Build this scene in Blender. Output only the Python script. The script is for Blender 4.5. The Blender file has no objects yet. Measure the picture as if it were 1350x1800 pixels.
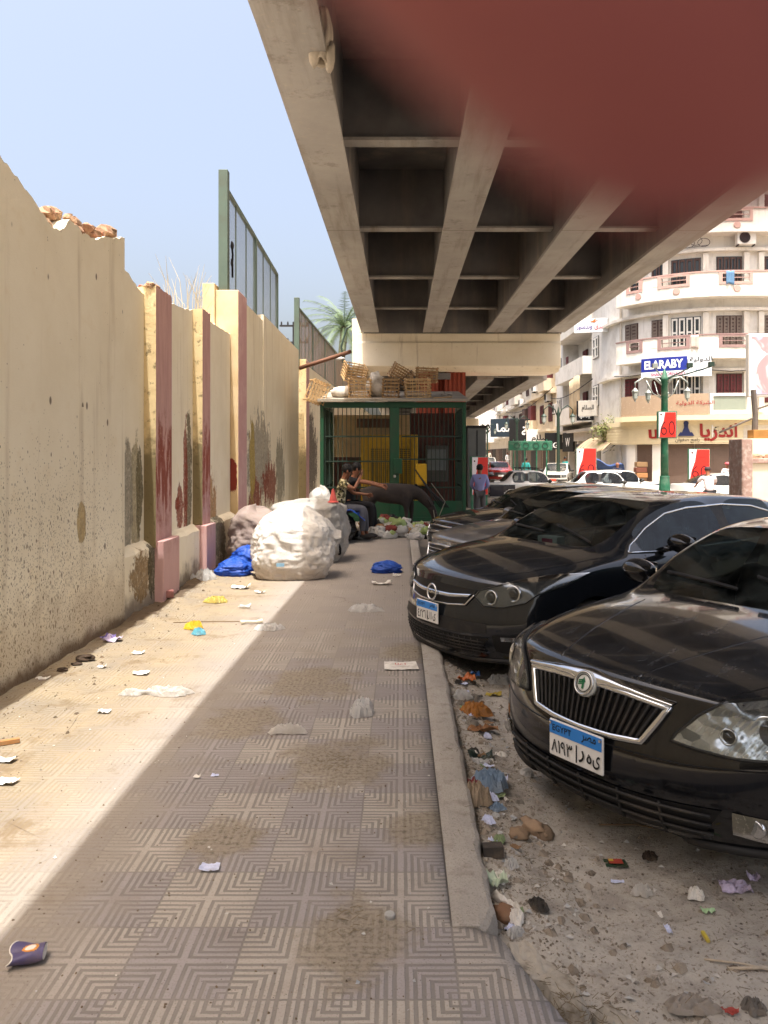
import bpy, bmesh, math, random
from mathutils import Vector, Matrix, noise
from mathutils.bvhtree import BVHTree
R = math.radians
SC = bpy.context.scene
COL = SC.collection
random.seed(7)

# ---------------------------------------------------------------- camera
CAMH = 1.6
cd = bpy.data.cameras.new('camera'); cam = bpy.data.objects.new('camera', cd); COL.objects.link(cam)
cam.location = (0, 0, CAMH); cam.rotation_euler = (R(90), 0, 0)
cd.sensor_fit = 'HORIZONTAL'; cd.sensor_width = 36; cd.lens = 36
cd.shift_x = -29/1350; cd.shift_y = -100/1350
cd.clip_start = 0.003; cd.clip_end = 2000
cd.dof.use_dof = True; cd.dof.focus_distance = 7.0; cd.dof.aperture_fstop = 14.0
SC.camera = cam

# ---------------------------------------------------------------- sky and sun
SUN_DIR = Vector((-0.045, -0.30, 1.0)).normalized()
elev = math.asin(SUN_DIR.z); azim = math.atan2(SUN_DIR.x, SUN_DIR.y)
world = bpy.data.worlds.new('World'); SC.world = world; world.use_nodes = True
wn = world.node_tree.nodes; wl = world.node_tree.links
sky = wn.new('ShaderNodeTexSky'); sky.sky_type = 'NISHITA'; sky.sun_disc = False
sky.sun_elevation = elev; sky.sun_rotation = azim; sky.air_density = 1.0; sky.dust_density = 10.0; sky.ozone_density = 0.4
tint = wn.new('ShaderNodeMix'); tint.data_type = 'RGBA'; tint.blend_type = 'MULTIPLY'; tint.inputs[0].default_value = 1; tint.inputs[7].default_value = (1.04, 1.0, .955, 1)   # white balance: slight warm tint multiplied into the sky colour
wl.new(sky.outputs[0], tint.inputs[6]); wl.new(tint.outputs[2], wn['Background'].inputs['Color']); wn['Background'].inputs['Strength'].default_value = 0.118
sd = bpy.data.lights.new('sun', 'SUN'); sd.energy = 2.0; sd.angle = R(0.55); sd.color = (1, .985, .96)
so = bpy.data.objects.new('sun', sd); COL.objects.link(so)
so.rotation_euler = (-SUN_DIR).to_track_quat('-Z', 'Y').to_euler()
SC.view_settings.view_transform = 'Standard'; SC.view_settings.look = 'None'
SC.view_settings.exposure = 1.86; SC.view_settings.gamma = 1.0
SC.cycles.max_bounces = 10; SC.cycles.diffuse_bounces = 5; SC.cycles.transparent_max_bounces = 24
SC.cycles.caustics_reflective = False; SC.cycles.caustics_refractive = False
SC.cycles.use_denoising = True

# ---------------------------------------------------------------- colour and node helpers
def lin(h, k=1.0):
    h = h.lstrip('#'); o = []
    for i in (0, 2, 4):
        c = int(h[i:i+2], 16)/255
        o.append((c/12.92 if c <= .04045 else ((c+.055)/1.055)**2.4)*k)
    return tuple(o)

class NB:
    """small wrapper: values are floats, colour tuples or sockets"""
    def __init__(s, nt):
        s.nt = nt; s.tc = nt.nodes.new('ShaderNodeTexCoord'); s.obj = s.tc.outputs['Object']
        s.geo = nt.nodes.new('ShaderNodeNewGeometry')
    def put(s, sock, v):
        if isinstance(v, bpy.types.NodeSocket): s.nt.links.new(v, sock)
        elif isinstance(v, (tuple, list)) and len(v) == 3 and sock.type == 'RGBA': sock.default_value = (*v, 1)
        else: sock.default_value = v
    def m(s, op, a, b=None, c=None):
        n = s.nt.nodes.new('ShaderNodeMath'); n.operation = op
        for i, v in enumerate((a, b, c)):
            if v is not None: s.put(n.inputs[i], v)
        return n.outputs[0]
    def add(s, a, b): return s.m('ADD', a, b)
    def sub(s, a, b): return s.m('SUBTRACT', a, b)
    def mul(s, a, b): return s.m('MULTIPLY', a, b)
    def mx(s, a, b): return s.m('MAXIMUM', a, b)
    def mn(s, a, b): return s.m('MINIMUM', a, b)
    def ramp(s, v, a, b, lo=0.0, hi=1.0):
        n = s.nt.nodes.new('ShaderNodeMapRange'); n.clamp = True; n.interpolation_type = 'SMOOTHSTEP'
        if a > b: a, b, lo, hi = b, a, hi, lo
        s.put(n.inputs[0], v); n.inputs[1].default_value = a; n.inputs[2].default_value = b
        n.inputs[3].default_value = lo; n.inputs[4].default_value = hi
        return n.outputs[0]
    def mix(s, f, a, b, mode='MIX'):
        n = s.nt.nodes.new('ShaderNodeMix'); n.data_type = 'RGBA'; n.blend_type = mode
        s.put(n.inputs[0], f); s.put(n.inputs[6], a); s.put(n.inputs[7], b)
        return n.outputs[2]
    def noise(s, scale, detail=4, rough=.55, vec=None, dist=0):
        n = s.nt.nodes.new('ShaderNodeTexNoise'); n.inputs['Scale'].default_value = scale
        n.inputs['Detail'].default_value = detail; n.inputs['Roughness'].default_value = rough; n.inputs['Distortion'].default_value = dist
        s.nt.links.new(vec or s.obj, n.inputs['Vector']); return n.outputs[0]
    def vor(s, scale, vec=None, feat='F1', out=0, rand=1):
        n = s.nt.nodes.new('ShaderNodeTexVoronoi'); n.feature = feat; n.inputs['Scale'].default_value = scale
        n.inputs['Randomness'].default_value = rand
        s.nt.links.new(vec or s.obj, n.inputs['Vector']); return n.outputs[out]
    def white(s, vec):
        n = s.nt.nodes.new('ShaderNodeTexWhiteNoise'); s.nt.links.new(vec, n.inputs[0]); return n.outputs[0]
    def map(s, scale=(1, 1, 1), loc=(0, 0, 0), vec=None):
        n = s.nt.nodes.new('ShaderNodeMapping'); n.inputs['Scale'].default_value = scale; n.inputs['Location'].default_value = loc
        s.nt.links.new(vec or s.obj, n.inputs[0]); return n.outputs[0]
    def xyz(s, vec=None):
        n = s.nt.nodes.new('ShaderNodeSeparateXYZ'); s.nt.links.new(vec or s.obj, n.inputs[0]); return n.outputs
    def comb(s, x, y, z):
        n = s.nt.nodes.new('ShaderNodeCombineXYZ')
        for i, v in enumerate((x, y, z)): s.put(n.inputs[i], v)
        return n.outputs[0]
    def bump(s, h, strength=.3, dist=.01, normal=None):
        n = s.nt.nodes.new('ShaderNodeBump'); n.inputs['Strength'].default_value = strength; n.inputs['Distance'].default_value = dist
        s.nt.links.new(h, n.inputs['Height'])
        if normal: s.nt.links.new(normal, n.inputs['Normal'])
        return n.outputs[0]
    def up(s):
        return s.xyz(s.geo.outputs['Normal'])[2]

def mat(name, fn):
    mt = bpy.data.materials.new(name); mt.use_nodes = True; nt = mt.node_tree
    b = nt.nodes['Principled BSDF']; nb = NB(nt); d = fn(nb) or {}
    key = dict(color='Base Color', rough='Roughness', metal='Metallic', bump='Normal', alpha='Alpha', coat='Coat Weight', coatr='Coat Roughness',
               trans='Transmission Weight', ior='IOR', spec='Specular IOR Level', sheen='Sheen Weight', sss='Subsurface Weight', emit='Emission Color', emits='Emission Strength')
    for k, v in d.items(): nb.put(b.inputs[key[k]], v)
    return mt

def wmat(name, col, rough=.75, metal=0.0, var=.25, sc=3.0, dirt=None, da=.0, dsc=2.0, bump=.0, bsc=60, spec=.4, coat=0.0, streak=0.0):
    """weathered plain material: brightness variation, dirt patches, fine bump"""
    def f(n):
        v = n.noise(sc, 6, .6); f2 = n.noise(sc*9, 3, .6)
        a = n.add(n.mul(n.sub(v, .5), var*2), n.mul(n.sub(f2, .5), var))
        c = n.mix(1.0, col, n.comb(n.add(1, a), n.add(1, a), n.add(1, a)), 'MULTIPLY')
        if dirt:
            dm = n.mul(n.ramp(n.noise(dsc, 7, .65), .45, .7), da)
            if streak:
                st = n.noise(1, 5, .6, n.map((9, 9, .5)))
                dm = n.mx(dm, n.mul(n.ramp(st, .52, .72), streak))
            c = n.mix(dm, c, dirt)
        d = dict(color=c, rough=n.add(rough, n.mul(n.sub(f2, .5), .2)), metal=metal, spec=spec, coat=coat)
        if bump: d['bump'] = n.bump(n.noise(bsc, 5, .65), bump, .01)
        return d
    return mat(name, f)

# ---------------------------------------------------------------- mesh helpers
class MB:
    def __init__(s): s.v = []; s.f = []; s.mi = []; s.cur = 0
    def add(s, vs, fs, M=None):
        o = len(s.v)
        s.v += [tuple(M @ Vector(p)) if M else tuple(p) for p in vs]
        s.f += [tuple(i+o for i in f) for f in fs]; s.mi += [s.cur]*len(fs); return s
    def box(s, a, b, M=None):
        x0, x1 = sorted((a[0], b[0])); y0, y1 = sorted((a[1], b[1])); z0, z1 = sorted((a[2], b[2]))
        return s.add([(x0,y0,z0),(x1,y0,z0),(x1,y1,z0),(x0,y1,z0),(x0,y0,z1),(x1,y0,z1),(x1,y1,z1),(x0,y1,z1)],
                     [(0,3,2,1),(4,5,6,7),(0,1,5,4),(1,2,6,5),(2,3,7,6),(3,0,4,7)], M)
    def cbox(s, c, d, M=None):
        return s.box([c[i]-d[i]/2 for i in range(3)], [c[i]+d[i]/2 for i in range(3)], M)
    def tube(s, pts, r, n=8, caps=True, closed=False):
        pts = [Vector(p) for p in pts]; N = len(pts); rs = r if isinstance(r, (list, tuple)) else [r]*N
        vs = []; fs = []; ref = None
        for i, p in enumerate(pts):
            t = (pts[(i+1) % N]-pts[i-1]) if closed else (pts[min(i+1, N-1)]-pts[max(i-1, 0)])
            if t.length < 1e-9: t = Vector((0, 0, 1))
            t.normalize()
            if ref is None: ref = Vector((0, 0, 1)) if abs(t.z) < .9 else Vector((1, 0, 0))
            u = t.cross(ref)
            if u.length < 1e-6: u = t.cross(Vector((.3, 1, .2)))
            u.normalize(); w = u.cross(t); ref = w
            for k in range(n):
                a = 2*math.pi*(k+.5)/n; vs.append(p+u*(math.cos(a)*rs[i])+w*(math.sin(a)*rs[i]))
        for i in range(N if closed else N-1):
            j = (i+1) % N
            for k in range(n): fs.append((i*n+k, i*n+(k+1) % n, j*n+(k+1) % n, j*n+k))
        if caps and not closed: fs += [tuple(range(n-1, -1, -1)), tuple((N-1)*n+k for k in range(n))]
        return s.add(vs, fs)
    def bar(s, p0, p1, w, h=None):
        """square bar between two points"""
        h = h or w; p0 = Vector(p0); p1 = Vector(p1); t = (p1-p0).normalized()
        u = t.cross(Vector((0, 0, 1)))
        if u.length < 1e-4: u = Vector((1, 0, 0))
        u.normalize(); v = t.cross(u)
        vs = [p+u*(a*w/2)+v*(b*h/2) for p in (p0, p1) for a, b in ((-1,-1),(1,-1),(1,1),(-1,1))]
        return s.add(vs, [(3,2,1,0),(4,5,6,7),(0,1,5,4),(1,2,6,5),(2,3,7,6),(3,0,4,7)])
    def lathe(s, prof, n=16, c=(0, 0, 0), M=None):
        vs = []; fs = []
        for r, z in prof:
            for k in range(n): a = 2*math.pi*k/n; vs.append((c[0]+r*math.cos(a), c[1]+r*math.sin(a), c[2]+z))
        for i in range(len(prof)-1):
            for k in range(n): fs.append((i*n+k, i*n+(k+1) % n, (i+1)*n+(k+1) % n, (i+1)*n+k))
        fs += [tuple(range(n-1, -1, -1)), tuple((len(prof)-1)*n+k for k in range(n))]
        return s.add(vs, fs, M)
    def prism(s, pts, d, M=None):
        """2D outline in local xy extruded from z=0 to d"""
        n = len(pts); vs = [(x, y, 0) for x, y in pts]+[(x, y, d) for x, y in pts]
        fs = [tuple(range(n-1, -1, -1)), tuple(range(n, 2*n))]+[(i, (i+1) % n, n+(i+1) % n, n+i) for i in range(n)]
        return s.add(vs, fs, M)
    def grid(s, fn, nu, nv, M=None):
        vs = [fn(i/nu, j/nv) for j in range(nv+1) for i in range(nu+1)]
        fs = [(j*(nu+1)+i, j*(nu+1)+i+1, (j+1)*(nu+1)+i+1, (j+1)*(nu+1)+i) for j in range(nv) for i in range(nu)]
        return s.add(vs, fs, M)
    def blob(s, c, r, nz=8, n=12, amp=.25, freq=1.6, seed=0, M=None, flat=None):
        """crumpled closed lump; r is 3 radii; flat = lowest z"""
        vs = []; fs = []
        for i in range(nz+1):
            ph = math.pi*i/nz
            for k in range(n):
                a = 2*math.pi*k/n; d = Vector((math.sin(ph)*math.cos(a), math.sin(ph)*math.sin(a), math.cos(ph)))
                q = 1+amp*noise.fractal(d*freq+Vector((seed*7.3, seed*3.1, seed)), .9, 2.2, 4)
                p = [c[j]+d[j]*r[j]*q for j in range(3)]
                if flat is not None and p[2] < flat: p[2] = flat+.001*(k % 3)
                vs.append(p)
        for i in range(nz):
            for k in range(n): fs.append((i*n+k, (i+1)*n+k, (i+1)*n+(k+1) % n, i*n+(k+1) % n))
        return s.add(vs, fs, M)
    def build(s, name, mats, parent=None, smooth=False, bevel=0, sub=0, solid=0, loc=None, rot=None, weld=False):
        me = bpy.data.meshes.new(name); me.from_pydata([tuple(v) for v in s.v], [], s.f); me.update()
        if weld:
            bm = bmesh.new(); bm.from_mesh(me); bmesh.ops.remove_doubles(bm, verts=bm.verts, dist=1e-5); bm.to_mesh(me); bm.free()
        ms = mats if isinstance(mats, (list, tuple)) else [mats]
        for m_ in ms: me.materials.append(m_)
        if len(ms) > 1 and len(me.polygons) == len(s.mi): me.polygons.foreach_set('material_index', s.mi)
        if smooth: me.polygons.foreach_set('use_smooth', [True]*len(me.polygons))
        o = bpy.data.objects.new(name, me); COL.objects.link(o)
        if parent: o.parent = parent
        if loc: o.location = loc
        if rot: o.rotation_euler = rot
        if solid: md = o.modifiers.new('solid', 'SOLIDIFY'); md.thickness = solid; md.offset = 0
        if sub: md = o.modifiers.new('sub', 'SUBSURF'); md.levels = md.render_levels = sub
        if bevel:
            md = o.modifiers.new('bevel', 'BEVEL'); md.width = bevel; md.segments = 2; md.limit_method = 'ANGLE'; md.angle_limit = R(40)
        return o

def tag(o, label, cat, group=None, kind=None):
    if label: o['label'] = label
    if cat: o['category'] = cat
    if group: o['group'] = group
    if kind: o['kind'] = kind
    return o
def thing(name, label, cat, loc=(0, 0, 0), rz=0, group=None):
    o = bpy.data.objects.new(name, None); COL.objects.link(o); o.location = loc; o.rotation_euler = (0, 0, rz); o.empty_display_size = .2
    return tag(o, label, cat, group)
def struct(o): o['kind'] = 'structure'; return o
def copy_tree(o, parent=None):
    c = o.copy(); COL.objects.link(c); c.parent = parent
    for ch in list(o.children): copy_tree(ch, c)
    return c
def TR(loc=(0, 0, 0), rz=0, rx=0, ry=0, sc=1):
    return Matrix.Translation(loc) @ Matrix.Rotation(rz, 4, 'Z') @ Matrix.Rotation(ry, 4, 'Y') @ Matrix.Rotation(rx, 4, 'X') @ Matrix.Scale(sc, 4)
def fz(x, y, z=0, s=0, oct=4): return noise.fractal(Vector((x, y, z+s*13.7)), .9, 2.1, oct)

# ---------------------------------------------------------------- lettering
AR = {}
for base, (iso, fin, ini, med) in {
    'ا': ('FE8D','FE8E',None,None), 'ب': ('FE8F','FE90','FE91','FE92'), 'ة': ('FE93','FE94',None,None), 'ت': ('FE95','FE96','FE97','FE98'),
    'ج': ('FE9D','FE9E','FE9F','FEA0'), 'ح': ('FEA1','FEA2','FEA3','FEA4'), 'د': ('FEA9','FEAA',None,None), 'ر': ('FEAD','FEAE',None,None),
    'س': ('FEB1','FEB2','FEB3','FEB4'), 'ش': ('FEB5','FEB6','FEB7','FEB8'), 'ص': ('FEB9','FEBA','FEBB','FEBC'), 'ع': ('FEC9','FECA','FECB','FECC'),
    'ف': ('FED1','FED2','FED3','FED4'), 'ق': ('FED5','FED6','FED7','FED8'), 'ك': ('FED9','FEDA','FEDB','FEDC'), 'ل': ('FEDD','FEDE','FEDF','FEE0'),
    'م': ('FEE1','FEE2','FEE3','FEE4'), 'ن': ('FEE5','FEE6','FEE7','FEE8'), 'ه': ('FEE9','FEEA','FEEB','FEEC'), 'و': ('FEED','FEEE',None,None),
    'ى': ('FEEF','FEF0',None,None), 'ي': ('FEF1','FEF2','FEF3','FEF4')}.items():
    AR[base] = [chr(int(x, 16)) if x else None for x in (iso, fin, ini, med)]
def shape(t):
    o = []
    for i, ch in enumerate(t):
        if ch not in AR: o.append(ch); continue
        pj = i > 0 and t[i-1] in AR and AR[t[i-1]][2] is not None
        nj = i+1 < len(t) and t[i+1] in AR and AR[ch][2] is not None
        o.append(AR[ch][3 if pj and nj else 1 if pj else 2 if nj else 0])
    return ''.join(reversed(o))
_tx = {}
def text2d(t, bold=0.0):
    """glyph faces scaled to height 1, centred on the origin"""
    if (t, bold) in _tx: return _tx[(t, bold)]
    c = bpy.data.curves.new('glyphs', 'FONT'); c.body = shape(t) if any(ch in AR for ch in t) else t
    c.offset = bold; c.resolution_u = 3
    o = bpy.data.objects.new('glyphs', c); COL.objects.link(o)
    dg = bpy.context.evaluated_depsgraph_get(); dg.update()
    me = bpy.data.meshes.new_from_object(o.evaluated_get(dg))
    vs = [(v.co.x, v.co.y) for v in me.vertices]; fs = [tuple(p.vertices) for p in me.polygons]
    bpy.data.objects.remove(o); bpy.data.curves.remove(c); bpy.data.meshes.remove(me)
    x0 = min(v[0] for v in vs); x1 = max(v[0] for v in vs); y0 = min(v[1] for v in vs); y1 = max(v[1] for v in vs)
    h = y1-y0; vs = [((x-(x0+x1)/2)/h, (y-(y0+y1)/2)/h) for x, y in vs]
    _tx[(t, bold)] = (vs, fs, (x1-x0)/h); return _tx[(t, bold)]
def put_text(mb, t, w, h, M, bold=0.0, fn=None):
    """text fitted into w x h, centred; M maps local (x right, y up, z out)"""
    vs, fs, asp = text2d(t, bold); sx = w/asp
    p = [(x*sx, y*h, 0) for x, y in vs]
    if fn: p = [fn(q) for q in p]
    mb.add(p, fs, M)
def FACE(loc, rz=0):
    """frame for something flat facing -Y turned by rz: local x right, y up, z towards the viewer"""
    return Matrix.Translation(loc) @ Matrix.Rotation(rz, 4, 'Z') @ Matrix.Rotation(R(90), 4, 'X')
# ================================================================ ground
def zroad(y):
    pts = [(-30, -.17), (6, -.18), (14, -.27), (22, -.42), (34, -.46), (52, -.2), (75, .1), (140, .4), (400, .6)]
    for (a, za), (b, zb) in zip(pts, pts[1:]):
        if y <= b: return za+(zb-za)*max(0, (y-a))/(b-a)
    return .6
def lines(segs):
    o = []
    for a, b, st in segs:
        n = max(1, round((b-a)/st)); o += [a+(b-a)*i/n for i in range(n)]
    return o+[segs[-1][1]]
gx = lines([(-160, -20, 20), (-20, -4, 4), (-4, .05, .5), (.05, 2.6, .03), (2.6, 6.5, .09), (6.5, 20, 1.5), (20, 60, 5), (60, 260, 25)])
gy = lines([(-25, 1, 2), (1, 1.4, .1), (1.4, 5.0, .032), (5.0, 9, .1), (9, 24, .6), (24, 80, 3), (80, 500, 30)])
def ground_z(x, y):
    z = zroad(y)
    a = max(0, min(1, (9-y)/3))*max(0, min(1, (x+.3)/.3))*max(0, min(1, (7-x)/2))
    if a > 0:
        z += a*(.02*fz(x*1.1, y*1.1, 0, 1)+.018*fz(x*4, y*4, 0, 2)+.011*fz(x*13, y*13, 0, 3, 3))
        z += a*max(0, min(1, (y-2.62)/.12))*max(0, 1-abs(x-.36)/.38)*(.085+.05*fz(x*2, y*1.5, 0, 5))     # drift of sand against the kerb
        if y < 3.0: z += a*(3.0-y)*.01
    return z
g = MB()
g.v = [(x, y, ground_z(x, y)) for y in gy for x in gx]
nx = len(gx)
g.f = [(j*nx+i, j*nx+i+1, (j+1)*nx+i+1, (j+1)*nx+i) for j in range(len(gy)-1) for i in range(nx-1)]
def f_ground(n):
    x, y, z = n.xyz()
    big = n.noise(.7, 6, .6); mid = n.noise(6, 8, .65); fine = n.noise(55, 6, .75)
    gr = n.vor(70)
    sand = n.mix(n.ramp(big, .35, .65), lin('#bbb4a9'), lin('#a8a196'))
    sand = n.mix(n.ramp(mid, .45, .7, 0, .7), sand, lin('#8b837a'))
    sand = n.mix(n.mul(n.ramp(fine, .54, .64), .6), sand, lin('#5a4c3f'))
    sand = n.mix(n.mul(n.ramp(n.noise(17, 6, .75), .56, .66), n.ramp(big, .35, .6, .25, .8)), sand, lin('#6b5c4c'))
    peb = n.mul(n.ramp(gr, .28, .16), n.ramp(n.white(n.vor(70, out=2)), .72, .74))
    sand = n.mix(n.mul(peb, .7), sand, lin('#b5aa98'))
    dk = n.mul(n.ramp(n.vor(33), .24, .14), n.ramp(n.white(n.vor(33, out=2)), .8, .82))
    sand = n.mix(n.mul(dk, .75), sand, lin('#3a2f26'))
    asp = n.mix(n.ramp(n.noise(.35, 5, .6), .35, .65), lin('#8d8478'), lin('#a59a8a'))
    asp = n.mix(n.ramp(n.noise(20, 5, .7), .5, .7, 0, .4), asp, lin('#6b645b'))
    road = n.mx(n.ramp(y, 10, 15), n.ramp(x, 7.5, 9.5))
    c = n.mix(road, sand, asp)
    hgt = n.add(n.add(n.mul(mid, .5), n.mul(fine, .5)), n.mul(peb, .35))
    return dict(color=c, rough=.95, spec=.15, bump=n.bump(hgt, .9, .018))
M_ground = mat('ground', f_ground)
struct(g.build('ground', M_ground, smooth=True))

# ---------------------------------------------------------------- pavement of ribbed tiles
TS = .345
def xr(y):
    if y > 2.64: return .176
    if y > 2.56: return .33-(y-2.56)/.08*.154
    return .33+(2.56-y)*.36
px_ = [i/48 for i in range(49)]
py_ = lines([(-6, 1.5, .5), (1.5, 3.2, .02), (3.2, 14, .06), (14, 46, .5)])
p = MB()
def pav_z(x, y):
    z = 0.0
    a = max(0, min(1, (-1.75-x)/.8))
    z += a*(.012+.02*fz(x*3, y*3, 0, 8)+.012*fz(x*12, y*12, 0, 9, 3))
    if y > 7.2 and x < -2.3: z += .035*max(0, fz(x*6, y*6, 0, 4)+.25)
    return z
for y in py_:
    for t in px_:
        X = -3.4+(xr(y)+3.4)*t + ((.012*fz(y*6, 3, 0, 6)+.006*fz(y*30, 1)) if t == 1 and y < 2.6 else 0)
        p.v.append((X, y, pav_z(X, y)-(.006 if t == 1 and y < 2.6 else 0)))
n_ = len(px_)
p.f = [(j*n_+i, j*n_+i+1, (j+1)*n_+i+1, (j+1)*n_+i) for j in range(len(py_)-1) for i in range(n_-1)]
k0 = len(p.v)
for j, y in enumerate(py_):
    q = p.v[j*n_+n_-1]; p.v.append((q[0]+.012, q[1], -.3))
p.f += [(j*n_+n_-1, k0+j, k0+j+1, (j+1)*n_+n_-1) for j in range(len(py_)-1)]
def f_tiles(n):
    x, y, z = n.xyz()
    wob = n.mul(n.sub(n.noise(9, 3), .5), .006)
    u = n.m('DIVIDE', n.add(n.sub(x, .174), wob), TS); v = n.m('DIVIDE', n.add(n.sub(y, 2.257), wob), TS)
    fu = n.m('FRACT', n.add(u, 60)); fv = n.m('FRACT', n.add(v, 60))
    iu = n.m('FLOOR', n.add(u, 60)); iv = n.m('FLOOR', n.add(v, 60))
    a = n.sub(1, n.m('ABSOLUTE', n.sub(n.mul(fu, 2), 1))); b = n.sub(1, n.m('ABSOLUTE', n.sub(n.mul(fv, 2), 1)))
    d = n.mx(a, b)                                    # 0 at a tile corner, 1 on the centre cross
    ph = n.m('FRACT', n.add(n.mul(d, 6.72), .0))
    tri = n.m('ABSOLUTE', n.sub(n.mul(ph, 2), 1))      # 1 at a groove centre
    groove = n.mul(n.ramp(tri, .42, .62), n.m('GREATER_THAN', d, .13))
    joint = n.ramp(n.mn(a, b), .03, .012)
    ctr = n.mul(n.ramp(n.mx(n.mn(a, 1), n.mn(a, 1)), .0, 1), 0)
    gv = n.mx(groove, joint)
    par = n.m('MODULO', n.add(iu, iv), 2)
    rnd = n.white(n.comb(iu, iv, 0.5)); rnd2 = n.white(n.comb(iv, iu, 3.5))
    par2 = n.m('ABSOLUTE', n.sub(par, n.m('GREATER_THAN', rnd2, .84)))
    light = n.mix(rnd, lin('#aaa39a'), lin('#a29b95')); dark = n.mix(rnd, lin('#938d8c'), lin('#9b9594'))
    base = n.mix(par2, light, dark)
    base = n.mix(n.ramp(n.noise(130, 3, .7), .5, .72, 0, .5), base, lin('#6e6152'))
    pit = n.mul(n.ramp(n.vor(85), .22, .12), n.ramp(n.white(n.vor(85, out=2)), .78, .8))
    base = n.mix(n.mul(pit, .8), base, lin('#4a3e33'))
    base = n.mix(n.ramp(n.noise(2.2, 5, .65), .5, .75, 0, .45), base, lin('#6f6253'))
    big = n.noise(1.1, 7, .68); bp = n.noise(4.5, 6, .7)
    # where loose dust lies: along the wall, beyond ten metres, in patches elsewhere
    cov = n.mx(n.ramp(x, -.45, -1.6, .0, 1), n.ramp(y, 3.2, 9.5, .0, 1.1))
    cov = n.mx(cov, n.mul(n.ramp(x, -.75, .35, 0, 1), .35))
    dm = n.ramp(n.add(n.add(n.mul(cov, .62), n.mul(big, .55)), n.mul(n.sub(bp, .5), .5)), .50, .78)
    dustc = n.mix(n.ramp(n.noise(3, 6, .6), .35, .7), lin('#8f8065'), lin('#807562'))
    dustc = n.mix(n.ramp(x, -1.9, -1.1), dustc, lin('#8d867e'))  # dust greyed under the overpass: neutral look of the shade put into colour
    dustc = n.mix(n.ramp(n.noise(60, 5, .75), .54, .7, 0, .5), dustc, lin('#5d4d3c'))
    gcol = n.mix(n.ramp(n.noise(5, 5), .3, .7), lin('#6f6b66'), lin('#7e7973'))
    c = n.mix(n.mul(gv, .74), base, gcol)
    c = n.mix(n.mul(dm, n.add(.72, n.mul(gv, .25))), c, dustc)
    for bx, by, br in ((-.16, 2.55, .24), (-.34, 4.0, .34), (.06, 6.25, .3), (-.75, 3.2, .2), (-.62, 5.4, .4), (-.95, 4.6, .3), (.1, 3.3, .2)):
        dx_ = n.sub(x, bx); dy_ = n.sub(y, by); dd = n.m('SQRT', n.add(n.mul(dx_, dx_), n.mul(n.mul(dy_, dy_), .6)))
        pm = n.ramp(n.add(n.m('DIVIDE', dd, br), n.mul(n.sub(bp, .5), 2.0)), 1.0, .45)
        c = n.mix(n.mul(pm, .8), c, n.mix(n.ramp(n.noise(40, 5, .75), .45, .65), lin('#8b8171'), lin('#5f5546'))); dm = n.mx(dm, pm)
    c = n.mix(n.mul(n.mul(n.ramp(n.noise(2.6, 7, .75), .52, .66), n.ramp(x, -.9, -1.7)), .55), c, lin('#6a563c'))
    soil = n.mul(n.ramp(n.add(n.mul(n.ramp(x, -2.25, -2.6), 1), n.mul(n.sub(bp, .5), 1.6)), .45, .7), n.ramp(y, 6.2, 7.6))
    c = n.mix(n.mul(soil, .8), c, lin('#4b3b2c'))
    gr = n.mul(n.ramp(n.noise(45, 4, .8), .63, .68), n.ramp(bp, .4, .6))
    c = n.mix(n.mul(gr, .6), c, lin('#40352a'))
    h = n.sub(n.mul(dm, .35), n.mul(n.mul(gv, n.sub(1, n.mul(dm, .8))), 1.0))
    h = n.add(h, n.add(n.mul(n.noise(90, 4, .7), .25), n.mul(n.noise(14, 5, .7), n.mul(dm, .9))))
    crk = n.mul(n.ramp(n.vor(2.3, n.map((1, 1, 1), (.3, .1, 0)), 'DISTANCE_TO_EDGE'), .008, .002), n.ramp(n.noise(.8, 3), .6, .68))
    c = n.mix(n.mul(crk, .6), c, lin('#4f453a'))
    h = n.add(n.sub(h, n.mul(crk, .7)), n.mul(rnd2, .5))
    return dict(color=c, rough=.9, spec=.2, bump=n.bump(h, .55, .006))
M_tiles = mat('ribbed_tiles', f_tiles)
struct(p.build('pavement', M_tiles, smooth=True))

def f_conc(n):
    big = n.noise(1.6, 7, .65); mid = n.noise(9, 7, .7); fine = n.noise(120, 4, .75)
    c = n.mix(n.ramp(big, .35, .65), lin('#a09a92'), lin('#aca69d'))
    c = n.mix(n.ramp(mid, .5, .72, 0, .6), c, lin('#746a5d'))
    c = n.mix(n.ramp(fine, .5, .68, 0, .45), c, lin('#5a4f43'))
    c = n.mix(n.ramp(n.noise(3.3, 6, .7), .6, .72, 0, .5), c, lin('#b9b2a6'))
    return dict(color=c, rough=.92, spec=.2, bump=n.bump(n.add(mid, n.mul(fine, .5)), .7, .012))
M_conc = mat('kerb_concrete', f_conc)
k = MB(); ky = lines([(2.6, 3.4, .025), (3.4, 9, .06), (9, 24, .5)])
for y in ky:
    e = .014*fz(y*4, 1, 0, 3)+.008*fz(y*18, 2, 0, 4); t = .006*fz(y*7, 5)
    e2 = -.05*max(0, 1-(y-2.6)/.12)
    for q in ((.1765, .003+t*.3), (.21, .006+t*.5), (.27, .004+t), (.312+e+e2, -.002+t), (.331+e+e2, -.018+t), (.338+e*1.4+e2, -.06), (.345+e+e2, -.3)): k.v.append((q[0], y, q[1]))
k.f = [(j*7+i, j*7+i+1, (j+1)*7+i+1, (j+1)*7+i) for j in range(len(ky)-1) for i in range(6)]
k.f.append((0, 1, 2, 3, 4, 5, 6))
struct(k.build('kerb', M_conc, smooth=False))
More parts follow.
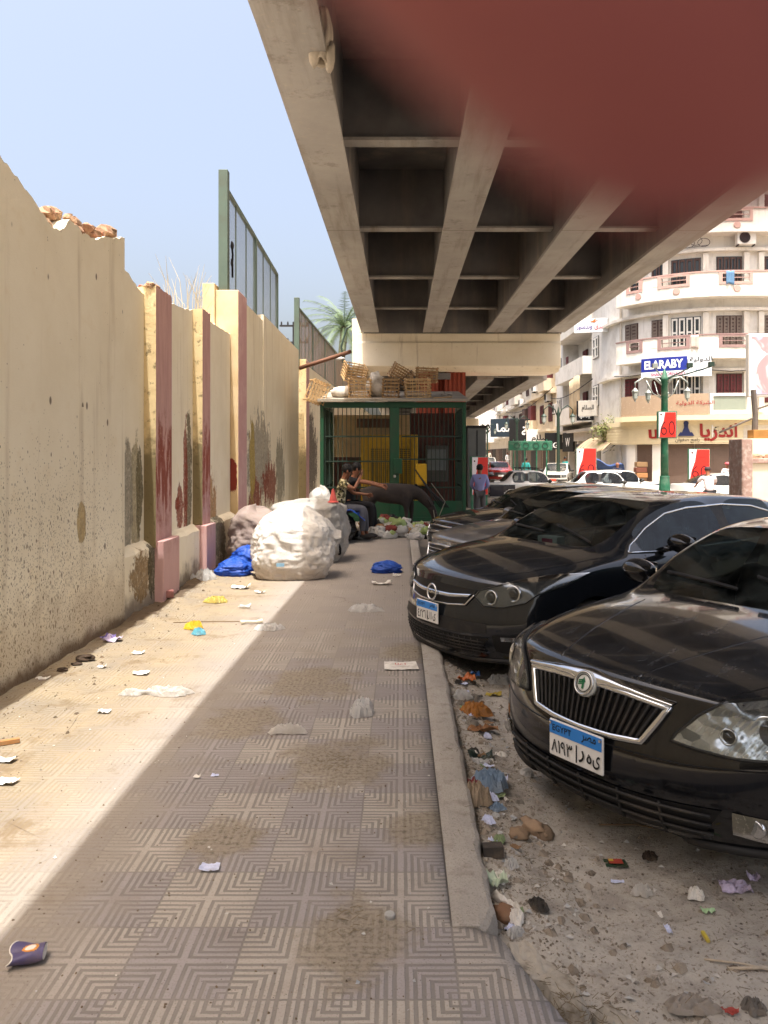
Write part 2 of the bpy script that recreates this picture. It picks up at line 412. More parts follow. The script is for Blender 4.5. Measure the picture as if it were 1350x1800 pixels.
# broken end of the kerb, half buried in sand
def slab(pts, z0, amp, seed, nm, label):
    m_ = MB(); n = len(pts)
    cx = sum(q[0] for q in pts)/n; cy = sum(q[1] for q in pts)/n
    rings = 9
    for r in range(rings+1):
        s_ = r/rings
        for i in range(n*5):
            a, b = pts[i//5], pts[(i//5+1) % n]; t = (i % 5)/5
            X = a[0]+(b[0]-a[0])*t; Y = a[1]+(b[1]-a[1])*t
            X = cx+(X-cx)*s_; Y = cy+(Y-cy)*s_
            z = z0+amp*fz(X*7, Y*7, 0, seed)+amp*.5*fz(X*25, Y*25, 0, seed+1)-(.0 if s_ < .8 else (s_-.8)*.32)
            jx = .014*fz(X*22, Y*22, 0, seed+2)*s_
            m_.v.append((X+jx, Y+jx, z))
    N = n*5
    for r in range(rings):
        for i in range(N): m_.f.append((r*N+i, r*N+(i+1) % N, (r+1)*N+(i+1) % N, (r+1)*N+i))
    return tag(m_.build(nm, M_slab, smooth=False), label, 'kerb stone')
M_slab = wmat('old_pale_concrete', lin('#a39c90'), .9, var=.35, sc=6, dirt=lin('#5c5144'), da=.8, dsc=9, bump=.8, bsc=30)
slab([(.33, 2.60), (.40, 2.62), (.52, 2.48), (.585, 2.37), (.57, 2.28), (.50, 2.30), (.42, 2.40), (.36, 2.50)], -.045, .022, 21, 'broken_kerb', 'long broken grey kerb lump half buried in sand beyond the pavement corner')
slab([(.59, 2.40), (.64, 2.38), (.80, 2.15), (.86, 2.0), (.80, 1.96), (.70, 2.12), (.58, 2.27)], -.085, .02, 31, 'broken_kerb', 'white smeared broken kerb piece at the very bottom edge of the sand')

# ================================================================ boundary wall on the left
CREAM = '#c2a97c'
def f_wall(stains, kind):
    def f(n):
        x, y, z = n.xyz()
        big = n.noise(.9, 6, .6); mid = n.noise(5, 6, .6)
        c = n.mix(n.ramp(big, .3, .7), lin('#ece3cd'), lin('#e1d6bd'))
        streak = n.noise(1, 5, .6, n.map((6, 4.5, .35)))
        c = n.mix(n.ramp(streak, .55, .72, 0, .35), c, lin('#9d8763'))
        c = n.mix(n.ramp(mid, .55, .75, 0, .25), c, lin('#d8c49c'))
        wn2 = n.add(n.add(n.mul(n.sub(n.noise(1, 6, .65, n.map((4, 4, 1.6))), .5), 1.1), n.mul(n.sub(mid, .5), .6)), n.mul(n.sub(n.noise(24, 6, .75), .5), .5))
        if kind == 'near':      # mud splashes that get dense towards the ground
            low = n.ramp(z, 2.1, .25); lowc = n.mul(low, n.ramp(y, 7.4, 6.2, .3, 1))
            for sc, lo, thr in ((22, .55, .12), (40, .62, .16), (64, .62, .18), (100, .6, .2)):
                vv = n.vor(1, n.map((sc, sc, sc*.55))); rr = n.white(n.vor(1, n.map((sc, sc, sc*.55)), out=2))
                sp = n.mul(n.ramp(vv, thr+.16, thr), n.m('GREATER_THAN', n.add(n.mul(lowc, lo), n.mul(n.sub(big, .5), .3)), rr))
                c = n.mix(n.mul(sp, .75), c, lin('#5c4a33'))
            vv = n.vor(1, n.map((5, 5, 3))); rr = n.white(n.vor(1, n.map((5, 5, 3)), out=2))
            c = n.mix(n.mul(n.mul(n.ramp(vv, .12, .07), n.m('LESS_THAN', rr, .25)), .8), c, lin('#4d3e2c'))
            c = n.mix(n.ramp(n.add(z, n.mul(n.sub(mid, .5), .25)), .16, .04, 0, .85), c, lin('#5a4533'))
            c = n.mix(n.mul(n.ramp(n.add(z, n.mul(n.sub(mid, .5), 1.0)), .75, .2), .35), c, lin('#8a6f4c'))
        else:
            c = n.mix(n.ramp(n.add(z, n.mul(n.sub(mid, .5), .5)), .3, .05, 0, .75), c, lin('#5a4636'))
        def blob(y0, z0, ry, rz, amt=1.0):
            dy = n.m('DIVIDE', n.sub(y, y0), ry); dz = n.m('DIVIDE', n.sub(z, z0), rz)
            d = n.m('SQRT', n.add(n.mul(dy, dy), n.mul(dz, dz)))
            return n.ramp(n.add(d, n.mul(wn2, amt*1.6)), 1.0, .86)
        hsum = None
        for (y0, z0, ry, rz, col, amt) in stains:
            b = blob(y0, z0, ry, rz, amt); c = n.mix(n.mul(b, n.ramp(n.noise(30, 5, .75), .3, .5, .45, .9)), c, n.mix(n.ramp(n.noise(18, 5, .7), .35, .7), lin(col), lin(col, .55)))
            hsum = b if hsum is None else n.mx(hsum, b)
        pits = n.mul(n.ramp(n.vor(14), .1, .05), n.ramp(n.noise(1.3, 3), .5, .62))
        c = n.mix(n.mul(pits, .7), c, lin('#6b5238'))
        h = n.add(n.mul(mid, .3), n.mul(n.noise(70, 4, .7), .15))
        if hsum is not None: h = n.sub(h, n.mul(hsum, .6))
        return dict(color=c, rough=.85, spec=.25, bump=n.bump(h, .5, .02))
    return f
M_wall1 = mat('cream_plaster_mud_splashed', f_wall([(6.35, 1.05, .1, .2, '#b8a070', .5)], 'near'))
M_wall2 = mat('cream_plaster_peeling', f_wall([(8.0, 1.1, .16, .75, '#a89c7c', .6), (7.75, 1.1, .17, .7, '#98907f', .5), (8.12, 1.25, .12, .5, '#756a4c', .8), (9.6, .95, .16, .3, '#8a3a22', .7), (10.0, 1.25, .16, .85, '#665b40', .9), (9.85, 1.3, .1, .8, '#8d3c26', .8),
                                               (9.5, 1.0, .1, .1, '#8a3a22', 1), (11.0, .8, .5, .6, '#b98d5a', 1)], 'mid'))
M_wall3 = mat('cream_plaster_flaking', f_wall([(15.0, 1.5, 1.3, .9, '#a59c8c', 1.0), (16.2, 1.0, .9, .45, '#8a3a24', 1.6), (14.6, .7, .6, .5, '#93442c', 1.5), (17.5, 1.2, .6, .8, '#9a927f', 1.3), (14.3, 1.5, .3, .8, '#b9a052', .8)], 'mid'))
M_brick = wmat('broken_brick_rubble', lin('#9b7f66'), .95, var=.5, sc=9, dirt=lin('#8a4a36'), da=.8, dsc=5, bump=1, bsc=25)

def wall_strip(ys, zt, x0, x1, zb=-.4):
    """slab between x0 (back) and x1 (front face) with top height zt(y)"""
    m_ = MB()
    for y in ys:
        z = zt(y); m_.v += [(x1, y, zb), (x1, y, z), (x0, y, z-.02+.04*fz(y*3, 7)), (x0, y, zb)]
    for j in range(len(ys)-1):
        for i in range(3): m_.f.append((j*4+i, (j+1)*4+i, (j+1)*4+i+1, j*4+i+1))
    e = (len(ys)-1)*4
    m_.f += [(0, 1, 2, 3), (e+3, e+2, e+1, e)]
    return m_
def interp(pts):
    def f(t):
        for (a, za), (b, zb) in zip(pts, pts[1:]):
            if t <= b: return za+(zb-za)*max(0, t-a)/(b-a)
        return pts[-1][1]
    return f
# -- near wall
t1 = interp([(-8, 3.9), (4.0, 3.85), (4.9, 3.62), (5.06, 3.57), (5.37, 3.49), (5.67, 3.385), (5.83, 3.32), (6.0, 3.36), (6.12, 3.48), (6.4, 3.46), (6.64, 3.46), (6.85, 3.55), (7.07, 3.6), (7.36, 3.68)])
w1 = thing('boundary_wall', 'tall cream plaster wall at the left edge, speckled with mud, with a broken rubble top', 'wall')
yy = lines([(-8, 4, .5), (4, 7.35, .035)])
wall_strip(yy, lambda y: t1(y)+.018*fz(y*9, 2)+.012*fz(y*30, 5), -2.98, -2.64).build('plaster_panel', M_wall1, w1)
rb = MB()
for i in range(46):
    y = 5.85+1.48*random.random(); r_ = random.uniform(.03, .085)
    rb.blob((random.uniform(-2.9, -2.7), y, t1(y)+random.uniform(.0, .05+.05*math.sin((y-5.8)*2))), (r_, r_*1.3, r_*.8), 5, 7, .5, 2, i)
rb.build('brick_rubble', M_brick, w1)
# -- second wall: pilasters on a ledge
M_pink = wmat('pink_paint_worn', lin('#a9746c'), .8, var=.3, sc=4, dirt=lin('#7d2f27'), da=.75, dsc=1.3, bump=.4, bsc=25, streak=.35)
M_pink2 = wmat('pink_paint', lin('#c59a98'), .8, var=.15, sc=4, dirt=lin('#d6b9b4'), da=.5, dsc=2)
def f_pil(n):
    x, y, z = n.xyz(); mid = n.noise(7, 6, .65)
    c = n.mix(n.ramp(n.noise(2, 5), .3, .7), lin('#d4c194'), lin('#c9b285'))
    c = n.mix(n.ramp(n.add(z, n.mul(n.sub(mid, .5), 1.1)), 2.0, 1.5, 0, .9), c, lin('#6b5f40'))
    c = n.mix(n.ramp(n.noise(12, 5, .7), .55, .68, 0, .7), c, lin('#55492e'))
    return dict(color=c, rough=.9, bump=n.bump(mid, .6, .02))
M_yel = mat('ochre_plaster_mouldy', f_pil)
def f_pinkstain(n):
    x, y, z = n.xyz(); mid = n.noise(6, 6, .7); st = n.noise(1, 6, .7, n.map((14, 14, 2)))
    c = n.mix(n.ramp(st, .35, .7), lin('#c39a92'), lin('#b38983'))
    lo = n.add(z, n.mul(n.sub(mid, .5), 1.3))
    c = n.mix(n.mul(n.mul(n.ramp(lo, 2.1, 1.7), n.ramp(lo, .5, .85)), n.ramp(st, .40, .5)), c, lin('#88402f'))
    c = n.mix(n.mul(n.ramp(lo, 1.2, .8), .7), c, lin('#c09c98'))
    c = n.mix(n.ramp(n.noise(20, 5, .75), .62, .68, 0, .8), c, lin('#d0a68c'))
    return dict(color=c, rough=.85, bump=n.bump(mid, .5, .015))
M_pstain = mat('pink_paint_red_stained', f_pinkstain)
def f_p3(n):
    x, y, z = n.xyz(); mid = n.noise(6, 6, .6)
    c = n.mix(n.ramp(n.noise(1.5, 5), .3, .7), lin('#d6c09a'), lin('#c6aa7c'))
    dy = n.m('DIVIDE', n.add(x, 2.74), .1); dz = n.m('DIVIDE', n.sub(z, 1.25), .32)
    d = n.m('SQRT', n.add(n.mul(dy, dy), n.mul(dz, dz)))
    c = n.mix(n.ramp(n.add(d, n.mul(n.sub(mid, .5), 1.3)), 1, .85), c, lin('#7c2a1a'))
    c = n.mix(n.ramp(n.add(z, n.mul(n.sub(mid, .5), .8)), .6, .3, 0, .7), c, lin('#6b5a40'))
    return dict(color=c, rough=.85, bump=n.bump(mid, .4, .02))
M_p3 = mat('cream_pier_plaster', f_p3)
w2 = thing('boundary_wall', 'peeling cream wall with two pink striped pilasters standing on a low ledge, left of the white sacks', 'wall')
t2 = interp([(7.3, 3.5), (7.8, 3.44), (8.2, 3.32), (9.0, 3.42), (9.6, 3.45), (10.2, 3.52), (12.5, 3.56)])
wall_strip(lines([(7.352, 12.44, .05)]), lambda y: t2(y)+.02*fz(y*8, 3)+.012*fz(y*28, 6), -3.05, -2.76).build('plaster_panel', M_wall2, w2)
def pilaster(y0, y1, xf, zt, par, zb=.6, sideface=M_yel, front=M_pstain, nm='pilaster'):
    m_ = MB(); n = 14
    ys = [y0+(y1-y0)*i/n for i in range(n+1)]
    for y in ys:
        z = zt+.03*fz(y*14, 4); m_.v += [(xf, y, zb), (xf, y, z), (xf-.25, y, z-.02), (xf-.25, y, zb)]
    for j in range(n):
        for i in range(3): m_.f.append((j*4+i, (j+1)*4+i, (j+1)*4+i+1, j*4+i+1)); m_.mi.append(0)
    m_.f += [(0, 1, 2, 3), (n*4+3, n*4+2, n*4+1, n*4)]; m_.mi += [1, 0]
    return m_.build(nm, [front, sideface], par)
pilaster(8.26, 8.83, -2.63, 3.42, w2)
pilaster(10.2, 10.62, -2.63, 3.55, w2)
lm = MB()
for j, y in enumerate(lines([(7.352, 12.44, .06)])):
    q = .012*fz(y*7, 9); lm.v += [(-2.655+q, y, -.1), (-2.655+q, y, .61+.03*fz(y*3, 1)+q), (-2.70, y, .65+q), (-2.765, y, .69+q)]
nn = len(lm.v)//4
lm.f = [(j*4+i, (j+1)*4+i, (j+1)*4+i+1, j*4+i+1) for j in range(nn-1) for i in range(3)]+[(0, 1, 2, 3)]
M_ledge = mat('ledge_plaster', f_wall([(7.9, .35, .35, .25, '#8c6f45', 1.2), (8.2, .35, .15, .3, '#4c452f', 1), (11.3, .4, .4, .4, '#6f6753', 1.3), (8.6, .62, .3, .06, '#7a3322', 1)], 'mid'))
lm.build('ledge', M_ledge, w2)
for a, b in ((8.3, 8.9), (10.15, 10.65)):
    m_ = MB().box((-2.72, a, -.1), (-2.56, b, .67)); m_.build('ledge_block', M_pstain, w2, bevel=.012)
rr_ = MB()
for i in range(14):
    y = random.uniform(8.2, 8.85); r_ = random.uniform(.02, .06); rr_.blob((random.uniform(-2.85, -2.68), y, 3.43), (r_, r_*1.4, r_*.7), 5, 7, .5, 2, i+60)
for i in range(10):
    y = random.uniform(9.0, 12); r_ = random.uniform(.015, .035); rr_.blob((-2.85, y, t2(y)), (r_, r_*1.6, r_*.7), 4, 6, .5, 2, i+90)
rr_.build('brick_rubble', M_brick, w2)
# -- third wall with a corner pier
w3 = thing('boundary_wall', 'smooth high cream wall with a tall pink edged corner pier, carrying the mesh fence', 'wall')
m_ = MB().box((-3.0, 12.46, -.3), (-2.63, 13.15, 4.28)); m_.mi = [1, 1, 1, 0, 1, 1]; m_.build('corner_pier', [M_pink2, M_p3], w3, bevel=.01)
m_ = MB().box((-3.2, 12.40, -.3), (-3.002, 13.0, 4.38)); m_.build('pier_return', M_p3, w3, bevel=.01)
wall_strip(lines([(13.152, 15.4, .2)]), lambda y: 4.30+.01*fz(y*4, 3), -3.05, -2.76).build('plaster_panel', M_wall3, w3)
wall_strip(lines([(15.4, 20.7, .25)]), lambda y: 4.42+.008*fz(y*3, 3), -3.05, -2.745).build('plaster_panel', M_wall3, w3)
# -- fourth wall, behind the cage
w4 = thing('boundary_wall', 'farthest stretch of cream wall with a pink striped pilaster, running on behind the green cage', 'wall')
m_ = MB().box((-2.95, 21.2, -.3), (-2.60, 21.9, 4.25)); m_.mi = [1, 1, 1, 0, 1, 1]; m_.build('pilaster', [M_pink2, M_yel], w4, bevel=.01)
def xw4(y): return -2.72+max(0, y-22)*.03
m_ = MB(); ys = lines([(21.902, 60, 1.5)])
for y in ys: m_.v += [(xw4(y), y, -.4), (xw4(y), y, 4.2), (xw4(y)-.25, y, 4.2), (xw4(y)-.25, y, -.4)]
for j in range(len(ys)-1):
    for i in range(3): m_.f.append((j*4+i, (j+1)*4+i, (j+1)*4+i+1, j*4+i+1))
m_.f += [(0, 1, 2, 3)]
M_wall4 = mat('cream_plaster_far', f_wall([(23, 1.4, 1.5, 1.4, '#4a3f36', 1.2)], 'mid')); m_.build('plaster_panel', M_wall4, w4)

# ---------------------------------------------------------------- fences on the wall
M_post = wmat('grey_green_steel', lin('#55655a'), .55, .3, var=.2, sc=4, dirt=lin('#4b3a2c'), da=.4)
M_wire = wmat('dark_wire', lin('#4f555c'), .5, .6)
M_wire2 = wmat('rusty_wire', lin('#6f5f52'), .7, .2)
def fence(p0, p1, zb, zt0, zt1, nbay, nbar, label, post0, wire, step, wr):
    f = thing('mesh_fence', label, 'fence', (p0[0], p0[1], zb))
    L = math.hypot(p1[0]-p0[0], p1[1]-p0[1]); d = ((p1[0]-p0[0])/L, (p1[1]-p0[1])/L)
    P = lambda s, z: (d[0]*s, d[1]*s, z)
    top = lambda s: zt0+(zt1-zt0)*s/L-zb
    for i in range(nbay+1):
        s = L*i/nbay; w = post0 if i == 0 else .07
        MB().bar(P(s, -.15), P(s, top(s)+(.22 if i == 0 else .0)), w).build('post', M_post, f, bevel=.006)
    MB().bar(P(0, top(0)-.02), P(L, top(L)-.02), .06).build('top_rail', M_post, f)
    MB().bar(P(0, .05), P(L, .05), .04).build('bottom_rail', M_post, f)
    for i in range(nbay*nbar):
        if i % nbar: MB().bar(P(L*i/(nbay*nbar), .071), P(L*i/(nbay*nbar), top(L*i/(nbay*nbar))-.051), .022).build('bar', M_post, f)
    for k in range(nbay):
        m_ = MB(); s0 = L*k/nbay; s1 = L*(k+1)/nbay; s = s0
        H = top(s0)-.05
        c = s0-H
        while c < s1:
            for sg in (1, -1):   # two families of diagonals, clipped to the bay
                a0, a1 = (c, 0), (c+H, H)
                if sg < 0: a0, a1 = (c, H), (c+H, 0)
                t0 = max(0, (s0-c)/H); t1_ = min(1, (s1-c)/H)
                if t1_ > t0:
                    q0 = (a0[0]+(a1[0]-a0[0])*t0, a0[1]+(a1[1]-a0[1])*t0); q1 = (a0[0]+(a1[0]-a0[0])*t1_, a0[1]+(a1[1]-a0[1])*t1_)
                    m_.bar(P(q0[0], .03+q0[1]), P(q1[0], .03+q1[1]), wr)
            c += step
        m_.build('mesh_panel', wire, f)
    return f
fence((-2.9, 12.62), (-2.9, 18.0), 4.3, 6.05, 5.85, 2, 3, 'grey steel mesh fence with a thick green end post on top of the cream wall', .15, M_wire, .065, .0036)
fence((-2.86, 21.2), (-2.05, 44), 4.2, 5.72, 5.55, 8, 4, 'long brownish mesh fence on the far wall, in front of the palm', .14, M_wire2, .085, .0062)
m_ = MB().tube([(-2.7, 20.5, 3.92), (-1.35, 20.9, 4.42)], .055, 10); tag(m_.build('steel_pipe', wmat('rusty_pipe', lin('#6b4a38'), .7, .3), smooth=True), 'rusty steel pipe slanting out from the top of the cream wall', 'pipe')
m_ = MB()
for dx, dz, s in ((0, 0, 1), (.0, -.09, .8)):
    m_.tube([(-2.84, 12.95, 5.1), (-2.84, 13.0, 5.0), (-2.83, 12.93, 4.85), (-2.84, 12.98, 4.6)], .018, 6)
m_.blob((-2.84, 12.95, 5.14), (.03, .04, .07), 5, 7, .4, 2, 3); m_.blob((-2.84, 12.93, 4.84), (.02, .05, .06), 5, 7, .4, 2, 4)
tag(m_.build('rag_strip', wmat('dark_rag', lin('#1c1a1e'), .9)), 'dark twisted rag strip caught in the mesh fence beside its end post', 'rag')
# dry grass on the wall top
m_ = MB()
for i in range(44):
    x = random.uniform(-3.3, -2.95); y = random.uniform(10.6, 12.3); h = random.uniform(.35, 1.0); dx, dy = random.uniform(-.3, .25), random.uniform(-.2, .2)
    m_.tube([(x, y, 3.4), (x+dx*.3, y+dy*.3, 3.5+h*.6), (x+dx, y+dy, 3.5+h)], [.006, .005, .002], 4)
tag(m_.build('dry_grass', wmat('dry_stalk', lin('#a79c84'), .9)), 'thin dry grass stalks growing behind the wall top left of the fence post', 'grass', kind='stuff')
# ================================================================ overpass
def f_girder(n):
    big = n.noise(.8, 6, .6); st = n.noise(1, 6, .65, n.map((3, .25, 3)))
    c = n.mix(n.ramp(big, .3, .7), lin('#a29e98'), lin('#928e89'))
    c = n.mix(n.ramp(st, .48, .70, 0, .6), c, lin('#746b5f'))
    c = n.mix(n.mul(n.ramp(n.noise(1.7, 7, .75), .56, .66), .45), c, lin('#6a6156'))
    c = n.mix(n.ramp(n.noise(14, 5, .7), .55, .75, 0, .25), c, lin('#c4b498'))
    x, y, z = n.xyz()
    jt = n.m('ABSOLUTE', n.sub(n.m('FRACT', n.m('DIVIDE', n.add(y, 21.3), 8.2)), .5))
    c = n.mix(n.ramp(jt, .003, .0015, 0, .6), c, lin('#5c4e3e'))
    return dict(color=c, rough=.8, spec=.3, bump=n.bump(n.noise(25, 5, .7), .25, .01))
M_gird = mat('beige_painted_girder', f_girder)
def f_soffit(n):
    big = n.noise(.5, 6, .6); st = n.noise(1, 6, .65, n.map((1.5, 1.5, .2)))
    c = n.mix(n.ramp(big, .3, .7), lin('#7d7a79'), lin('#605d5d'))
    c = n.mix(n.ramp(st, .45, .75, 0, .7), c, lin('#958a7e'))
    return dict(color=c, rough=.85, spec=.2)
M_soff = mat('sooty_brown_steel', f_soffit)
def f_cap(n):
    x, y, z = n.xyz(); big = n.noise(.7, 6, .6); st = n.noise(1, 6, .7, n.map((5, 5, .25)))
    c = n.mix(n.ramp(big, .3, .7), lin('#f0e6d0'), lin('#e6d9bf'))
    c = n.mix(n.ramp(st, .56, .72, 0, .45), c, lin('#8d7655'))
    c = n.mix(n.ramp(n.noise(9, 5, .7), .6, .72, 0, .3), c, lin('#a08a68'))
    return dict(color=c, rough=.85, spec=.25, bump=n.bump(n.noise(12, 5), .2, .02))
M_cap = mat('cream_concrete', f_cap)
M_redp = wmat('red_oxide_paint', lin('#9b4a36'), .75, var=.3, sc=2, dirt=lin('#6b3226'), da=.6, dsc=2, streak=.4, bump=.3, bsc=20)
br = thing('overpass', 'long beige girder overpass overhead with dark sooty underside, resting on a cream pier cap', 'bridge')
GX = [(-1.50, -.83), (.86, 1.52), (3.28, 3.98), (5.62, 6.30)]
SL = .0105
def bz(y): return 6.0+SL*y
ylist = [-22+i*51.5/40 for i in range(41)]
yE = 29.5
M_redp2 = M_redp
for i, (a, b) in enumerate(GX):
    m_ = MB()
    sec = [(a, 0), (b, 0), (b, .07), (b-.10, .12), (b-.10, 1.75), (a+.10, 1.75), (a+.10, .12), (a, .07)]
    if i == 0: sec = [(a, 0), (b, 0), (b, .07), (b-.08, .12), (b-.08, 1.75), (a, 1.75)]
    if i == 3: sec = [(a, 0), (b, 0), (b, 1.75), (a+.08, 1.75), (a+.08, .12), (a, .07)]
    n = len(sec)
    ysec = ((-22, -.42), (8, 0), (yE, 0)) if i == 0 else ((-22, 0), (8, 0), (yE, 0))  # unseen near end of the left girder splayed out to move its shadow edge
    for y, dx in ysec: m_.v += [(x+(dx if x == a and z < .1 else 0), y, bz(y)+z) for x, z in sec]
    m_.f = [(j+k*n, (j+1) % n+k*n, n+(j+1) % n+k*n, n+j+k*n) for k in range(2) for j in range(n)]+[tuple(range(n-1, -1, -1)), tuple(range(2*n, 3*n))]
    m_.mi = [0]*(2*n+2)
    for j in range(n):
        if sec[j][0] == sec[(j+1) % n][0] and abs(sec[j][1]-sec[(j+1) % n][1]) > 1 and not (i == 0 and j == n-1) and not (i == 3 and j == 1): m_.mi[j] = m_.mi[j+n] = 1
    m_.build('girder', [M_gird, M_soff], br)
m_ = MB()
for y in (-22, 33.0):
    for x, z in ((-1.50, 1.76), (6.30, 1.76), (6.30, 2.9), (6.1, 2.9), (6.1, 2.0), (-1.3, 2.0), (-1.3, 2.9), (-1.5, 2.9)): m_.v.append((x, y, bz(y)+z))
m_.f = [(j, (j+1) % 8, 8+(j+1) % 8, 8+j) for j in range(8)]+[(7, 6, 5, 4, 3, 2, 1, 0), (8, 9, 10, 11, 12, 13, 14, 15)]
m_.mi = [1]+[0]*9
m_.build('deck', [M_gird, M_soff], br)
for k in range(-4, 4):
    y = 12.2+4.86*k
    for (a, b), (c, d) in zip(GX, GX[1:]):
        m_ = MB(); x0, x1 = b-.10+.012, c+.10-.012; z = bz(y)+.42
        m_.box((x0, y-.14, z), (x1, y+.14, z+.05)); m_.mi = [0]*6; m_.cur = 1
        m_.box((x0, y-.02, z+.052), (x1, y+.02, z+1.33)); m_.mi[6:] = [1]*6
        m_.cur = 0
        m_.build('cross_beam', [M_gird, M_soff], br)
# pier cap and pier
m_ = MB()
def capsec(x): return [(29.5, 5.02), (29.5, 5.93), (29.56, 5.96), (29.56, 6.29), (33, 6.29), (33, 5.0), (30.4, 4.84), (29.9, 4.84)]
for x in (-1.85, 6.16): m_.v += [(x, y, z) for y, z in capsec(x)]
m_.f = [(j, 8+j, 8+(j+1) % 8, (j+1) % 8) for j in range(8)]+[tuple(range(8)), tuple(range(15, 7, -1))]
m_.build('pier_cap', M_cap, br, bevel=.03)
MB().box((-1.87, 29.62, 6.3), (-1.52, 33, 6.86)).build('bearing_wall', M_cap, br, bevel=.02)
m_ = MB()
nr = 22; x0, x1 = .68, 2.52
prof = []
for i in range(nr+1):
    x = x0+(x1-x0)*i/nr; d = 0 if i % 2 else .05
    if .42 < i/nr < .58: d += .22
    prof += [(x-.028, 30.0+d), (x+.028, 30.0+d)]
prof += [(x1+.03, 32.4), (x0-.03, 32.4)]
N = len(prof)
for z in (-.6, 4.84): m_.v += [(x, y, z) for x, y in prof]
m_.f = [(j, (j+1) % N, N+(j+1) % N, N+j) for j in range(N)]+[tuple(range(N, 2*N))]
m_.build('pier', M_redp, br)
MB().box((1.28, 29.86, 4.55), (1.95, 30.05, 4.80)).build('bearing_shelf', M_soff, br, bevel=.02)
# second span, deeper girders, running on behind the cap
for i, (a, b) in enumerate(((-1.5, -.8), (.9, 1.5), (3.3, 4.0), (5.5, 6.3))):
    m_ = MB()
    for y, dz in ((33.02, 0), (150, -.35)): m_.v += [(a, y, 4.85+dz), (b, y, 4.85+dz), (b, y, 8.2), (a, y, 8.2)]
    m_.f = [(0, 1, 5, 4), (1, 2, 6, 5), (3, 0, 4, 7), (0, 3, 2, 1), (4, 5, 6, 7)]; m_.mi = [0, 1, 0 if i == 0 else 1, 0, 0]
    if i == 3: m_.mi = [0, 0, 1, 0, 0]
    m_.build('girder', [M_gird, M_soff], br)
m_ = MB().box((-1.5, 33.02, 7.4), (6.3, 150, 7.6)); m_.build('deck', M_soff, br)
for k in range(15):
    y = 36+k*5
    for a, b in ((-.79, .89), (1.51, 3.29), (4.01, 5.49)):
        m_ = MB(); z = 5.25-.35*(y-33)/117; m_.box((a, y-.12, z), (b, y+.12, z+.05)); m_.mi = [0]*6; m_.box((a, y-.02, z+.052), (b, y+.02, 7.39)); m_.mi[6:] = [1]*6
        m_.build('cross_beam', [M_gird, M_soff], br)
for k in range(3):
    y = 62+k*30; m_ = MB().box((.9, y, -.5), (2.4, y+1.6, 3.9)); m_.box((-1.6, y-.2, 3.902), (6.3, y+1.8, 4.55)); m_.build('far_pier', M_cap, br, bevel=.03)
MB().box((-1.42, 29.62, 6.292), (6.22, 29.9, 8.05)).build('end_diaphragm', M_soff, br)
# cloth hanging from the left girder
m_ = MB()
def cl(u, v):
    a = 2*math.pi*u; r = .05+.11*v*(1-.35*v)+.02*math.sin(5*a+v*3)
    return (-.87+r*math.cos(a)*.75+.03*math.sin(v*4), 8.62+r*math.sin(a)*.6, 6.62-.62*v+.03*math.sin(3*a)*v)
m_.grid(cl, 22, 14)
m_.blob((-.79, 8.6, 6.05), (.055, .05, .17), 7, 9, .4, 2, 5); m_.blob((-.97, 8.6, 6.12), (.07, .06, .16), 7, 9, .4, 2, 8)
tag(m_.build('hanging_cloth', wmat('dusty_white_cloth', lin('#b8ad9c'), .95, var=.3, sc=6), smooth=True, solid=.006), 'dirty white knotted cloth hanging from the edge of the overpass girder', 'cloth')

# ================================================================ green cage with generator
M_green = wmat('green_paint', lin('#18492f'), .5, .0, var=.25, sc=3, dirt=lin('#3a3a2e'), da=.5, dsc=3)
M_roof = wmat('dusty_sheet_roof', lin('#9a9182'), .85, var=.2, sc=2, dirt=lin('#6f6456'), da=.6, dsc=2, bump=.2)
CX0, CX1, CY0, CY1, CZ = -1.94, 1.58, 18.5, 21.1, 2.88
cg = thing('equipment_cage', 'green barred steel cage with a sheet roof at the end of the pavement', 'cage', (0, 0, 0))
m_ = MB()
for x in (CX0, CX1-.09):
    for y in (CY0, CY1-.09): m_.box((x, y, -.1), (x+.09, y+.09, CZ))
m_.box((CX0+.092, CY0, CZ-.14), (CX1-.092, CY0+.08, CZ)); m_.box((CX0+.092, CY0, .0), (CX1-.092, CY0+.06, .10))
for x in (CX0, CX1-.08): m_.box((x, CY0+.092, CZ-.12), (x+.08, CY1-.092, CZ)); m_.box((x, CY0+.092, 0), (x+.06, CY1-.092, .1))
m_.build('frame', M_green, cg, bevel=.006)
m_ = MB(); m_.v = [(CX0-.05, CY0-.12, CZ+.005), (CX1+.05, CY0-.12, CZ+.005), (CX1+.02, CY1+.1, CZ+.42), (CX0+.0, CY1+.1, CZ+.42)]
m_.v += [(x, y, z+.06) for x, y, z in m_.v]; m_.f = [(3, 2, 1, 0), (4, 5, 6, 7), (0, 1, 5, 4), (1, 2, 6, 5), (2, 3, 7, 6), (3, 0, 4, 7)]
m_.build('roof', M_roof, cg)
M_barg = wmat('dark_green_bar', lin('#27382e'), .6, .2)
def bars(name, p0, p1, n, zlo, zhi, rails):
    m_ = MB()
    for i in range(n+1):
        t = i/n; x = p0[0]+(p1[0]-p0[0])*t; y = p0[1]+(p1[1]-p0[1])*t
        m_.bar((x, y, zlo), (x, y, zhi), .018)
    for z in rails: m_.bar((p0[0], p0[1]-.012, z), (p1[0], p1[1]-.012, z), .035)
    m_.build(name, M_barg, cg)
bars('front_bars', (CX0+.12, CY0+.05), (-.26, CY0+.05), 15, .1, CZ-.14, (.82, 1.45, 2.05))
bars('front_bars', (.03, CY0+.05), (CX1-.12, CY0+.05), 14, .1, CZ-.14, (.82, 1.5, 2.05))
bars('side_bars', (CX0+.05, CY0+.15), (CX0+.05, CY1-.15), 14, .1, CZ-.12, (.82, 1.45, 2.05))
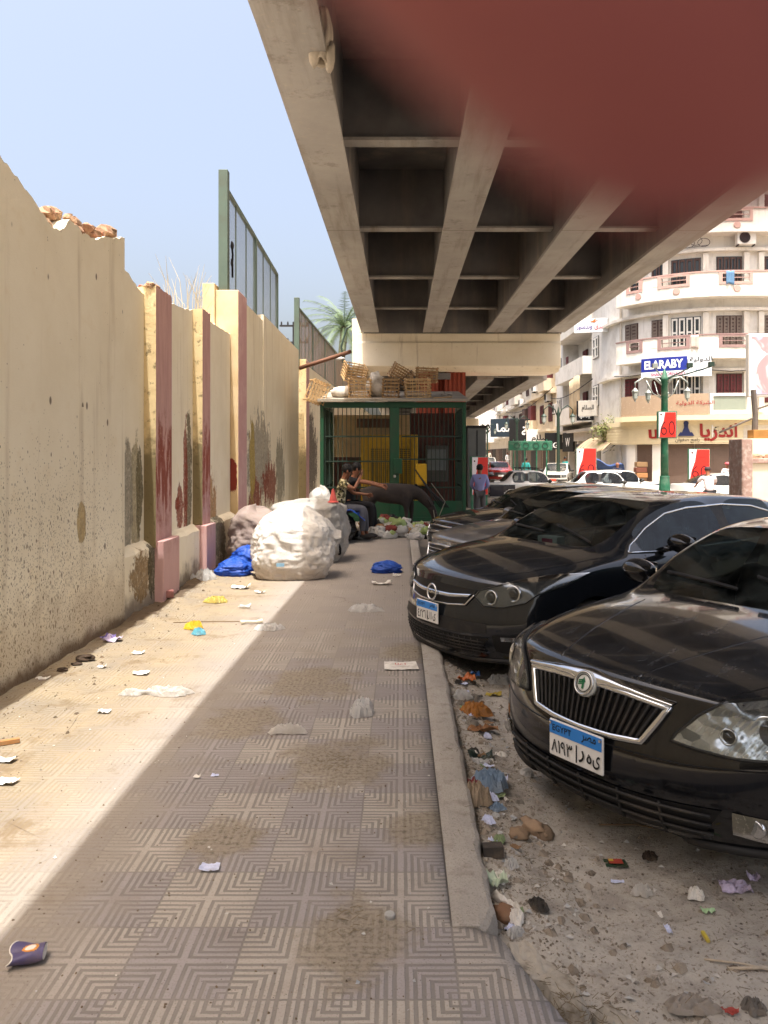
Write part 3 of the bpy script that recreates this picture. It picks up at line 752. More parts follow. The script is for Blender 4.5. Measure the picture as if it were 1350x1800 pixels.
bars('side_bars', (CX1-.05, CY0+.15), (CX1-.05, CY1-.15), 14, .1, CZ-.12, (.82, 1.45, 2.05))
m_ = MB().box((-.25, CY0-.03, .1), (-.03, CY0+.05, CZ-.14)); m_.build('door_post', M_green, cg, bevel=.008)
m_ = MB().box((-.16, CY0-.07, 1.15), (.04, CY0-.032, 1.52)); m_.build('lock_box', M_green, cg, bevel=.01)
m_ = MB().lathe([(.001, 0), (.03, .005), (.03, .06), (.001, .065)], 8, (-.14, CY0-.07, 1.06)); m_.build('padlock', wmat('padlock_steel', lin('#c8c8c4'), .3, .8), cg)
m_ = MB().box((CX0+.1, CY0+.01, .1), (CX1-.1, CY0+.035, .5)); m_.build('kick_plate', M_green, cg, bevel=.004)
M_intc = wmat('cream_rear_sheet', lin('#cbb389'), .85, var=.2, sc=2, dirt=lin('#8b7a5f'), da=.5)
M_intm = wmat('maroon_rear_sheet', lin('#5b3a34'), .85, var=.2, sc=2, dirt=lin('#2c221f'), da=.6)
m_ = MB().box((CX0+.1, CY1-.03, 1.55), (.25, CY1, 2.7)); m_.build('rear_panel', M_intc, cg)
m_ = MB().box((CX0+.1, CY1-.035, .0), (.25, CY1-.005, 1.548)); m_.box((.252, CY1-.03, .0), (CX1-.1, CY1, 2.75)); m_.build('rear_panel', M_intm, cg)
m_ = MB().box((-1.2, CY1-.06, 2.35), (-.1, CY1-.036, 2.6)); m_.build('rear_board', wmat('brown_board', lin('#6a5144'), .8), cg)
# generator cabinet inside
M_yelc = wmat('yellow_enamel', lin('#c49a1c'), .5, var=.2, sc=3, dirt=lin('#7a6018'), da=.5, dsc=3)
gn = thing('generator_cabinet', 'yellow generator cabinet with two mesh grilles standing inside the green cage', 'generator', (-.28, 19.5, 0))
MB().box((-.72, 0, .05), (.72, 1.1, 2.12)).build('housing', M_yelc, gn, bevel=.02)
for x0, x1 in ((-.48, .03), (.20, .52)):
    m_ = MB().box((x0, -.03, .75), (x1, -.012, 1.78)); m_.build('grille', wmat('grille_dark', lin('#4c3d12'), .6), gn)
    m_ = MB(); nx_ = int((x1-x0)/.05)
    for i in range(nx_+1): m_.box((x0+i*(x1-x0)/nx_-.008, -.045, .76), (x0+i*(x1-x0)/nx_+.008, -.031, 1.77))
    for i in range(21): m_.box((x0, -.056, .76+i*.05), (x1, -.046, .776+i*.05))
    m_.build('grille_mesh', M_yelc, gn)
MB().box((-.72, -.03, .05), (-.60, -.002, 2.1)).build('edge_strip', M_yelc, gn); MB().box((.58, -.03, .05), (.7, -.002, 2.1)).build('edge_strip', M_yelc, gn)
yb = thing('switch_box', 'small yellow switch box fixed on the cage bars right of the generator', 'box', (.5, CY0-.02, .87))
MB().box((-.13, -.1, 0), (.13, .05, .52)).build('case', M_yelc, yb, bevel=.012)
MB().box((-.11, -.112, .03), (.11, -.1, .49)).build('door', M_yelc, yb, bevel=.004)
bk = thing('meter_box', 'dark metal meter cabinet behind the right hand bars of the cage', 'cabinet', (.95, 20.2, .9))
MB().box((-.3, 0, 0), (.3, .4, .95)).build('case', wmat('dull_grey', lin('#4c4a46'), .6), bk, bevel=.01)
MB().box((-.24, -.02, .3), (.24, 0, .85)).build('window', wmat('dull_pane', lin('#6d7375'), .3), bk)
m_ = MB()
for i in range(5): m_.tube([(.35, 18.35, 1.25), (.55+.05*i, 18.3, .95-.06*i), (.75+.08*i, 18.28, .65-.05*i), (.95+.05*i, 18.3, .35)], .014, 6)
tag(m_.build('cable_loops', wmat('black_cable', lin('#18181a'), .6), smooth=True), 'black cables looping down the cage front right of the yellow switch box', 'cables')
m_ = MB().tube([(.68, 29.95, 3.95), (.6, 24, 3.75), (.3, 21.5, 3.95), (-.0, 21.0, 3.6), (-.1, 20.8, 3.3)], .03, 6)
tag(m_.build('cable', wmat('black_cable2', lin('#101012'), .6), smooth=True), 'thick black cable looping from the red pier over the cage roof', 'cable')

# crates of palm ribs on the roof
M_rib = wmat('palm_rib_wood', lin('#c9a878'), .85, var=.3, sc=8, dirt=lin('#8c6c44'), da=.6, dsc=6)
M_ribd = wmat('old_palm_rib', lin('#a98a62'), .85, var=.3, sc=8, dirt=lin('#6c5236'), da=.6, dsc=6)
def rz_roof(y): return CZ+.065+(y-CY0)*.157
def crate(loc, rot, dims, label, mt):
    m_ = MB(); w, d, h = dims
    nb = 5
    for z in [h*i/5 for i in range(6)]:
        for y in (-d/2, d/2): m_.bar((-w/2-.03, y, z), (w/2+.03, y, z), .022)
        for x in (-w/2, w/2): m_.bar((x, -d/2-.03, z+.02), (x, d/2+.03, z+.02), .022)
    for i in range(nb):
        t = -w/2+w*i/(nb-1)
        for y in (-d/2, d/2): m_.bar((t, y, -.01), (t, y, h+.03), .016)
        m_.bar((t, -d/2, .0), (t, d/2, .0), .018)
    for i in range(4):
        t = -d/2+d*i/3
        for x in (-w/2, w/2): m_.bar((x, t, -.01), (x, t, h+.03), .016)
    o = m_.build('palm_crate', mt, loc=loc, rot=rot)
    return tag(o, label, 'crate', 'palm rib crates on the cage roof')
yR = 19.0
def onroof(x, y, dz=.03): return (x, y, rz_roof(y)+dz)
crate((-1.86, 18.72, 3.06), (R(8), R(-70), R(15)), (.5, .42, .38), 'pale crate tipped on its side at the left end of the cage roof', M_rib)
crate(onroof(-1.02, 18.95), (R(9), 0, R(8)), (.52, .45, .42), 'sunlit upright crate stacked with torn sacking, second from the left on the roof', M_rib)
crate((-1.2, 19.3, 3.5), (R(25), R(8), R(20)), (.52, .42, .36), 'crate on top of the pile against the white bag, highest on the left', M_rib)
crate(onroof(-.24, 18.9), (R(9), R(2), R(-3)), (.38, .38, .42), 'small square crate in the middle of the roof edge', M_ribd)
crate((-.08, 19.3, 3.48), (R(20), R(28), R(15)), (.5, .4, .34), 'crate lying tilted across the crates in the middle of the roof', M_ribd)
crate(onroof(.42, 18.95), (R(9), R(-2), R(6)), (.58, .45, .42), 'wide upright crate, rightmost along the front edge of the cage roof', M_rib)
crate((.66, 19.5, 3.46), (R(9), R(4), R(-8)), (.5, .4, .34), 'crate resting on the rightmost crates, just under the red pier', M_ribd)
M_sack = wmat('white_woven_sack', lin('#cfc8bb'), .9, var=.25, sc=5, dirt=lin('#8b7f6c'), da=.5, dsc=4, bump=.5, bsc=40)
m_ = MB().blob((-.62, 19.1, 3.33), (.22, .2, .32), 10, 14, .45, 1.8, 3, flat=rz_roof(19.1)); tag(m_.build('roof_sack', M_sack, smooth=True), 'white crumpled plastic bag standing between the crates on the cage roof', 'bag')
m_ = MB().blob((-1.45, 18.9, 3.12), (.26, .2, .16), 8, 14, .45, 1.8, 9, flat=rz_roof(18.9)); tag(m_.build('roof_sack', M_sack, smooth=True), 'torn sunlit sacking lying flat beside the tipped crate on the cage roof', 'bag')
m_ = MB().tube([(.8, 18.6, rz_roof(18.6)+.02), (1.25, 18.75, rz_roof(18.75)+.03)], .02, 6); tag(m_.build('stick', M_ribd), 'thin wooden stick lying on the cage roof right of the crates', 'stick')
m_ = MB().blob((1.2, 19.6, rz_roof(19.6)+.03), (.16, .12, .06), 6, 10, .4, 2, 4); tag(m_.build('stone', M_conc), 'flat grey stone lying near the right end of the cage roof', 'stone')
# ================================================================ buildings across the road
class Path:
    def __init__(s, pts):
        s.p = [Vector((x, y, 0)) for x, y in pts]; s.c = [0]
        for a, b in zip(s.p, s.p[1:]): s.c.append(s.c[-1]+(b-a).length)
        s.L = s.c[-1]
        s.n = []
        seg = []
        for a, b in zip(s.p, s.p[1:]):
            d = (b-a).normalized(); seg.append(Vector((d.y, -d.x, 0)))
        for i in range(len(s.p)):
            v = seg[max(0, i-1)]+seg[min(i, len(seg)-1)]; s.n.append(v.normalized())
    def at(s, t, off=0, z=0):
        i = 0
        while i < len(s.c)-2 and t > s.c[i+1]: i += 1
        f = (t-s.c[i])/(s.c[i+1]-s.c[i]); p = s.p[i].lerp(s.p[i+1], f); n = s.n[i].lerp(s.n[i+1], max(0, min(1, f))).normalized()
        return (p.x+n.x*off, p.y+n.y*off, z)
    def ang(s, t):
        a = Vector(s.at(t-.05)); b = Vector(s.at(t+.05)); return math.atan2(b.y-a.y, b.x-a.x)
    def s_px(s, px, off=0):
        lo, hi = 0, s.L
        for _ in range(40):
            m_ = (lo+hi)/2; q = s.at(m_, off)
            if 704+1350*q[0]/q[1] < px: lo = m_
            else: hi = m_
        return lo
    def strip(s, mb, s0, s1, z0, z1, o0, o1, st=.5):
        n = max(1, math.ceil((s1-s0)/st)); vs = []
        for i in range(n+1):
            t = s0+(s1-s0)*i/n
            vs += [s.at(t, o1, z0), s.at(t, o1, z1), s.at(t, o0, z1), s.at(t, o0, z0)]
        fs = [(i*4+k, (i+1)*4+k, (i+1)*4+(k+1) % 4, i*4+(k+1) % 4) for i in range(n) for k in range(4)]
        fs += [(3, 2, 1, 0), (n*4, n*4+1, n*4+2, n*4+3)]
        return mb.add(vs, fs)
WB = dict(var=.12, sc=.6, dirt=lin('#8f8574'), da=.35, dsc=.9, streak=.3)
M_bld = wmat('offwhite_render', lin('#dedcd6'), .85, **WB)
M_bld2 = wmat('pale_cream_render', lin('#dad6cd'), .85, **WB)
M_bld3 = wmat('grey_render', lin('#bfb9ae'), .85, **WB)
M_bld4 = wmat('warm_render', lin('#cdbfa6'), .85, **WB)
M_trim = wmat('dusty_rose_trim', lin('#b3938a'), .8, var=.2, sc=2)
M_trimg = wmat('mauve_trim', lin('#8d7470'), .8, var=.2, sc=2)
M_shut = wmat('brown_shutter', lin('#4b3833'), .7, var=.25, sc=3)
M_shutm = wmat('maroon_shutter', lin('#5e2a2c'), .7, var=.25, sc=3)
M_shutg = wmat('grey_brown_shutter', lin('#6d625a'), .7, var=.25, sc=3)
M_wht = wmat('white_frame', lin('#d8d6d0'), .6, var=.1)
M_pane = mat('dark_window_glass', lambda n: dict(color=lin('#20262a'), rough=.08, spec=.6))
M_roll = wmat('roller_shutter_brown', lin('#65544a'), .6, var=.2, sc=2)
M_band = wmat('cream_slats', lin('#d2c5a4'), .7, var=.12, sc=1.5)
M_dark = wmat('dark_shop', lin('#1b1a1b'), .6, var=.3)
M_gfrm = wmat('tan_glass_panel', lin('#a08c76'), .25, var=.1, sc=.8, spec=.6)

def win(par, P, s0, s1, z0, z1, mt, nleaf=2, off=.02, openwin=False, name='window'):
    f = MB(); P.strip(f, s0, s1, z0, z1, off-.1, off+.03); fr = f.build(name, M_pane if openwin else M_shut, par)
    w = (s1-s0)/nleaf
    for i in range(nleaf):
        a = s0+w*i+.04; b = s0+w*(i+1)-.04; m_ = MB()
        P.strip(m_, a, a+.07, z0+.05, z1-.05, off+.032, off+.075); P.strip(m_, b-.07, b, z0+.05, z1-.05, off+.032, off+.075)
        for z in (z0+.05, (z0+z1)/2-.05, z1-.15): P.strip(m_, a+.072, b-.072, z, z+.1, off+.032, off+.073)
        if not openwin:
            k = 7
            for j in range(k):
                z = z0+.16+(z1-z0-.33)*j/k; P.strip(m_, a+.072, b-.072, z, z+(z1-z0-.33)/k*.6, off+.034, off+.06)
        m_.build('sash' if openwin else 'shutter_leaf', mt, fr)
    return fr
arc = [(17.6-5*math.cos(R(a)), 46-5*math.sin(R(a))) for a in range(0, 91, 10)]
PB = Path([(12.6, 48.2)]+arc+[(34, 41)])
cb = thing('corner_building', 'tall off white apartment building with a rounded corner, curved balconies and a shuttered shop below', 'building')
m_ = MB(); N = 2+len(arc)
out = [(12.6, 48.2)]+arc+[(34, 41), (34, 60), (12.6, 60)]
m_.v = [(x, y, -.8) for x, y in out]+[(x, y, 17.5) for x, y in out]; n = len(out)
out2 = out[:-2]
m_.v = [(x, y, -.8) for x, y in out2+[(34, 48.2)]]+[(x, y, 17.5) for x, y in out2+[(34, 48.2)]]; n = len(out2)+1
m_.f = [(i, n+i, n+(i+1) % n, (i+1) % n) for i in range(n)]+[tuple(range(n, 2*n))]
m_.build('wall', M_bld, cb)
def parapet(par, P, s0, s1, z0, z1, off, trim, openings, dots=(), mt=M_bld2, trimmt=M_trim):
    """solid balcony front with framed slots"""
    m_ = MB(); zs = z1-.52; th = .12
    P.strip(m_, s0, s1, z0, zs, off-th, off)
    P.strip(m_, s0, s1, z0-.12, z0-.001, -.1, off+.03)
    cur = s0
    for a, b in list(openings)+[(s1, s1)]:
        if a > cur+.02: P.strip(m_, cur, a, zs+.001, z1-.1, off-th, off)
        cur = b
    P.strip(m_, s0, s1, z1-.099, z1, off-th, off)
    bp = m_.build('balcony', mt, par)
    if trim:
        t = MB(); P.strip(t, s0, s1, z1+.002, z1+.07, off-th-.03, off+.04)
        for a, b in openings:
            P.strip(t, a-.16, b+.16, zs-.14, zs-.0, off+.002, off+.03)
            P.strip(t, a-.16, a, zs+.001, z1, off+.002, off+.03); P.strip(t, b, b+.16, zs+.001, z1, off+.002, off+.03)
            P.strip(t, a, b, z1-.098, z1, off+.002, off+.03); P.strip(t, a, b, zs+.2, zs+.24, off-.07, off-.03)
        t.build('trim', trimmt, bp)
        for d in dots:
            q = MB(); ang = P.ang(d); q.lathe([(.001, 0), (.19, 0), (.17, .03), (.001, .03)], 14, M=Matrix.Translation(P.at(d, off, (z0+zs)/2-.05)) @ Matrix.Rotation(ang, 4, 'Z') @ Matrix.Rotation(R(90), 4, 'X')); q.build('roundel', trimmt, bp)
    return bp
sx = lambda px, off=0: PB.s_px(px, off)
S0 = PB.s_px(1088, .9)
for z0, z1, tm in ((6.8, 7.9, M_trimg), (10.05, 11.2, M_trim), (13.4, 14.5, M_trim), (16.4, 17.4, M_trim)):
    ops = [(sx(1106, .9), sx(1124, .9)), (sx(1162, .9), sx(1206, .9)), (sx(1270, .9), sx(1318, .9)), (sx(1318, .9)+1.6, sx(1318, .9)+3)]
    parapet(cb, PB, max(.3, S0-.2), PB.L-1, z0, z1, .9, True, ops, [sx(1122, .9), sx(1189, .9), sx(1296, .9)] if z0 > 9 else (), trimmt=tm)
for z in (9.28, 12.45, 15.7, 6.05):
    m_ = MB(); PB.strip(m_, .3, PB.L-1, z, z+.16, -.05, .35); m_.build('ledge', M_bld2, cb)
for fl, (z0, z1) in enumerate(((7.4, 9.05), (10.7, 12.2), (14.0, 15.5), (4.4, 5.95))):
    mt = (M_shutg, M_shut, M_shut, M_shutm)[fl]
    for (a, b), op in zip(((1100, 1122), (1146, 1170), (1180, 1232), (1259, 1304), (1342, 1378)), (0, 0, 1, 0, 0)):
        win(cb, PB, sx(a), sx(b), z0, z1, M_wht if (op and fl in (0, 3)) else mt, 4 if b-a > 40 else 2, openwin=(op and fl in (0, 3)) or (fl == 1))
    for px in (1172, 1240, 1310, 1336):
        m_ = MB(); s_ = sx(px); PB.strip(m_, s_-.14, s_+.14, z0-.5, z1+.2, -.05, .22); m_.build('pilaster', M_bld2, cb)
# mezzanine front
m_ = MB(); PB.strip(m_, sx(1092, .9), sx(1246, .9), 3.75, 4.85, .78, .9, .3); m_.build('fascia_panel', M_gfrm, cb)
m_ = MB(); PB.strip(m_, sx(1248, .9), sx(1318, .9), 3.75, 3.95, .78, .9); PB.strip(m_, sx(1248, .9), sx(1318, .9), 4.7, 4.85, .78, .9)
for px in (1248, 1314, 1326): PB.strip(m_, sx(px, .9), sx(px, .9)+.14, 3.951, 4.699, .78, .9)
m_.build('railing', M_bld2, cb)
m_ = MB(); PB.strip(m_, sx(1252, .9), sx(1312, .9), 3.97, 4.68, .80, .85); m_.build('glass_panel', wmat('greenish_glass', lin('#8c9486'), .2, var=.1), cb)
m_ = MB(); PB.strip(m_, max(.3, S0-.2), PB.L-1, 3.45, 3.72, -.05, 1.0); PB.strip(m_, .2, PB.L-1, 3.2, 3.449, -.05, .55); m_.build('cornice', M_band, cb)
m_ = MB()
for i in range(12): z = 2.2+i*.083; PB.strip(m_, 2.0, sx(1300), z, z+.078, .2, .5+.02*(i % 2))
m_.build('slatted_band', M_band, cb)
for a, b in ((1117, 1150), (1172, 1220), (1222, 1300)):
    m_ = MB()
    z = -.7
    while z < 2.15: PB.strip(m_, sx(a), sx(b), z, z+.10, .1, .16); PB.strip(m_, sx(a), sx(b), z+.1001, z+.12, .1, .14); z += .1202
    m_.build('roller_shutter', M_roll, cb)
for px in (1108, 1151, 1302):
    m_ = MB(); PB.strip(m_, sx(px), sx(px)+.65, -.8, 2.19, -.05, .3); m_.build('pillar', M_wht, cb)
# lettering and signs
RED = wmat('red_lettering', lin('#8e2320'), .5); NAVY = wmat('navy_lettering', lin('#28305e'), .5); BLK = wmat('black_lettering', lin('#101012'), .5)
WHT = wmat('white_lettering', lin('#e8e8e6'), .5, var=.05)
def sign_on_path(P, s_c, z_c, w, h, off, base, texts, name, label, cat='sign', th=.1, frame=None):
    """texts: (string, x, y, w, h, material, bold)"""
    t = thing(name, label, cat, P.at(s_c, off, z_c)); inv = Vector(P.at(s_c, off, z_c))
    L = lambda s_, o_, z_: tuple(Vector(P.at(s_, o_, z_))-inv)
    if base:
        m_ = MB(); P.strip(m_, s_c-w/2, s_c+w/2, -h/2, h/2, off-th, off, .3); m_.v = [(x-inv.x, y-inv.y, z) for x, y, z in m_.v]; m_.build('panel', base, t)
    for tx, x, y, tw, th_, mt, bd in texts:
        m_ = MB(); put_text(m_, tx, tw, th_, None, bd, lambda q: L(s_c+x+q[0], off+.012, z_c+y+q[1])); m_.build('lettering', mt, t)
    return t
sc_ = sx(1264, .55)
sg = sign_on_path(PB, sc_, 2.75, .1, .1, .54, None, [('اندريا', 0, .05, 1.75, .95, RED, .03)], 'shop_lettering', 'large slanted red Arabic shop name on the cream slatted band of the corner shop')
s2 = sx(1206, .55)
sign_on_path(PB, s2, 2.4, .1, .1, .54, None, [('رامح صفوان', .05, -.02, 1.1, .28, BLK, .01)], 'shop_lettering', 'small black Arabic handwriting under the blue triangle emblem of the corner shop')
t = thing('triangle_emblem', 'dark blue triangle emblem with a ball on top, on the corner shop band', 'emblem', PB.at(s2, .55, 2.62), PB.ang(s2))
m_ = MB().prism([(-.42, 0), (.42, 0), (.3, .2), (.2, .2), (.1, .45), (.1, .6), (-.1, .6), (-.1, .45), (-.2, .2), (-.3, .2)], .03, Matrix.Rotation(R(90), 4, 'X')); m_.build('triangle', NAVY, t)
m_ = MB().lathe([(.001, 0), (.13, 0), (.13, .03), (.001, .03)], 14, M=Matrix.Translation((0, 0, .68)) @ Matrix.Rotation(R(90), 4, 'X')); m_.build('ball', NAVY, t)
s3 = sx(1148, .55)
sign_on_path(PB, s3, 2.75, .1, .1, .54, None, [('لا', 0, 0, .5, .5, RED, .04)], 'shop_lettering', 'short red Arabic lettering on the cream band left of the lamp post banner')
sE = sx(1166, .95); sD = sx(1228, .95)
M_blue = wmat('blue_sign', lin('#1c2c86'), .45, var=.05); M_wsign = wmat('white_sign', lin('#d9dee2'), .5, var=.08)
wE = sx(1208, .95)-sx(1127, .95)
eb = sign_on_path(PB, (sx(1208, .95)+sx(1127, .95))/2, 6.48, wE, .72, .95, M_blue, [('ELARABY', 0, 0, wE*.84, .46, WHT, .035)], 'shop_sign', 'blue sign reading ELARABY in white on the curved front of the corner building')
wD = sx(1251, .95)-sx(1209, .95)
M_dgrey = wmat('grey_print', lin('#33383c'), .6)
sign_on_path(PB, (sx(1251, .95)+sx(1209, .95))/2, 6.3, wD, 1.08, .95, M_wsign, [('الدولية', .05, .33, .95, .32, M_dgrey, .02), ('الشركة الدولية', 0, 0, 1.3, .12, M_dgrey, 0), ('شركة', 0, -.22, .35, .13, M_blue, .02)], 'shop_sign', 'white sign with dark Arabic word, joined to the right of the ELARABY sign')
M_prp = wmat('magenta_lettering', lin('#a02a55'), .5)
sign_on_path(PB, (sx(1208, .95)+sx(1127, .95))/2, 5.95, wE, .30, .95, M_wsign, [('SHARP TORNADO', .2, 0, wE*.72, .17, M_prp, .02)], 'shop_sign', 'narrow white strip reading SHARP TORNADO under the ELARABY sign')
sign_on_path(PB, sx(1222, .92), 4.35, .1, .1, .915, None, [('الشركة الدولية', 0, 0, 1.6, .26, RED, .01)], 'shop_lettering', 'dull red Arabic words on the tan curved balcony panel above the corner shop')

def ac_unit(loc, rz, label, sc=1):
    t = thing('air_conditioner', label, 'air conditioner', loc, rz); t.scale = (sc, sc, sc)
    MB().box((-.45, -.32, 0), (.45, 0, .62)).build('case', M_wht, t, bevel=.02)
    m_ = MB()
    for r in (.06, .13, .2, .25): m_.tube([(-.1+r*math.cos(a), -.335, .31+r*math.sin(a)) for a in [2*math.pi*i/16 for i in range(16)]], .012, 4, closed=True)
    m_.lathe([(.001, 0), (.26, 0), (.26, .008), (.001, .008)], 16, M=Matrix.Translation((-.1, -.322, .31)) @ Matrix.Rotation(R(90), 4, 'X')); m_.build('fan_grille', M_dark, t)
    for x in (-.4, .36): MB().box((x, -.3, -.06), (x+.04, 0, -.002)).build('bracket', M_dark, t)
    return t
s_ = sx(1303); ac_unit(PB.at(s_, .36, 12.68), PB.ang(s_), 'white air conditioner high on the rounded building, under its upper balcony', 1.1)
ac_unit((16.95, 40.95, 2.55), 0, 'white air conditioner beside the corner shop sign above the stub wall', 1.1)
ac_unit((12.55, 54.2, 4.6), R(-90), 'dark round fan air conditioner in the side balcony of the pale building')
# side building along the street
PC = Path([(12.6, 62), (12.6, 48.25)])
sb = thing('apartment_building', 'pale apartment building with stacked side balconies and red shutters, left of the rounded corner building', 'building')
yC = lambda px, off=0: PC.s_px(px, off)
m_ = MB().box((13.8, 48.25, -.8), (24, 62, 14.0)); m_.box((12.6, 48.25, 3.4), (13.799, 50.6, 13.6)); m_.box((12.6, 59.6, 3.4), (13.799, 62, 13.2))
m_.build('wall', M_bld, sb)
for z0, z1 in ((4.0, 5.0), (7.15, 8.15), (10.3, 11.3)):
    m_ = MB().box((12.0, 50.602, z0), (12.14, 59.598, z1)); m_.box((12.0, 50.602, z0-.18), (13.798, 59.598, z0-.001)); m_.box((12.141, 50.602, z0), (12.6, 50.74, z1)); m_.box((12.141, 59.46, z0), (12.6, 59.598, z1))
    m_.build('balcony', M_bld2, sb)
for z in (4.1, 7.2, 10.4):
    for y0, y1, mt in ((53, 54.6, M_shutm), (56.4, 57.6, M_shutm)):
        m_ = MB().box((13.7, y0, z), (13.79, y1, z+2.2)); w_ = m_.build('balcony_door', M_shut, sb)
        for k in range(2): MB().box((13.64, y0+.05+k*(y1-y0)/2, z+.05), (13.698, y0+(k+1)*(y1-y0)/2-.05, z+2.15)).build('shutter_leaf', mt, w_)
    q = Path([(12.6, 50.6), (12.6, 48.25)]); win(sb, q, .5, 1.9, z+.6, z+2.0, M_wht, 2, openwin=True)
    q = Path([(12.6, 62), (12.6, 59.6)]); win(sb, q, .5, 1.9, z+.6, z+2.0, M_wht, 2, openwin=True)
m_ = MB().box((12.55, 57.6, 7.9), (12.6, 58.3, 9.0)); m_.build('open_shutter', M_shutm, sb)
m_ = MB()
def cur(u, v): return (11.95+.05*math.sin(u*22), 51.2+3.2*u, 6.9-2.6*v+.1*math.sin(u*5))
m_.grid(cur, 40, 4); tag(m_.build('balcony_curtain', wmat('beige_canvas', lin('#b3a183'), .9, var=.15), smooth=True, solid=.01), 'long beige canvas curtain hanging over the first floor balcony of the pale building', 'curtain')
m_ = MB().box((12.25, 48.3, 3.2), (13.799, 62, 3.4)); m_.box((12.55, 48.3, 2.6), (13.798, 62, 3.199)); m_.build('shop_fascia', M_bld3, sb)
for y0, y1, mt in ((48.6, 51.2, M_dark), (51.5, 54.4, M_dark), (54.8, 57.4, M_roll), (57.8, 61.5, M_dark)):
    MB().box((13.5, y0, -.7), (13.79, y1, 2.59)).build('shop_front', mt, sb)
for y in (51.22, 54.5, 57.5): MB().box((12.6, y, -.7), (13.798, y+.25, 2.598)).build('pillar', M_bld2, sb)
# more frontages farther along the street
far_specs = [(62.1, 74, 9.4, M_bld4, M_shutm, 'low warm beige street building with maroon bay windows, next past the pale building'),
             (74.1, 88, 10.2, M_bld3, M_shut, 'grey plastered street building beyond the maroon windowed one'),
             (88.1, 108, 9.2, M_bld2, M_shutm, 'cream street building with white shop boards, third before the street end'),
             (108.1, 135, 9.6, M_bld4, M_shut, 'dusty tan street building near the far end of the row'),
             (135.1, 180, 10.5, M_bld3, M_shutg, 'last and farthest greyish block of the street row')]
for i, (y0, y1, h, mt, sh, lb) in enumerate(far_specs):
    b = thing('street_building', lb, 'building')
    X = 12.6+.15*(i % 2)
    MB().box((X, y0, -.6), (X+9, y1, h)).build('wall', mt, b)
    n = int((y1-y0)/3.6); P = Path([(X, y1), (X, y0)])
    for fl in range(2):
        z = 3.9+3.1*fl
        for k in range(n):
            s0 = (k+.25)*(y1-y0)/n
            if (k+fl+i) % 3 == 0:
                m_ = MB(); P.strip(m_, s0-.4, s0+2.3, z-.1, z+.9, 0, .9); m_.build('balcony', mt, b)
                m_ = MB(); P.strip(m_, s0+.1, s0+1.6, z+.91, z+2.3, .0, .5); m_.build('bay_window', sh, b)
            else: win(b, P, s0, s0+1.5, z+.5, z+2.1, sh)
        m_ = MB(); P.strip(m_, 0, P.L, z-.35, z-.15, -.05, .5+.3*(fl == 0)); m_.build('ledge', mt, b)
    m_ = MB(); P.strip(m_, 0, P.L, h, h+.25, -.3, .35); m_.build('cornice', mt, b)
    for k in range(n+1):
        a = (k+.06)*(y1-y0)/(n+1); e = (k+.9)*(y1-y0)/(n+1)
        m_ = MB(); P.strip(m_, a, e, -.5, 2.4, -.05, .06); m_.build('shop_front', (M_dark, M_roll, M_shut)[(k+i) % 3], b)
# projecting shop boards along the street
boards = [(50.0, 12.0, 4.5, 1.15, 1.3, '#141416', [('شركة', .0, .25), ('بيت العود', 0, -.25)], 'black square board with white Arabic lines on the first floor balcony'),
          (49.2, 12.0, 4.6, 1.3, 1.0, '#b9b4aa', [('السلام', 0, 0)], 'grey board with raised white Arabic letters next to the black square board'),
          (56.5, 12.3, 2.55, 1.7, 1.4, '#131417', [('W', 0, 0)], 'black shop board with a white winged emblem above the striped doorway'),
          (51.8, 12.2, 2.0, 1.6, .7, '#2c2d30', [('HOF', 0, 0)], 'dark shop board with white block letters reading HOF'),
          (60.0, 12.0, 2.7, 1.6, 1.3, '#17181a', [('JG', 0, -.3)], 'black shop board with white letters JG beside the lamp post'),
          (66.0, 12.0, 3.0, 2.6, 1.6, '#dedad2', [('سلام', 0, 0)], 'white shop board with black swirling letters along the street'),
          (72.0, 11.8, 3.7, 3.6, 2.6, '#191a1c', [('شركة', .6, 0)], 'large black framed shop board leaning out over the pavement'),
          (84.0, 11.6, 4.6, 4, 2.0, '#24323c', [('سما', 0, 0)], 'dark teal shop board high above the middle of the street row'),
          (98.0, 11.0, 5.2, 3.5, 4.0, '#e4e2dd', [('نور', 0, 0)], 'tall white shop board with dark letters far along the street'),
          (118.0, 10.4, 6.0, 5, 3.0, '#2a2c30', [('الامل', 0, 0)], 'dark board with pale letters at the far end of the street'),
          (135.0, 9.2, 6.4, 6, 3.6, '#b53a35', [('كل', 0, 0)], 'faded red shop board at the very end of the street')]
for y, x, z, w, h, col, txs, lb in boards:
    t = thing('shop_board', lb, 'sign', (x, y, z), R(-35) if x < 12.2 else R(-75))
    MB().box((-w/2, 0, -h/2), (w/2, .15, h/2)).build('panel', wmat('board_'+col[1:], lin(col), .5, var=.12), t, bevel=.02)
    dark = int(col[1:3], 16) < 140
    for tx, a, b_ in txs:
        m_ = MB(); put_text(m_, tx, w*(.62 if len(tx) > 2 else .4), h*(.34 if len(txs) > 1 else .45), FACE((a*w*.3, -.012, b_*h)), .02); m_.build('lettering', WHT if dark else BLK, t)
    MB().bar((w/2-.05, .16, 0), (w/2+.9, .8, 0), .06).build('bracket', M_dark, t)
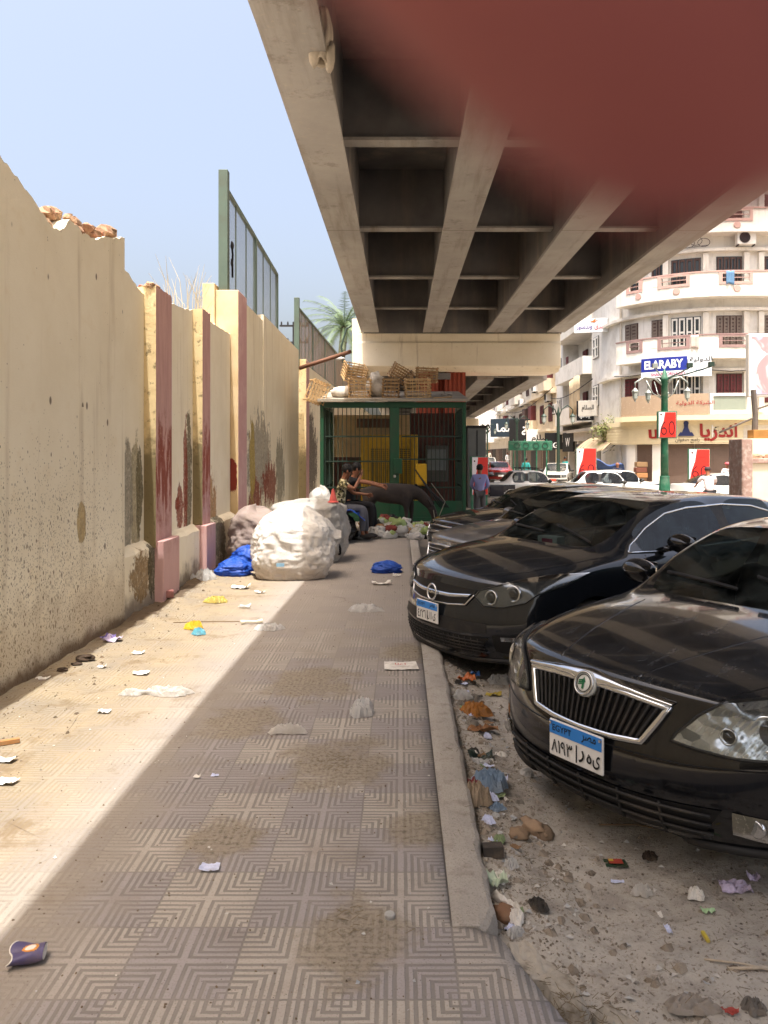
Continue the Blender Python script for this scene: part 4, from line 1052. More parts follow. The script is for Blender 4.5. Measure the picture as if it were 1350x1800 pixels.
# hotel sign
t = thing('hotel_sign', 'white hotel sign with red and blue Arabic name under the overpass edge', 'sign', (11.6, 46.8, 9.5), R(-18))
MB().box((-1.0, 0, -.42), (1.0, .22, .42)).build('panel', M_wsign, t, bevel=.02)
m_ = MB(); put_text(m_, 'فندق', .62, .36, FACE((.52, -.012, -.1)), .02); m_.build('lettering', wmat('crimson_lettering', lin('#a0203c'), .5), t)
m_ = MB(); put_text(m_, 'وندسور', .95, .36, FACE((-.4, -.012, -.1)), .02); m_.build('lettering', wmat('violet_lettering', lin('#48357f'), .5), t)
m_ = MB().prism([(-.25, 0), (-.05, .06), (.1, .2), (.05, .02), (.25, .1), (.0, -.06)], .02, FACE((.2, -.004, .24))); m_.build('bird_mark', wmat('orange_mark', lin('#cf6a2a'), .5), t)
MB().bar((.9, .23, .2), (1.6, .5, .2), .06).build('bracket', M_dark, t)
# awning, tarpaulin and goods at the corner
def f_awn(n):
    x, y, z = n.xyz(); st = n.m('GREATER_THAN', n.m('FRACT', n.mul(x, 4.5)), .5)
    return dict(color=n.mix(st, lin('#b3a284'), lin('#5f4a38')), rough=.9)
t = thing('awning', 'sagging brown and beige striped awning at the corner of the rounded building', 'awning', (12.0, 46.0, 2.2), R(-62))
def aw(u, v): return (-1.25+2.5*u, .9-1.9*v, .55-.25*v-.75*v*v+.12*math.sin(u*7+1)*v)
MB().grid(aw, 24, 10).build('canopy', mat('striped_canvas', f_awn), t, smooth=True, solid=.015)
m_ = MB().tube([(-1.25, .9, .5), (-1.25, -1.0, -.5)], .02, 6); m_.tube([(1.25, .9, .5), (1.25, -1.0, -.5)], .02, 6); m_.build('arms', M_dark, t)
t = thing('tarpaulin', 'blue tarpaulin draped over market goods below the striped awning', 'tarpaulin', (12.1, 44.2, -.5), R(-40))
MB().grid(lambda u, v: (-.9+1.8*u, -.5+v, 1.75-1.2*v*v+.12*math.sin(u*8+v*4)+.1*math.sin(v*9)-.3*u), 16, 12).build('sheet', wmat('blue_sheet', lin('#2f4878'), .6, var=.3, sc=3), t, smooth=True, solid=.01)
MB().box((-.8, -.1, .0), (.8, .45, 1.2)).build('table', M_dark, t)
t = thing('goods_stack', 'stack of brown baskets and boxes beside the pillar at the corner shop', 'goods', (13.3, 42.6, -.55))
for i in range(6): MB().box((-.3+.04*(i % 2), -.25, i*.3), (.3+.04*(i % 2), .25, i*.3+.27)).build('box', wmat('carton_%d' % i, lin(('#7a5a3c', '#8c6a48', '#5e4632', '#9b7048', '#6b3f30', '#82684a')[i]), .85), t, bevel=.02)
m_ = MB(); random.seed(11)
for i in range(900):
    c = Vector((random.gauss(12.4, .45), random.gauss(45.6, .35), random.gauss(3.0, .35))); a = random.random()*6.3; e = random.uniform(-1, 1); d = Vector((math.cos(a), math.sin(a), e))*.09; q = Vector((-math.sin(a), math.cos(a), .4))*.04
    m_.add([c, c+d+q, c+d*2, c+d-q], [(0, 1, 2, 3)])
lf = thing('balcony_plant', 'small green and yellow leafy plant above the striped awning', 'plant', (0, 0, 0)); m_.build('leaves', wmat('leaf_mix', lin('#68703a'), .7, var=.6, sc=4), lf)
MB().box((12.1, 45.3, 2.35), (12.59, 45.9, 2.62)).build('pot', M_roll, lf)
# vine-like wire ornament at the top floor
m_ = MB()
for k in range(5):
    m_.tube([PB.at(sx(1190+k*11)+.25*math.cos(a), 1.0, 12.75+.22*math.sin(a)+.1*(k % 2)) for a in [2*math.pi*i/14 for i in range(14)]], .018, 4, closed=True)
m_.tube([PB.at(sx(1182), 1.0, 12.5), PB.at(sx(1215), 1.0, 12.55), PB.at(sx(1240), 1.0, 12.6)], .02, 4)
tag(m_.build('wire_ornament', M_dark), 'curly wrought wire festoon hung across the third floor of the rounded building', 'ornament')

# right hand stub wall, post and billboard
M_stub = mat('stub_wall_plaster', f_wall([(13, 1, .1, .1, '#a08a60', 1)], 'mid'))
M_pinkr = wmat('rough_pink_edge', lin('#a98c80'), .9, var=.4, sc=10, dirt=lin('#cfc3b6'), da=.8, dsc=9, bump=.8, bsc=30)
st = thing('stub_wall', 'low cream wall with rough pink edging at the right edge, behind the parked cars', 'wall', (0, 0, 0))
MB().box((6.62, 14.9, -.4), (6.84, 15.5, 1.92)).build('edge_pilaster', M_pinkr, st, bevel=.02)
MB().box((6.842, 15.0, -.4), (13, 15.45, 1.44)).build('plaster_panel', M_stub, st)
MB().box((6.842, 14.95, 1.442), (13, 15.5, 1.54)).build('coping', M_pinkr, st, bevel=.01)
MB().box((6.842, 15.1, 1.542), (13, 15.45, 1.93)).build('upper_panel', M_stub, st)
m_ = MB()
for i in range(12): r_ = random.uniform(.03, .09); m_.blob((random.uniform(6.9, 7.4), 15.05, 1.56), (r_*1.5, r_, r_*.7), 5, 7, .4, 2, i)
m_.build('brick_rubble', M_brick, st)
m_ = MB().box((6.95, 15.12, 1.932), (7.6, 15.4, 2.1)); tag(m_.build('plank', wmat('orange_wood', lin('#a8793e'), .8, var=.3, sc=6), bevel=.01), 'orange brown wooden plank lying on top of the stub wall', 'plank')
m_ = MB().tube([(7.05, 15.3, 1.9), (7.07, 15.3, 2.4), (7.03, 15.3, 2.9)], [.06, .055, .05], 8); m_.tube([(7.05, 15.3, 2.35), (6.7, 15.3, 2.2), (6.35, 15.3, 2.05)], .02, 6); m_.tube([(7.05, 15.3, 2.5), (7.4, 15.3, 2.62)], .02, 6)
tag(m_.build('post', wmat('grey_wood_post', lin('#6e655c'), .9, var=.3, sc=9)), 'thin rough grey post with wires standing on the stub wall', 'post')
t = thing('billboard', 'white edged billboard with a pale pink print cut off by the right edge', 'billboard', (9.55, 20.4, 3.15))
MB().box((-.3, 0, 0), (3.2, .2, 1.68)).build('frame', M_wht, t, bevel=.02)
def f_bill(n):
    w = n.noise(1.3, 3, .5, dist=1.0)
    c = n.mix(n.ramp(w, .42, .5), lin('#e2dadd'), lin('#d98f92')); c = n.mix(n.ramp(n.noise(1.8, 2, .5, n.map(loc=(5, 2, 1))), .55, .62), c, lin('#a9b7d8'))
    return dict(color=c, rough=.5)
MB().box((-.22, -.015, .07), (3.1, -.001, 1.6)).build('print', mat('billboard_print', f_bill), t)
MB().box((1.3, .05, -3.6), (1.5, .19, -.001)).build('post', M_post, t)

# cables slung along the fronts and more cooling units
for i, (y0, y1, z0, z1, sag, lb) in enumerate(((48.4, 61.8, 6.4, 6.2, .5, 'black cable sagging across the first floor of the pale side building'), (61, 88, 7.0, 6.6, .9, 'black cable sagging along the street fronts beyond the pale building'), (88, 135, 7.4, 7.0, 1.2, 'thin cable strung along the farthest street fronts'))):
    m_ = MB().tube([(12.1-.25*math.sin(math.pi*k/14), y0+(y1-y0)*k/14, z0+(z1-z0)*k/14-sag*math.sin(math.pi*k/14)) for k in range(15)], .03, 5); tag(m_.build('cable', M_dark), lb, 'cable')
m_ = MB().tube([PB.at(sx(1092)+k*.9, .45, 6.15-.12*math.sin(k*1.1)) for k in range(16)], .022, 5); tag(m_.build('cable', M_dark), 'thin cable looping along the first floor wall of the rounded building', 'cable')
for i, (x, y, z, lb) in enumerate(((12.5, 64.2, 6.1, 'white air conditioner on the low warm building, nearest of those down the street'), (12.5, 70.5, 7.4, 'white air conditioner high on the low warm street building'), (12.6, 79, 6.6, 'white air conditioner on the grey street building'), (12.5, 60.8, 4.9, 'white air conditioner at the far end of the pale side building'))):
    ac_unit((x, y, z), R(-90), lb, 1.2)
m_ = MB(); P_ = PB.at(sx(1094), .12); m_.tube([(P_[0], P_[1], -.5), (P_[0], P_[1], 16)], .06, 8); tag(m_.build('drain_pipe', M_bld3), 'pale drain pipe running up the left edge of the rounded building', 'pipe')
for k, (a, b, z, col, lb) in enumerate(((1276, 1290, 10.9, '#5b7fa0', 'blue cloth hung over the third floor balcony rail of the rounded building'), (1214, 1228, 7.6, '#b8a9a0', 'pale cloth hung over the second floor balcony rail'))):
    m_ = MB(); s0, s1 = sx(a, .9), sx(b, .9); m_.grid(lambda u, v: PB.at(s0+(s1-s0)*u, .96+.03*math.sin(u*9), z+.32-.7*v+.04*math.sin(u*5)*v), 14, 6); tag(m_.build('laundry', wmat('laundry_%d' % k, lin(col), .9), smooth=True, solid=.01), lb, 'laundry')
# ================================================================ cars
def paint(name, col, dust=.3, dustcol='#8a7b68', metal=0.0, rough=.18, coat=1.0):
    def f(n):
        up = n.ramp(n.up(), .1, .95); dn = n.noise(5, 6, .7); st = n.noise(1, 5, .7, n.map((2.2, 9, 9))); fn = n.noise(75, 4, .8)
        sm = n.ramp(n.noise(1, 6, .72, n.map((5, 14, 6)), .6), .5, .6)
        k = n.mul(n.add(n.mul(n.mul(up, up), .97), .03), n.add(n.add(.22, n.mul(n.ramp(dn, .25, .75), .35)), n.mul(n.mul(sm, n.ramp(st, .4, .6)), .5)))
        sp = n.mul(n.ramp(fn, .62, .7), n.add(n.mul(up, .5), .1))
        d = n.mn(n.add(n.mul(k, dust), n.mul(sp, dust)), .8)
        return dict(color=n.mix(d, col, lin(dustcol)), rough=n.add(rough, n.mul(d, .9)), metal=metal, coat=n.sub(coat, n.mul(d, .9)) if coat else 0.0, coatr=.05, spec=.15)
    return mat(name, f)
M_glass = None
def make_glass(name, tint, op, dif=(.25, .22, .18)):
    """tinted window: partly see-through, reflecting"""
    m_ = bpy.data.materials.new(name); m_.use_nodes = True; nt = m_.node_tree; nt.nodes.clear(); nb = NB(nt)
    out = nt.nodes.new('ShaderNodeOutputMaterial'); g_ = nt.nodes.new('ShaderNodeBsdfGlossy'); g_.inputs['Roughness'].default_value = .03
    tr = nt.nodes.new('ShaderNodeBsdfTransparent'); tr.inputs[0].default_value = (*tint, 1)
    di = nt.nodes.new('ShaderNodeBsdfDiffuse'); di.inputs[0].default_value = (*dif, 1)
    fr = nt.nodes.new('ShaderNodeFresnel'); fr.inputs[0].default_value = 1.55
    m1 = nt.nodes.new('ShaderNodeMixShader'); m2 = nt.nodes.new('ShaderNodeMixShader')
    nt.links.new(n_mul(nb, op), m1.inputs[0]); nt.links.new(tr.outputs[0], m1.inputs[1]); nt.links.new(di.outputs[0], m1.inputs[2])
    nt.links.new(nb.mul(fr.outputs[0], .75), m2.inputs[0]); nt.links.new(m1.outputs[0], m2.inputs[1]); nt.links.new(g_.outputs[0], m2.inputs[2])
    nt.links.new(m2.outputs[0], out.inputs[0]); return m_
def n_mul(nb, op): return nb.mul(nb.ramp(nb.noise(6, 6, .7), .35, .8), op)
M_glass = make_glass('dusty_car_glass', (.44, .52, .50), .34, (.13, .15, .14))
M_gdark = make_glass('dark_tinted_car_glass', (.03, .035, .04), .06)
M_chrome = wmat('chrome', lin('#d6d8da'), .14, 1.0, var=.06, sc=9)
M_blackp = wmat('black_plastic', lin('#1c1c1d'), .6, var=.2, sc=6, dirt=lin('#5a5045'), da=.35, dsc=5)
M_grl = wmat('dark_grille', lin('#0c0c0d'), .5)
M_tyre = wmat('tyre_rubber', lin('#1a1918'), .85, var=.3, sc=6, dirt=lin('#6d6052'), da=.5, dsc=4)
M_rim = wmat('wheel_alloy', lin('#8a8c8e'), .35, .8, dirt=lin('#4b453e'), da=.4, dsc=6)
M_int = wmat('car_interior', lin('#45423f'), .9)
def f_refl(n):
    x, y, z = n.xyz(); cell = n.vor(16, n.map((1, 1, 1.6)), out=1); st = n.m('SINE', n.mul(n.add(y, n.mul(z, .6)), 260))
    c = n.mix(n.white(n.vor(16, n.map((1, 1, 1.6)), out=1)), lin('#cfd4d8'), lin('#6d7378'))
    return dict(color=c, rough=.16, metal=.85, bump=n.bump(n.add(n.mul(n.noise(11, 1), 1.6), n.mul(st, .03)), .55, .02))
M_lampin = mat('lamp_reflector', f_refl)
M_red_l = wmat('red_lamp', lin('#7a1512'), .2); M_plw = wmat('plate_white', lin('#dfdedb'), .45, var=.06); M_plb = wmat('plate_blue', lin('#2f7fd0'), .45, var=.06); M_plr = wmat('plate_red', lin('#c8452e'), .5)
M_lens = make_glass('lamp_lens', (.86, .88, .88), .10)
FR = [0, .42, .74, .9, 1.0]

def tab(pts):
    f = interp(pts); return f
def car_shell(P):
    """lofted body; returns root-less dict of finished meshes' data and a BVH of the painted shell"""
    L = P['L']; W = P['W']/2; xs = P['xs']
    wid, zb, zs, zc = tab(P['wid']), tab(P['zb']), tab(P['zs']), tab(P['zc'])
    cowl, wf, rf, rr, dk = P['cowl'], P['wf'], P['roof0'], P['roof1'], P['deck']
    ztop = tab(P['ztop']); wr = P.get('wr', .58); belt = tab(P['belt'])
    sweepF, sweepR = P.get('sweepF', .34), P.get('sweepR', .2)
    rings = []
    for x in xs:
        w = W*wid(x); b = zb(x); s = zs(x)
        U = [(f*w*.93, b) for f in FR]
        S = [(w*.975, b+.07), (w, b+.42*(s-b)), (w*.997, b+.72*(s-b)), (w*.985, s-.03)]
        if x < cowl+.001 or x > dk-.001:
            c = zc(x); e = w*.94
            T = [(e, s), (e*FR[3], s+.38*(c-s)), (e*FR[2], s+.66*(c-s)), (e*FR[1], s+.92*(c-s)), (0, c)]
        else:
            if x <= rf: t = (x-cowl)/(rf-cowl)
            elif x >= rr: t = (dk-x)/(dk-rr)
            else: t = 1
            zt = ztop(x); bl = belt(x); c0 = zc(cowl if x <= rf else dk)
            r_w = W*(wr+.02*math.sin(math.pi*(x-rf)/max(.1, rr-rf)) if 0 < 1 else wr)
            k = max(0, min(1, (zt-bl)/(P['H']-bl)))
            y1 = W*.90+(r_w+.05-W*.90)*k
            T = [(W*.925, bl), (y1, bl+(zt-bl)*.90 if t >= 1 else bl+(zt-bl)*.88), (y1-.05-.02*k, bl+(zt-bl)*.955), ((y1-.07)*.55, zt-.012), (0, zt)]
            T = [(y, z) for y, z in T]
        pts = U+S+T
        o = []
        for i, (y, z) in enumerate(pts):
            q = abs(y)/W; dx = 0
            if x < 1.0: dx += sweepF*q**2.6*(1-x/1.0)
            if x > L-.8: dx -= sweepR*q**2.6*(1-(L-x)/.8)
            if i >= 9 and cowl-.3 < x < rf+.3: dx += (.20*q**2 if x <= cowl+.001 else .20*q**2*(1-.55*(x-cowl)/(rf-cowl)))*(1 if x >= cowl-.001 else .5)
            if i >= 9 and rr-.1 < x < dk+.2: dx -= .14*q**2
            if x == xs[0]: dx += tab(P['nose'])(z)
            if x == xs[-1]: dx -= tab(P['tail'])(z)
            o.append((x+dx, y, z))
        rings.append(o)
    m_ = MB(); nr = len(rings); n = 14
    side_glass, mat_of = P['glass'], []
    for sg in (1, -1):
        base = len(m_.v); m_.v += [(x, y*sg, z) for r in rings for x, y, z in r]
        for j in range(nr-1):
            xm = (xs[j]+xs[j+1])/2
            for i in range(n-1):
                f = (base+j*n+i, base+(j+1)*n+i, base+(j+1)*n+i+1, base+j*n+i+1)
                mi = 0
                if i == 9 and any(a < xm < b for a, b in side_glass): mi = 1
                elif i == 9 and side_glass[0][0] < xm < side_glass[-1][1]: mi = 3
                elif i >= 11 and cowl < xm < rf: mi = 2
                elif i >= 11 and rr < xm < dk: mi = 2
                elif i <= 3: mi = 3
                m_.f.append(f if sg > 0 else f[::-1]); m_.mi.append(mi)
        for j, rev in ((0, False), (nr-1, True)):     # nose and tail
            r = rings[j]
            rows = [[(r[c][0] if True else 0, r[c][1], r[c][2]) for c in range(5)]]
            for k in range(4):
                x5, y5, z5 = r[5+k]; nz = tab(P['nose'] if j == 0 else P['tail'])
                row = []
                for c in range(5):
                    q = FR[c]*y5/W; y = FR[c]*y5
                    if j == 0: xx = xs[0]+sweepF*q**2.6+nz(z5)
                    else: xx = xs[-1]-sweepR*q**2.6-nz(z5)
                    row.append((xx, y, z5))
                row[4] = r[5+k]; rows.append(row)
            rows.append([r[13], r[12], r[11], r[10], r[9]])
            b0 = len(m_.v)
            for row in rows: m_.v += [(x, y*sg, z) for x, y, z in row]
            for a in range(5):
                for c in range(4):
                    f = (b0+a*5+c, b0+a*5+c+1, b0+(a+1)*5+c+1, b0+(a+1)*5+c)
                    if rev: f = f[::-1]
                    m_.f.append(f[::-1] if sg > 0 else f); m_.mi.append(0)
    me = bpy.data.meshes.new('shell'); me.from_pydata(m_.v, [], m_.f); me.update(); me.polygons.foreach_set('material_index', m_.mi)
    bm = bmesh.new(); bm.from_mesh(me); bmesh.ops.remove_doubles(bm, verts=bm.verts, dist=2e-4); bmesh.ops.recalc_face_normals(bm, faces=bm.faces)
    cl = bm.edges.layers.float.get('crease_edge') or bm.edges.layers.float.new('crease_edge')
    for e in bm.edges:
        ms = {f.material_index for f in e.link_faces}
        if len(ms) > 1 and (1 in ms or 2 in ms): e[cl] = .75
    bm.to_mesh(me); bm.free()
    for nm in ('a', 'b', 'c', 'd'): me.materials.append(P['paint'])
    o = bpy.data.objects.new('shell', me); COL.objects.link(o)
    o.modifiers.new('s', 'SUBSURF').levels = P.get('sub', 2)
    cuts = []
    for wx in P['wheels']:
        for sg in (1, -1):
            c = MB(); R_ = P['wr_arch']; nseg = 28
            prof = [(R_*math.cos(2*math.pi*i/nseg), R_*math.sin(2*math.pi*i/nseg)) for i in range(nseg)]
            M = Matrix.Translation((wx, sg*(W+.12), P['wz'])) @ Matrix.Rotation(R(90)*sg, 4, 'X')
            c.prism(prof, .44, M); c.mi = [3]*len(c.f)
            co = c.build('cut', [P['paint']]*4); co.data.polygons.foreach_set('material_index', [3]*len(co.data.polygons))
            bmm = bmesh.new(); bmm.from_mesh(co.data); bmesh.ops.recalc_face_normals(bmm, faces=bmm.faces); bmm.to_mesh(co.data); bmm.free()
            b = o.modifiers.new('b', 'BOOLEAN'); b.operation = 'DIFFERENCE'; b.object = co; b.solver = 'EXACT'; cuts.append(co)
    dg = bpy.context.evaluated_depsgraph_get(); dg.update()
    ev = bpy.data.meshes.new_from_object(o.evaluated_get(dg))
    for c in cuts: bpy.data.objects.remove(c)
    bpy.data.objects.remove(o)
    bm = bmesh.new(); bm.from_mesh(ev); bvh = BVHTree.FromBMesh(bm)
    parts = {}
    for k in range(4):
        b2 = bm.copy(); bmesh.ops.delete(b2, geom=[f for f in b2.faces if f.material_index != k], context='FACES')
        parts[k] = b2
    bm.free()
    return parts, bvh
def bm_obj(bm, name, mt, par, smooth=True):
    me = bpy.data.meshes.new(name); bm.to_mesh(me); me.materials.clear(); me.materials.append(mt)
    me.polygons.foreach_set('material_index', [0]*len(me.polygons)); me.polygons.foreach_set('use_smooth', [smooth]*len(me.polygons))
    try: me.set_sharp_from_angle(angle=R(38))
    except Exception: pass
    o = bpy.data.objects.new(name, me); COL.objects.link(o); o.parent = par; return o
def islands(bm, key):
    """split a bmesh into pieces by key(face centre)"""
    ks = {}
    for f in bm.faces: ks.setdefault(key(f.calc_center_median()), []).append(f.index)
    for k, idx in sorted(ks.items()):
        b = bm.copy(); b.faces.ensure_lookup_table(); s_ = set(idx)
        bmesh.ops.delete(b, geom=[f for f in b.faces if f.index not in s_], context='FACES'); yield k, b
class Caster:
    def __init__(s, bvh): s.b = bvh
    def front(s, y, z, off=.004, x0=-1):
        h = s.b.ray_cast(Vector((x0, y, z)), Vector((1, 0, 0)))
        if h[0] is None: return None
        n = h[1] if h[1].x < 0 else -h[1]; return h[0]+n*off
    def rear(s, y, z, off=.004):
        h = s.b.ray_cast(Vector((9, y, z)), Vector((-1, 0, 0)))
        if h[0] is None: return None
        n = h[1] if h[1].x > 0 else -h[1]; return h[0]+n*off
    def side(s, x, z, sg, off=.004):
        h = s.b.ray_cast(Vector((x, sg*3, z)), Vector((0, -sg, 0)))
        if h[0] is None: return None
        n = h[1] if h[1].y*sg > 0 else -h[1]; return h[0]+n*off
    def top(s, x, y, off=.004):
        h = s.b.ray_cast(Vector((x, y, 4)), Vector((0, 0, -1)))
        if h[0] is None: return None
        n = h[1] if h[1].z > 0 else -h[1]; return h[0]+n*off
def ribbon(cast, up, lo, off=.005, nu=24, nv=8, bulge=0):
    """patch between two polylines in the plane the caster looks along, laid on the body; edge = depth of skirt"""
    m_ = MB(); fu, fl = interp2(up), interp2(lo); ok = []
    g = []
    for j in range(nv+1):
        for i in range(nu+1):
            a = fu(i/nu); b = fl(i/nu); q = (a[0]+(b[0]-a[0])*j/nv, a[1]+(b[1]-a[1])*j/nv); p_ = cast(q[0], q[1], off+bulge*math.sin(math.pi*j/nv)**.7); g.append(p_)
    good = [p_ for p_ in g if p_ is not None]
    if not good: return m_
    last = good[0]
    for k, p_ in enumerate(g):
        if p_ is None: g[k] = last
        else: last = p_
    m_.add(g, [(j*(nu+1)+i, j*(nu+1)+i+1, (j+1)*(nu+1)+i+1, (j+1)*(nu+1)+i) for j in range(nv) for i in range(nu)]); return m_
def interp2(pts):
    L_ = [0]
    for a, b in zip(pts, pts[1:]): L_.append(L_[-1]+math.hypot(b[0]-a[0], b[1]-a[1]))
    def f(t):
        s_ = t*L_[-1]
        for i in range(len(pts)-1):
            if s_ <= L_[i+1]+1e-9:
                k = (s_-L_[i])/max(1e-9, L_[i+1]-L_[i]); return (pts[i][0]+(pts[i+1][0]-pts[i][0])*k, pts[i][1]+(pts[i+1][1]-pts[i][1])*k)
        return pts[-1]
    return f
def line_on(cast, pts, r, off=.004, closed=False, n=6, seg=6):
    P_ = []
    loop = pts+[pts[0]] if closed else pts
    for a, b in zip(loop, loop[1:]):
        for i in range(seg):
            q = cast(a[0]+(b[0]-a[0])*i/seg, a[1]+(b[1]-a[1])*i/seg, off)
            if q is not None: P_.append(q)
    if not closed:
        q = cast(pts[-1][0], pts[-1][1], off)
        if q is not None: P_.append(q)
    m_ = MB()
    if len(P_) > 1: m_.tube(P_, r, n, closed=closed)
    return m_
def mirror(pts): return [(-y, z) for y, z in pts]
def wheel(par, x, y, z, r, sg, spokes=7):
    w = thing('wheel', None, None); w.parent = par; w.location = (x, y, z); w.rotation_euler = (R(90)*(1 if sg > 0 else -1), 0, 0) if False else (R(-90) if sg > 0 else R(90), 0, 0)
    m_ = MB(); m_.lathe([(r*.66, -.10), (r*.9, -.105), (r*.985, -.075), (r, -.02), (r, .02), (r*.985, .075), (r*.9, .1), (r*.68, .09), (r*.66, .05)], 30); m_.build('tyre', M_tyre, w, smooth=True)
    m_ = MB(); m_.lathe([(r*.675, -.08), (r*.675, .07), (r*.62, .075), (r*.60, .02), (.001, .0)], 28)
    for k in range(spokes): a = 2*math.pi*k/spokes; m_.bar((.02*math.cos(a), .02*math.sin(a), .045), (r*.63*math.cos(a), r*.63*math.sin(a), .06), r*.16, .02)
    m_.lathe([(.001, .05), (.055, .05), (.05, .07), (.001, .075)], 12); m_.build('rim', M_rim, w)
    return w
def car(P, loc, rz, label, name='parked_car', group=None):
    t = thing(name, label, 'car', loc, rz, group)
    parts, bvh = car_shell(P); W = P['W']/2; C = Caster(bvh)
    body = bm_obj(parts[0], 'body', P['paint'], t)
    cows = (P['cowl']+P['roof0'])/2
    for k, b in islands(parts[1], lambda c: (c.y > 0, sum(c.x > e for _, e in P['glass']))): bm_obj(b, 'side_window', P.get('sideglass', M_glass), t)
    for k, b in islands(parts[2], lambda c: c.x > 2.6*P['L']/4.5): bm_obj(b, 'rear_window' if k else 'windscreen', P.get('glassmat', M_glass), t)
    bm_obj(parts[3], 'underbody', M_blackp, t)
    for b in parts.values(): b.free()
    for wx in P['wheels']:
        for sg in (1, -1): wheel(t, wx, sg*(W-.11), P['wz'], P['wrad'], sg)
    # interior
    zf = P['wz']-.02
    MB().box((P['cowl']+.1, -W*.8, zf), (P['deck']-.25, W*.8, zf+.1)).build('cabin_floor', M_int, t)
    bl = tab(P['belt'])(P['cowl']+.5)
    m_ = MB().grid(lambda u, v: (P['cowl']+.18+.62*u, -W*.82+W*1.64*v, bl-.03-.06*u-.25*max(0, u-.7)), 6, 6); m_.build('dashboard', M_int, t)
    for sg in (1, -1):
        x = P['cowl']+1.25
        m_ = MB().box((x-.1, sg*.36-.24, zf+.1), (x+.4, sg*.36+.24, zf+.32)); m_.box((x+.36, sg*.36-.23, zf+.33), (x+.5, sg*.36+.23, P['H']-.42)); m_.box((x+.40, sg*.36-.13, P['H']-.40), (x+.5, sg*.36+.13, P['H']-.2)); m_.build('front_seat', M_int, t, bevel=.05)
    x = P['cowl']+2.2
    m_ = MB().box((x-.1, -W*.7, zf+.1), (x+.35, W*.7, zf+.32)); m_.box((x+.3, -W*.7, zf+.33), (x+.45, W*.7, P['H']-.45)); m_.build('rear_seat', M_int, t, bevel=.05)
    x = P['cowl']+.75
    m_ = MB().tube([(x+.05*math.sin(a), -.36+.18*math.cos(a), bl-.02+.16*math.sin(a)) for a in [2*math.pi*i/20 for i in range(20)]], .016, 6, closed=True); m_.build('steering_wheel', M_int, t, smooth=True)
    return t, C
def mirror_unit(t, C, x, z, paintm, W):
    for sg in (1, -1):
        m_ = MB(); n = 12
        m_.blob((x+.02, sg*(W+.10), z+.055), (.085, .125, .078), 10, 16, .08, .8, 2)
        m_.bar((x-.02, sg*(W-.08), z-.02), (x+.0, sg*(W+.03), z+.02), .05)
        mm = m_.build('mirror', paintm, t, smooth=True)
        MB().cbox((x+.095, sg*(W+.10), z+.055), (.008, .19, .11)).build('mirror_glass', M_chrome, mm)
def seams(t, C, P, lines_):
    m_ = MB()
    for pts in lines_:
        for sg in (1, -1):
            q = line_on(lambda a, b, off: C.side(a, b, sg, off), pts, .0035, .0005); m_.add(q.v, q.f)
    m_.build('door_gaps', M_grl, t)
def plate(t, C, z0, w, h, rows, name='number_plate', y=0, tilt=0.0, rear=False, blue=M_plb):
    """plate: blue upper band, white below"""
    p0 = C.front(y, z0, .02); x = p0.x-.012
    pl = thing(name, None, None); pl.parent = t; pl.location = (x, y, z0); pl.rotation_euler = (0, 0, R(-90)); 
    # local x to the viewer's right (car -y), local -y towards the viewer
    MB().box((-w/2, 0, -h/2), (w/2, .012, h/2)).build('base', M_plw, pl, bevel=.006)
    MB().box((-w/2+.006, -.003, h*.12), (w/2-.006, -.0005, h/2-.006)).build('band', blue, pl)
    for tx, px, py, tw, th, bd in rows:
        m_ = MB(); put_text(m_, tx, tw*w, th*h, FACE((px*w, -.005, py*h)), bd); m_.build('lettering', BLK, pl)
    MB().cbox((w*.035, -.004, -h*.19), (.004, .004, h*.46)).build('divider', BLK, pl)
    m_ = MB()
    for sx_ in (-1, 1): m_.cbox((sx_*w*.46, -.004, h*.40), (.012, .006, .012))
    m_.build('bolts', M_chrome, pl)
    return pl

# ---- the near black saloon (octavia-like shape)
PA = paint('black_paint_dusty', (.004, .0045, .006), .2, '#7a7c80', rough=.12)
octv = dict(L=4.57, W=1.75, H=1.39, cowl=1.17, wf=1.3, roof0=1.93, roof1=3.28, deck=4.02,
    xs=[0, .10, .30, .62, .95, 1.17, 1.42, 1.68, 1.93, 2.3, 2.62, 2.70, 3.05, 3.28, 3.55, 3.80, 4.02, 4.3, 4.47, 4.57],
    wid=[(0, .955), (.1, .965), (.3, .98), (.62, .995), (1, 1), (3.6, 1), (4.2, .97), (4.57, .93)],
    zb=[(0, .21), (.3, .2), (.9, .18), (3.6, .19), (4.57, .28)],
    zs=[(0, .715), (.1, .755), (.3, .805), (.62, .855), (.95, .885), (1.17, .905), (2.5, .92), (4.57, .94)],
    zc=[(0, .79), (.1, .83), (.3, .88), (.62, .93), (.95, .97), (1.17, .99), (4.02, 1.03), (4.57, 1.0)],
    belt=[(1.17, .915), (2.5, .93), (4.0, .97)], ztop=[(1.17, 1.0), (1.42, 1.125), (1.68, 1.255), (1.93, 1.345), (2.3, 1.385), (2.65, 1.39), (3.05, 1.375), (3.28, 1.35), (3.55, 1.26), (3.8, 1.15), (4.02, 1.045)],
    glass=[(1.42, 2.63), (2.69, 3.56)], wheels=[.93, 3.51], wz=.315, wrad=.315, wr_arch=.355, paint=PA, wr=.60, sweepF=.40,
    nose=[(.2, .10), (.28, .03), (.36, .0), (.50, .0), (.60, .03), (.66, .055), (.76, .085)], tail=[(.2, .1), (.5, 0), (.7, .02), (1.1, .1)])
ZG = -.18
THS = R(34.5)
cA, CA = car(octv, (.78, 3.41, ZG), THS, 'dusty black saloon with a chrome grille nearest the camera, its nose over the sand')
M_proj = mat('projector_glass', lambda n: dict(color=lin('#15181b'), rough=.05, spec=.8))
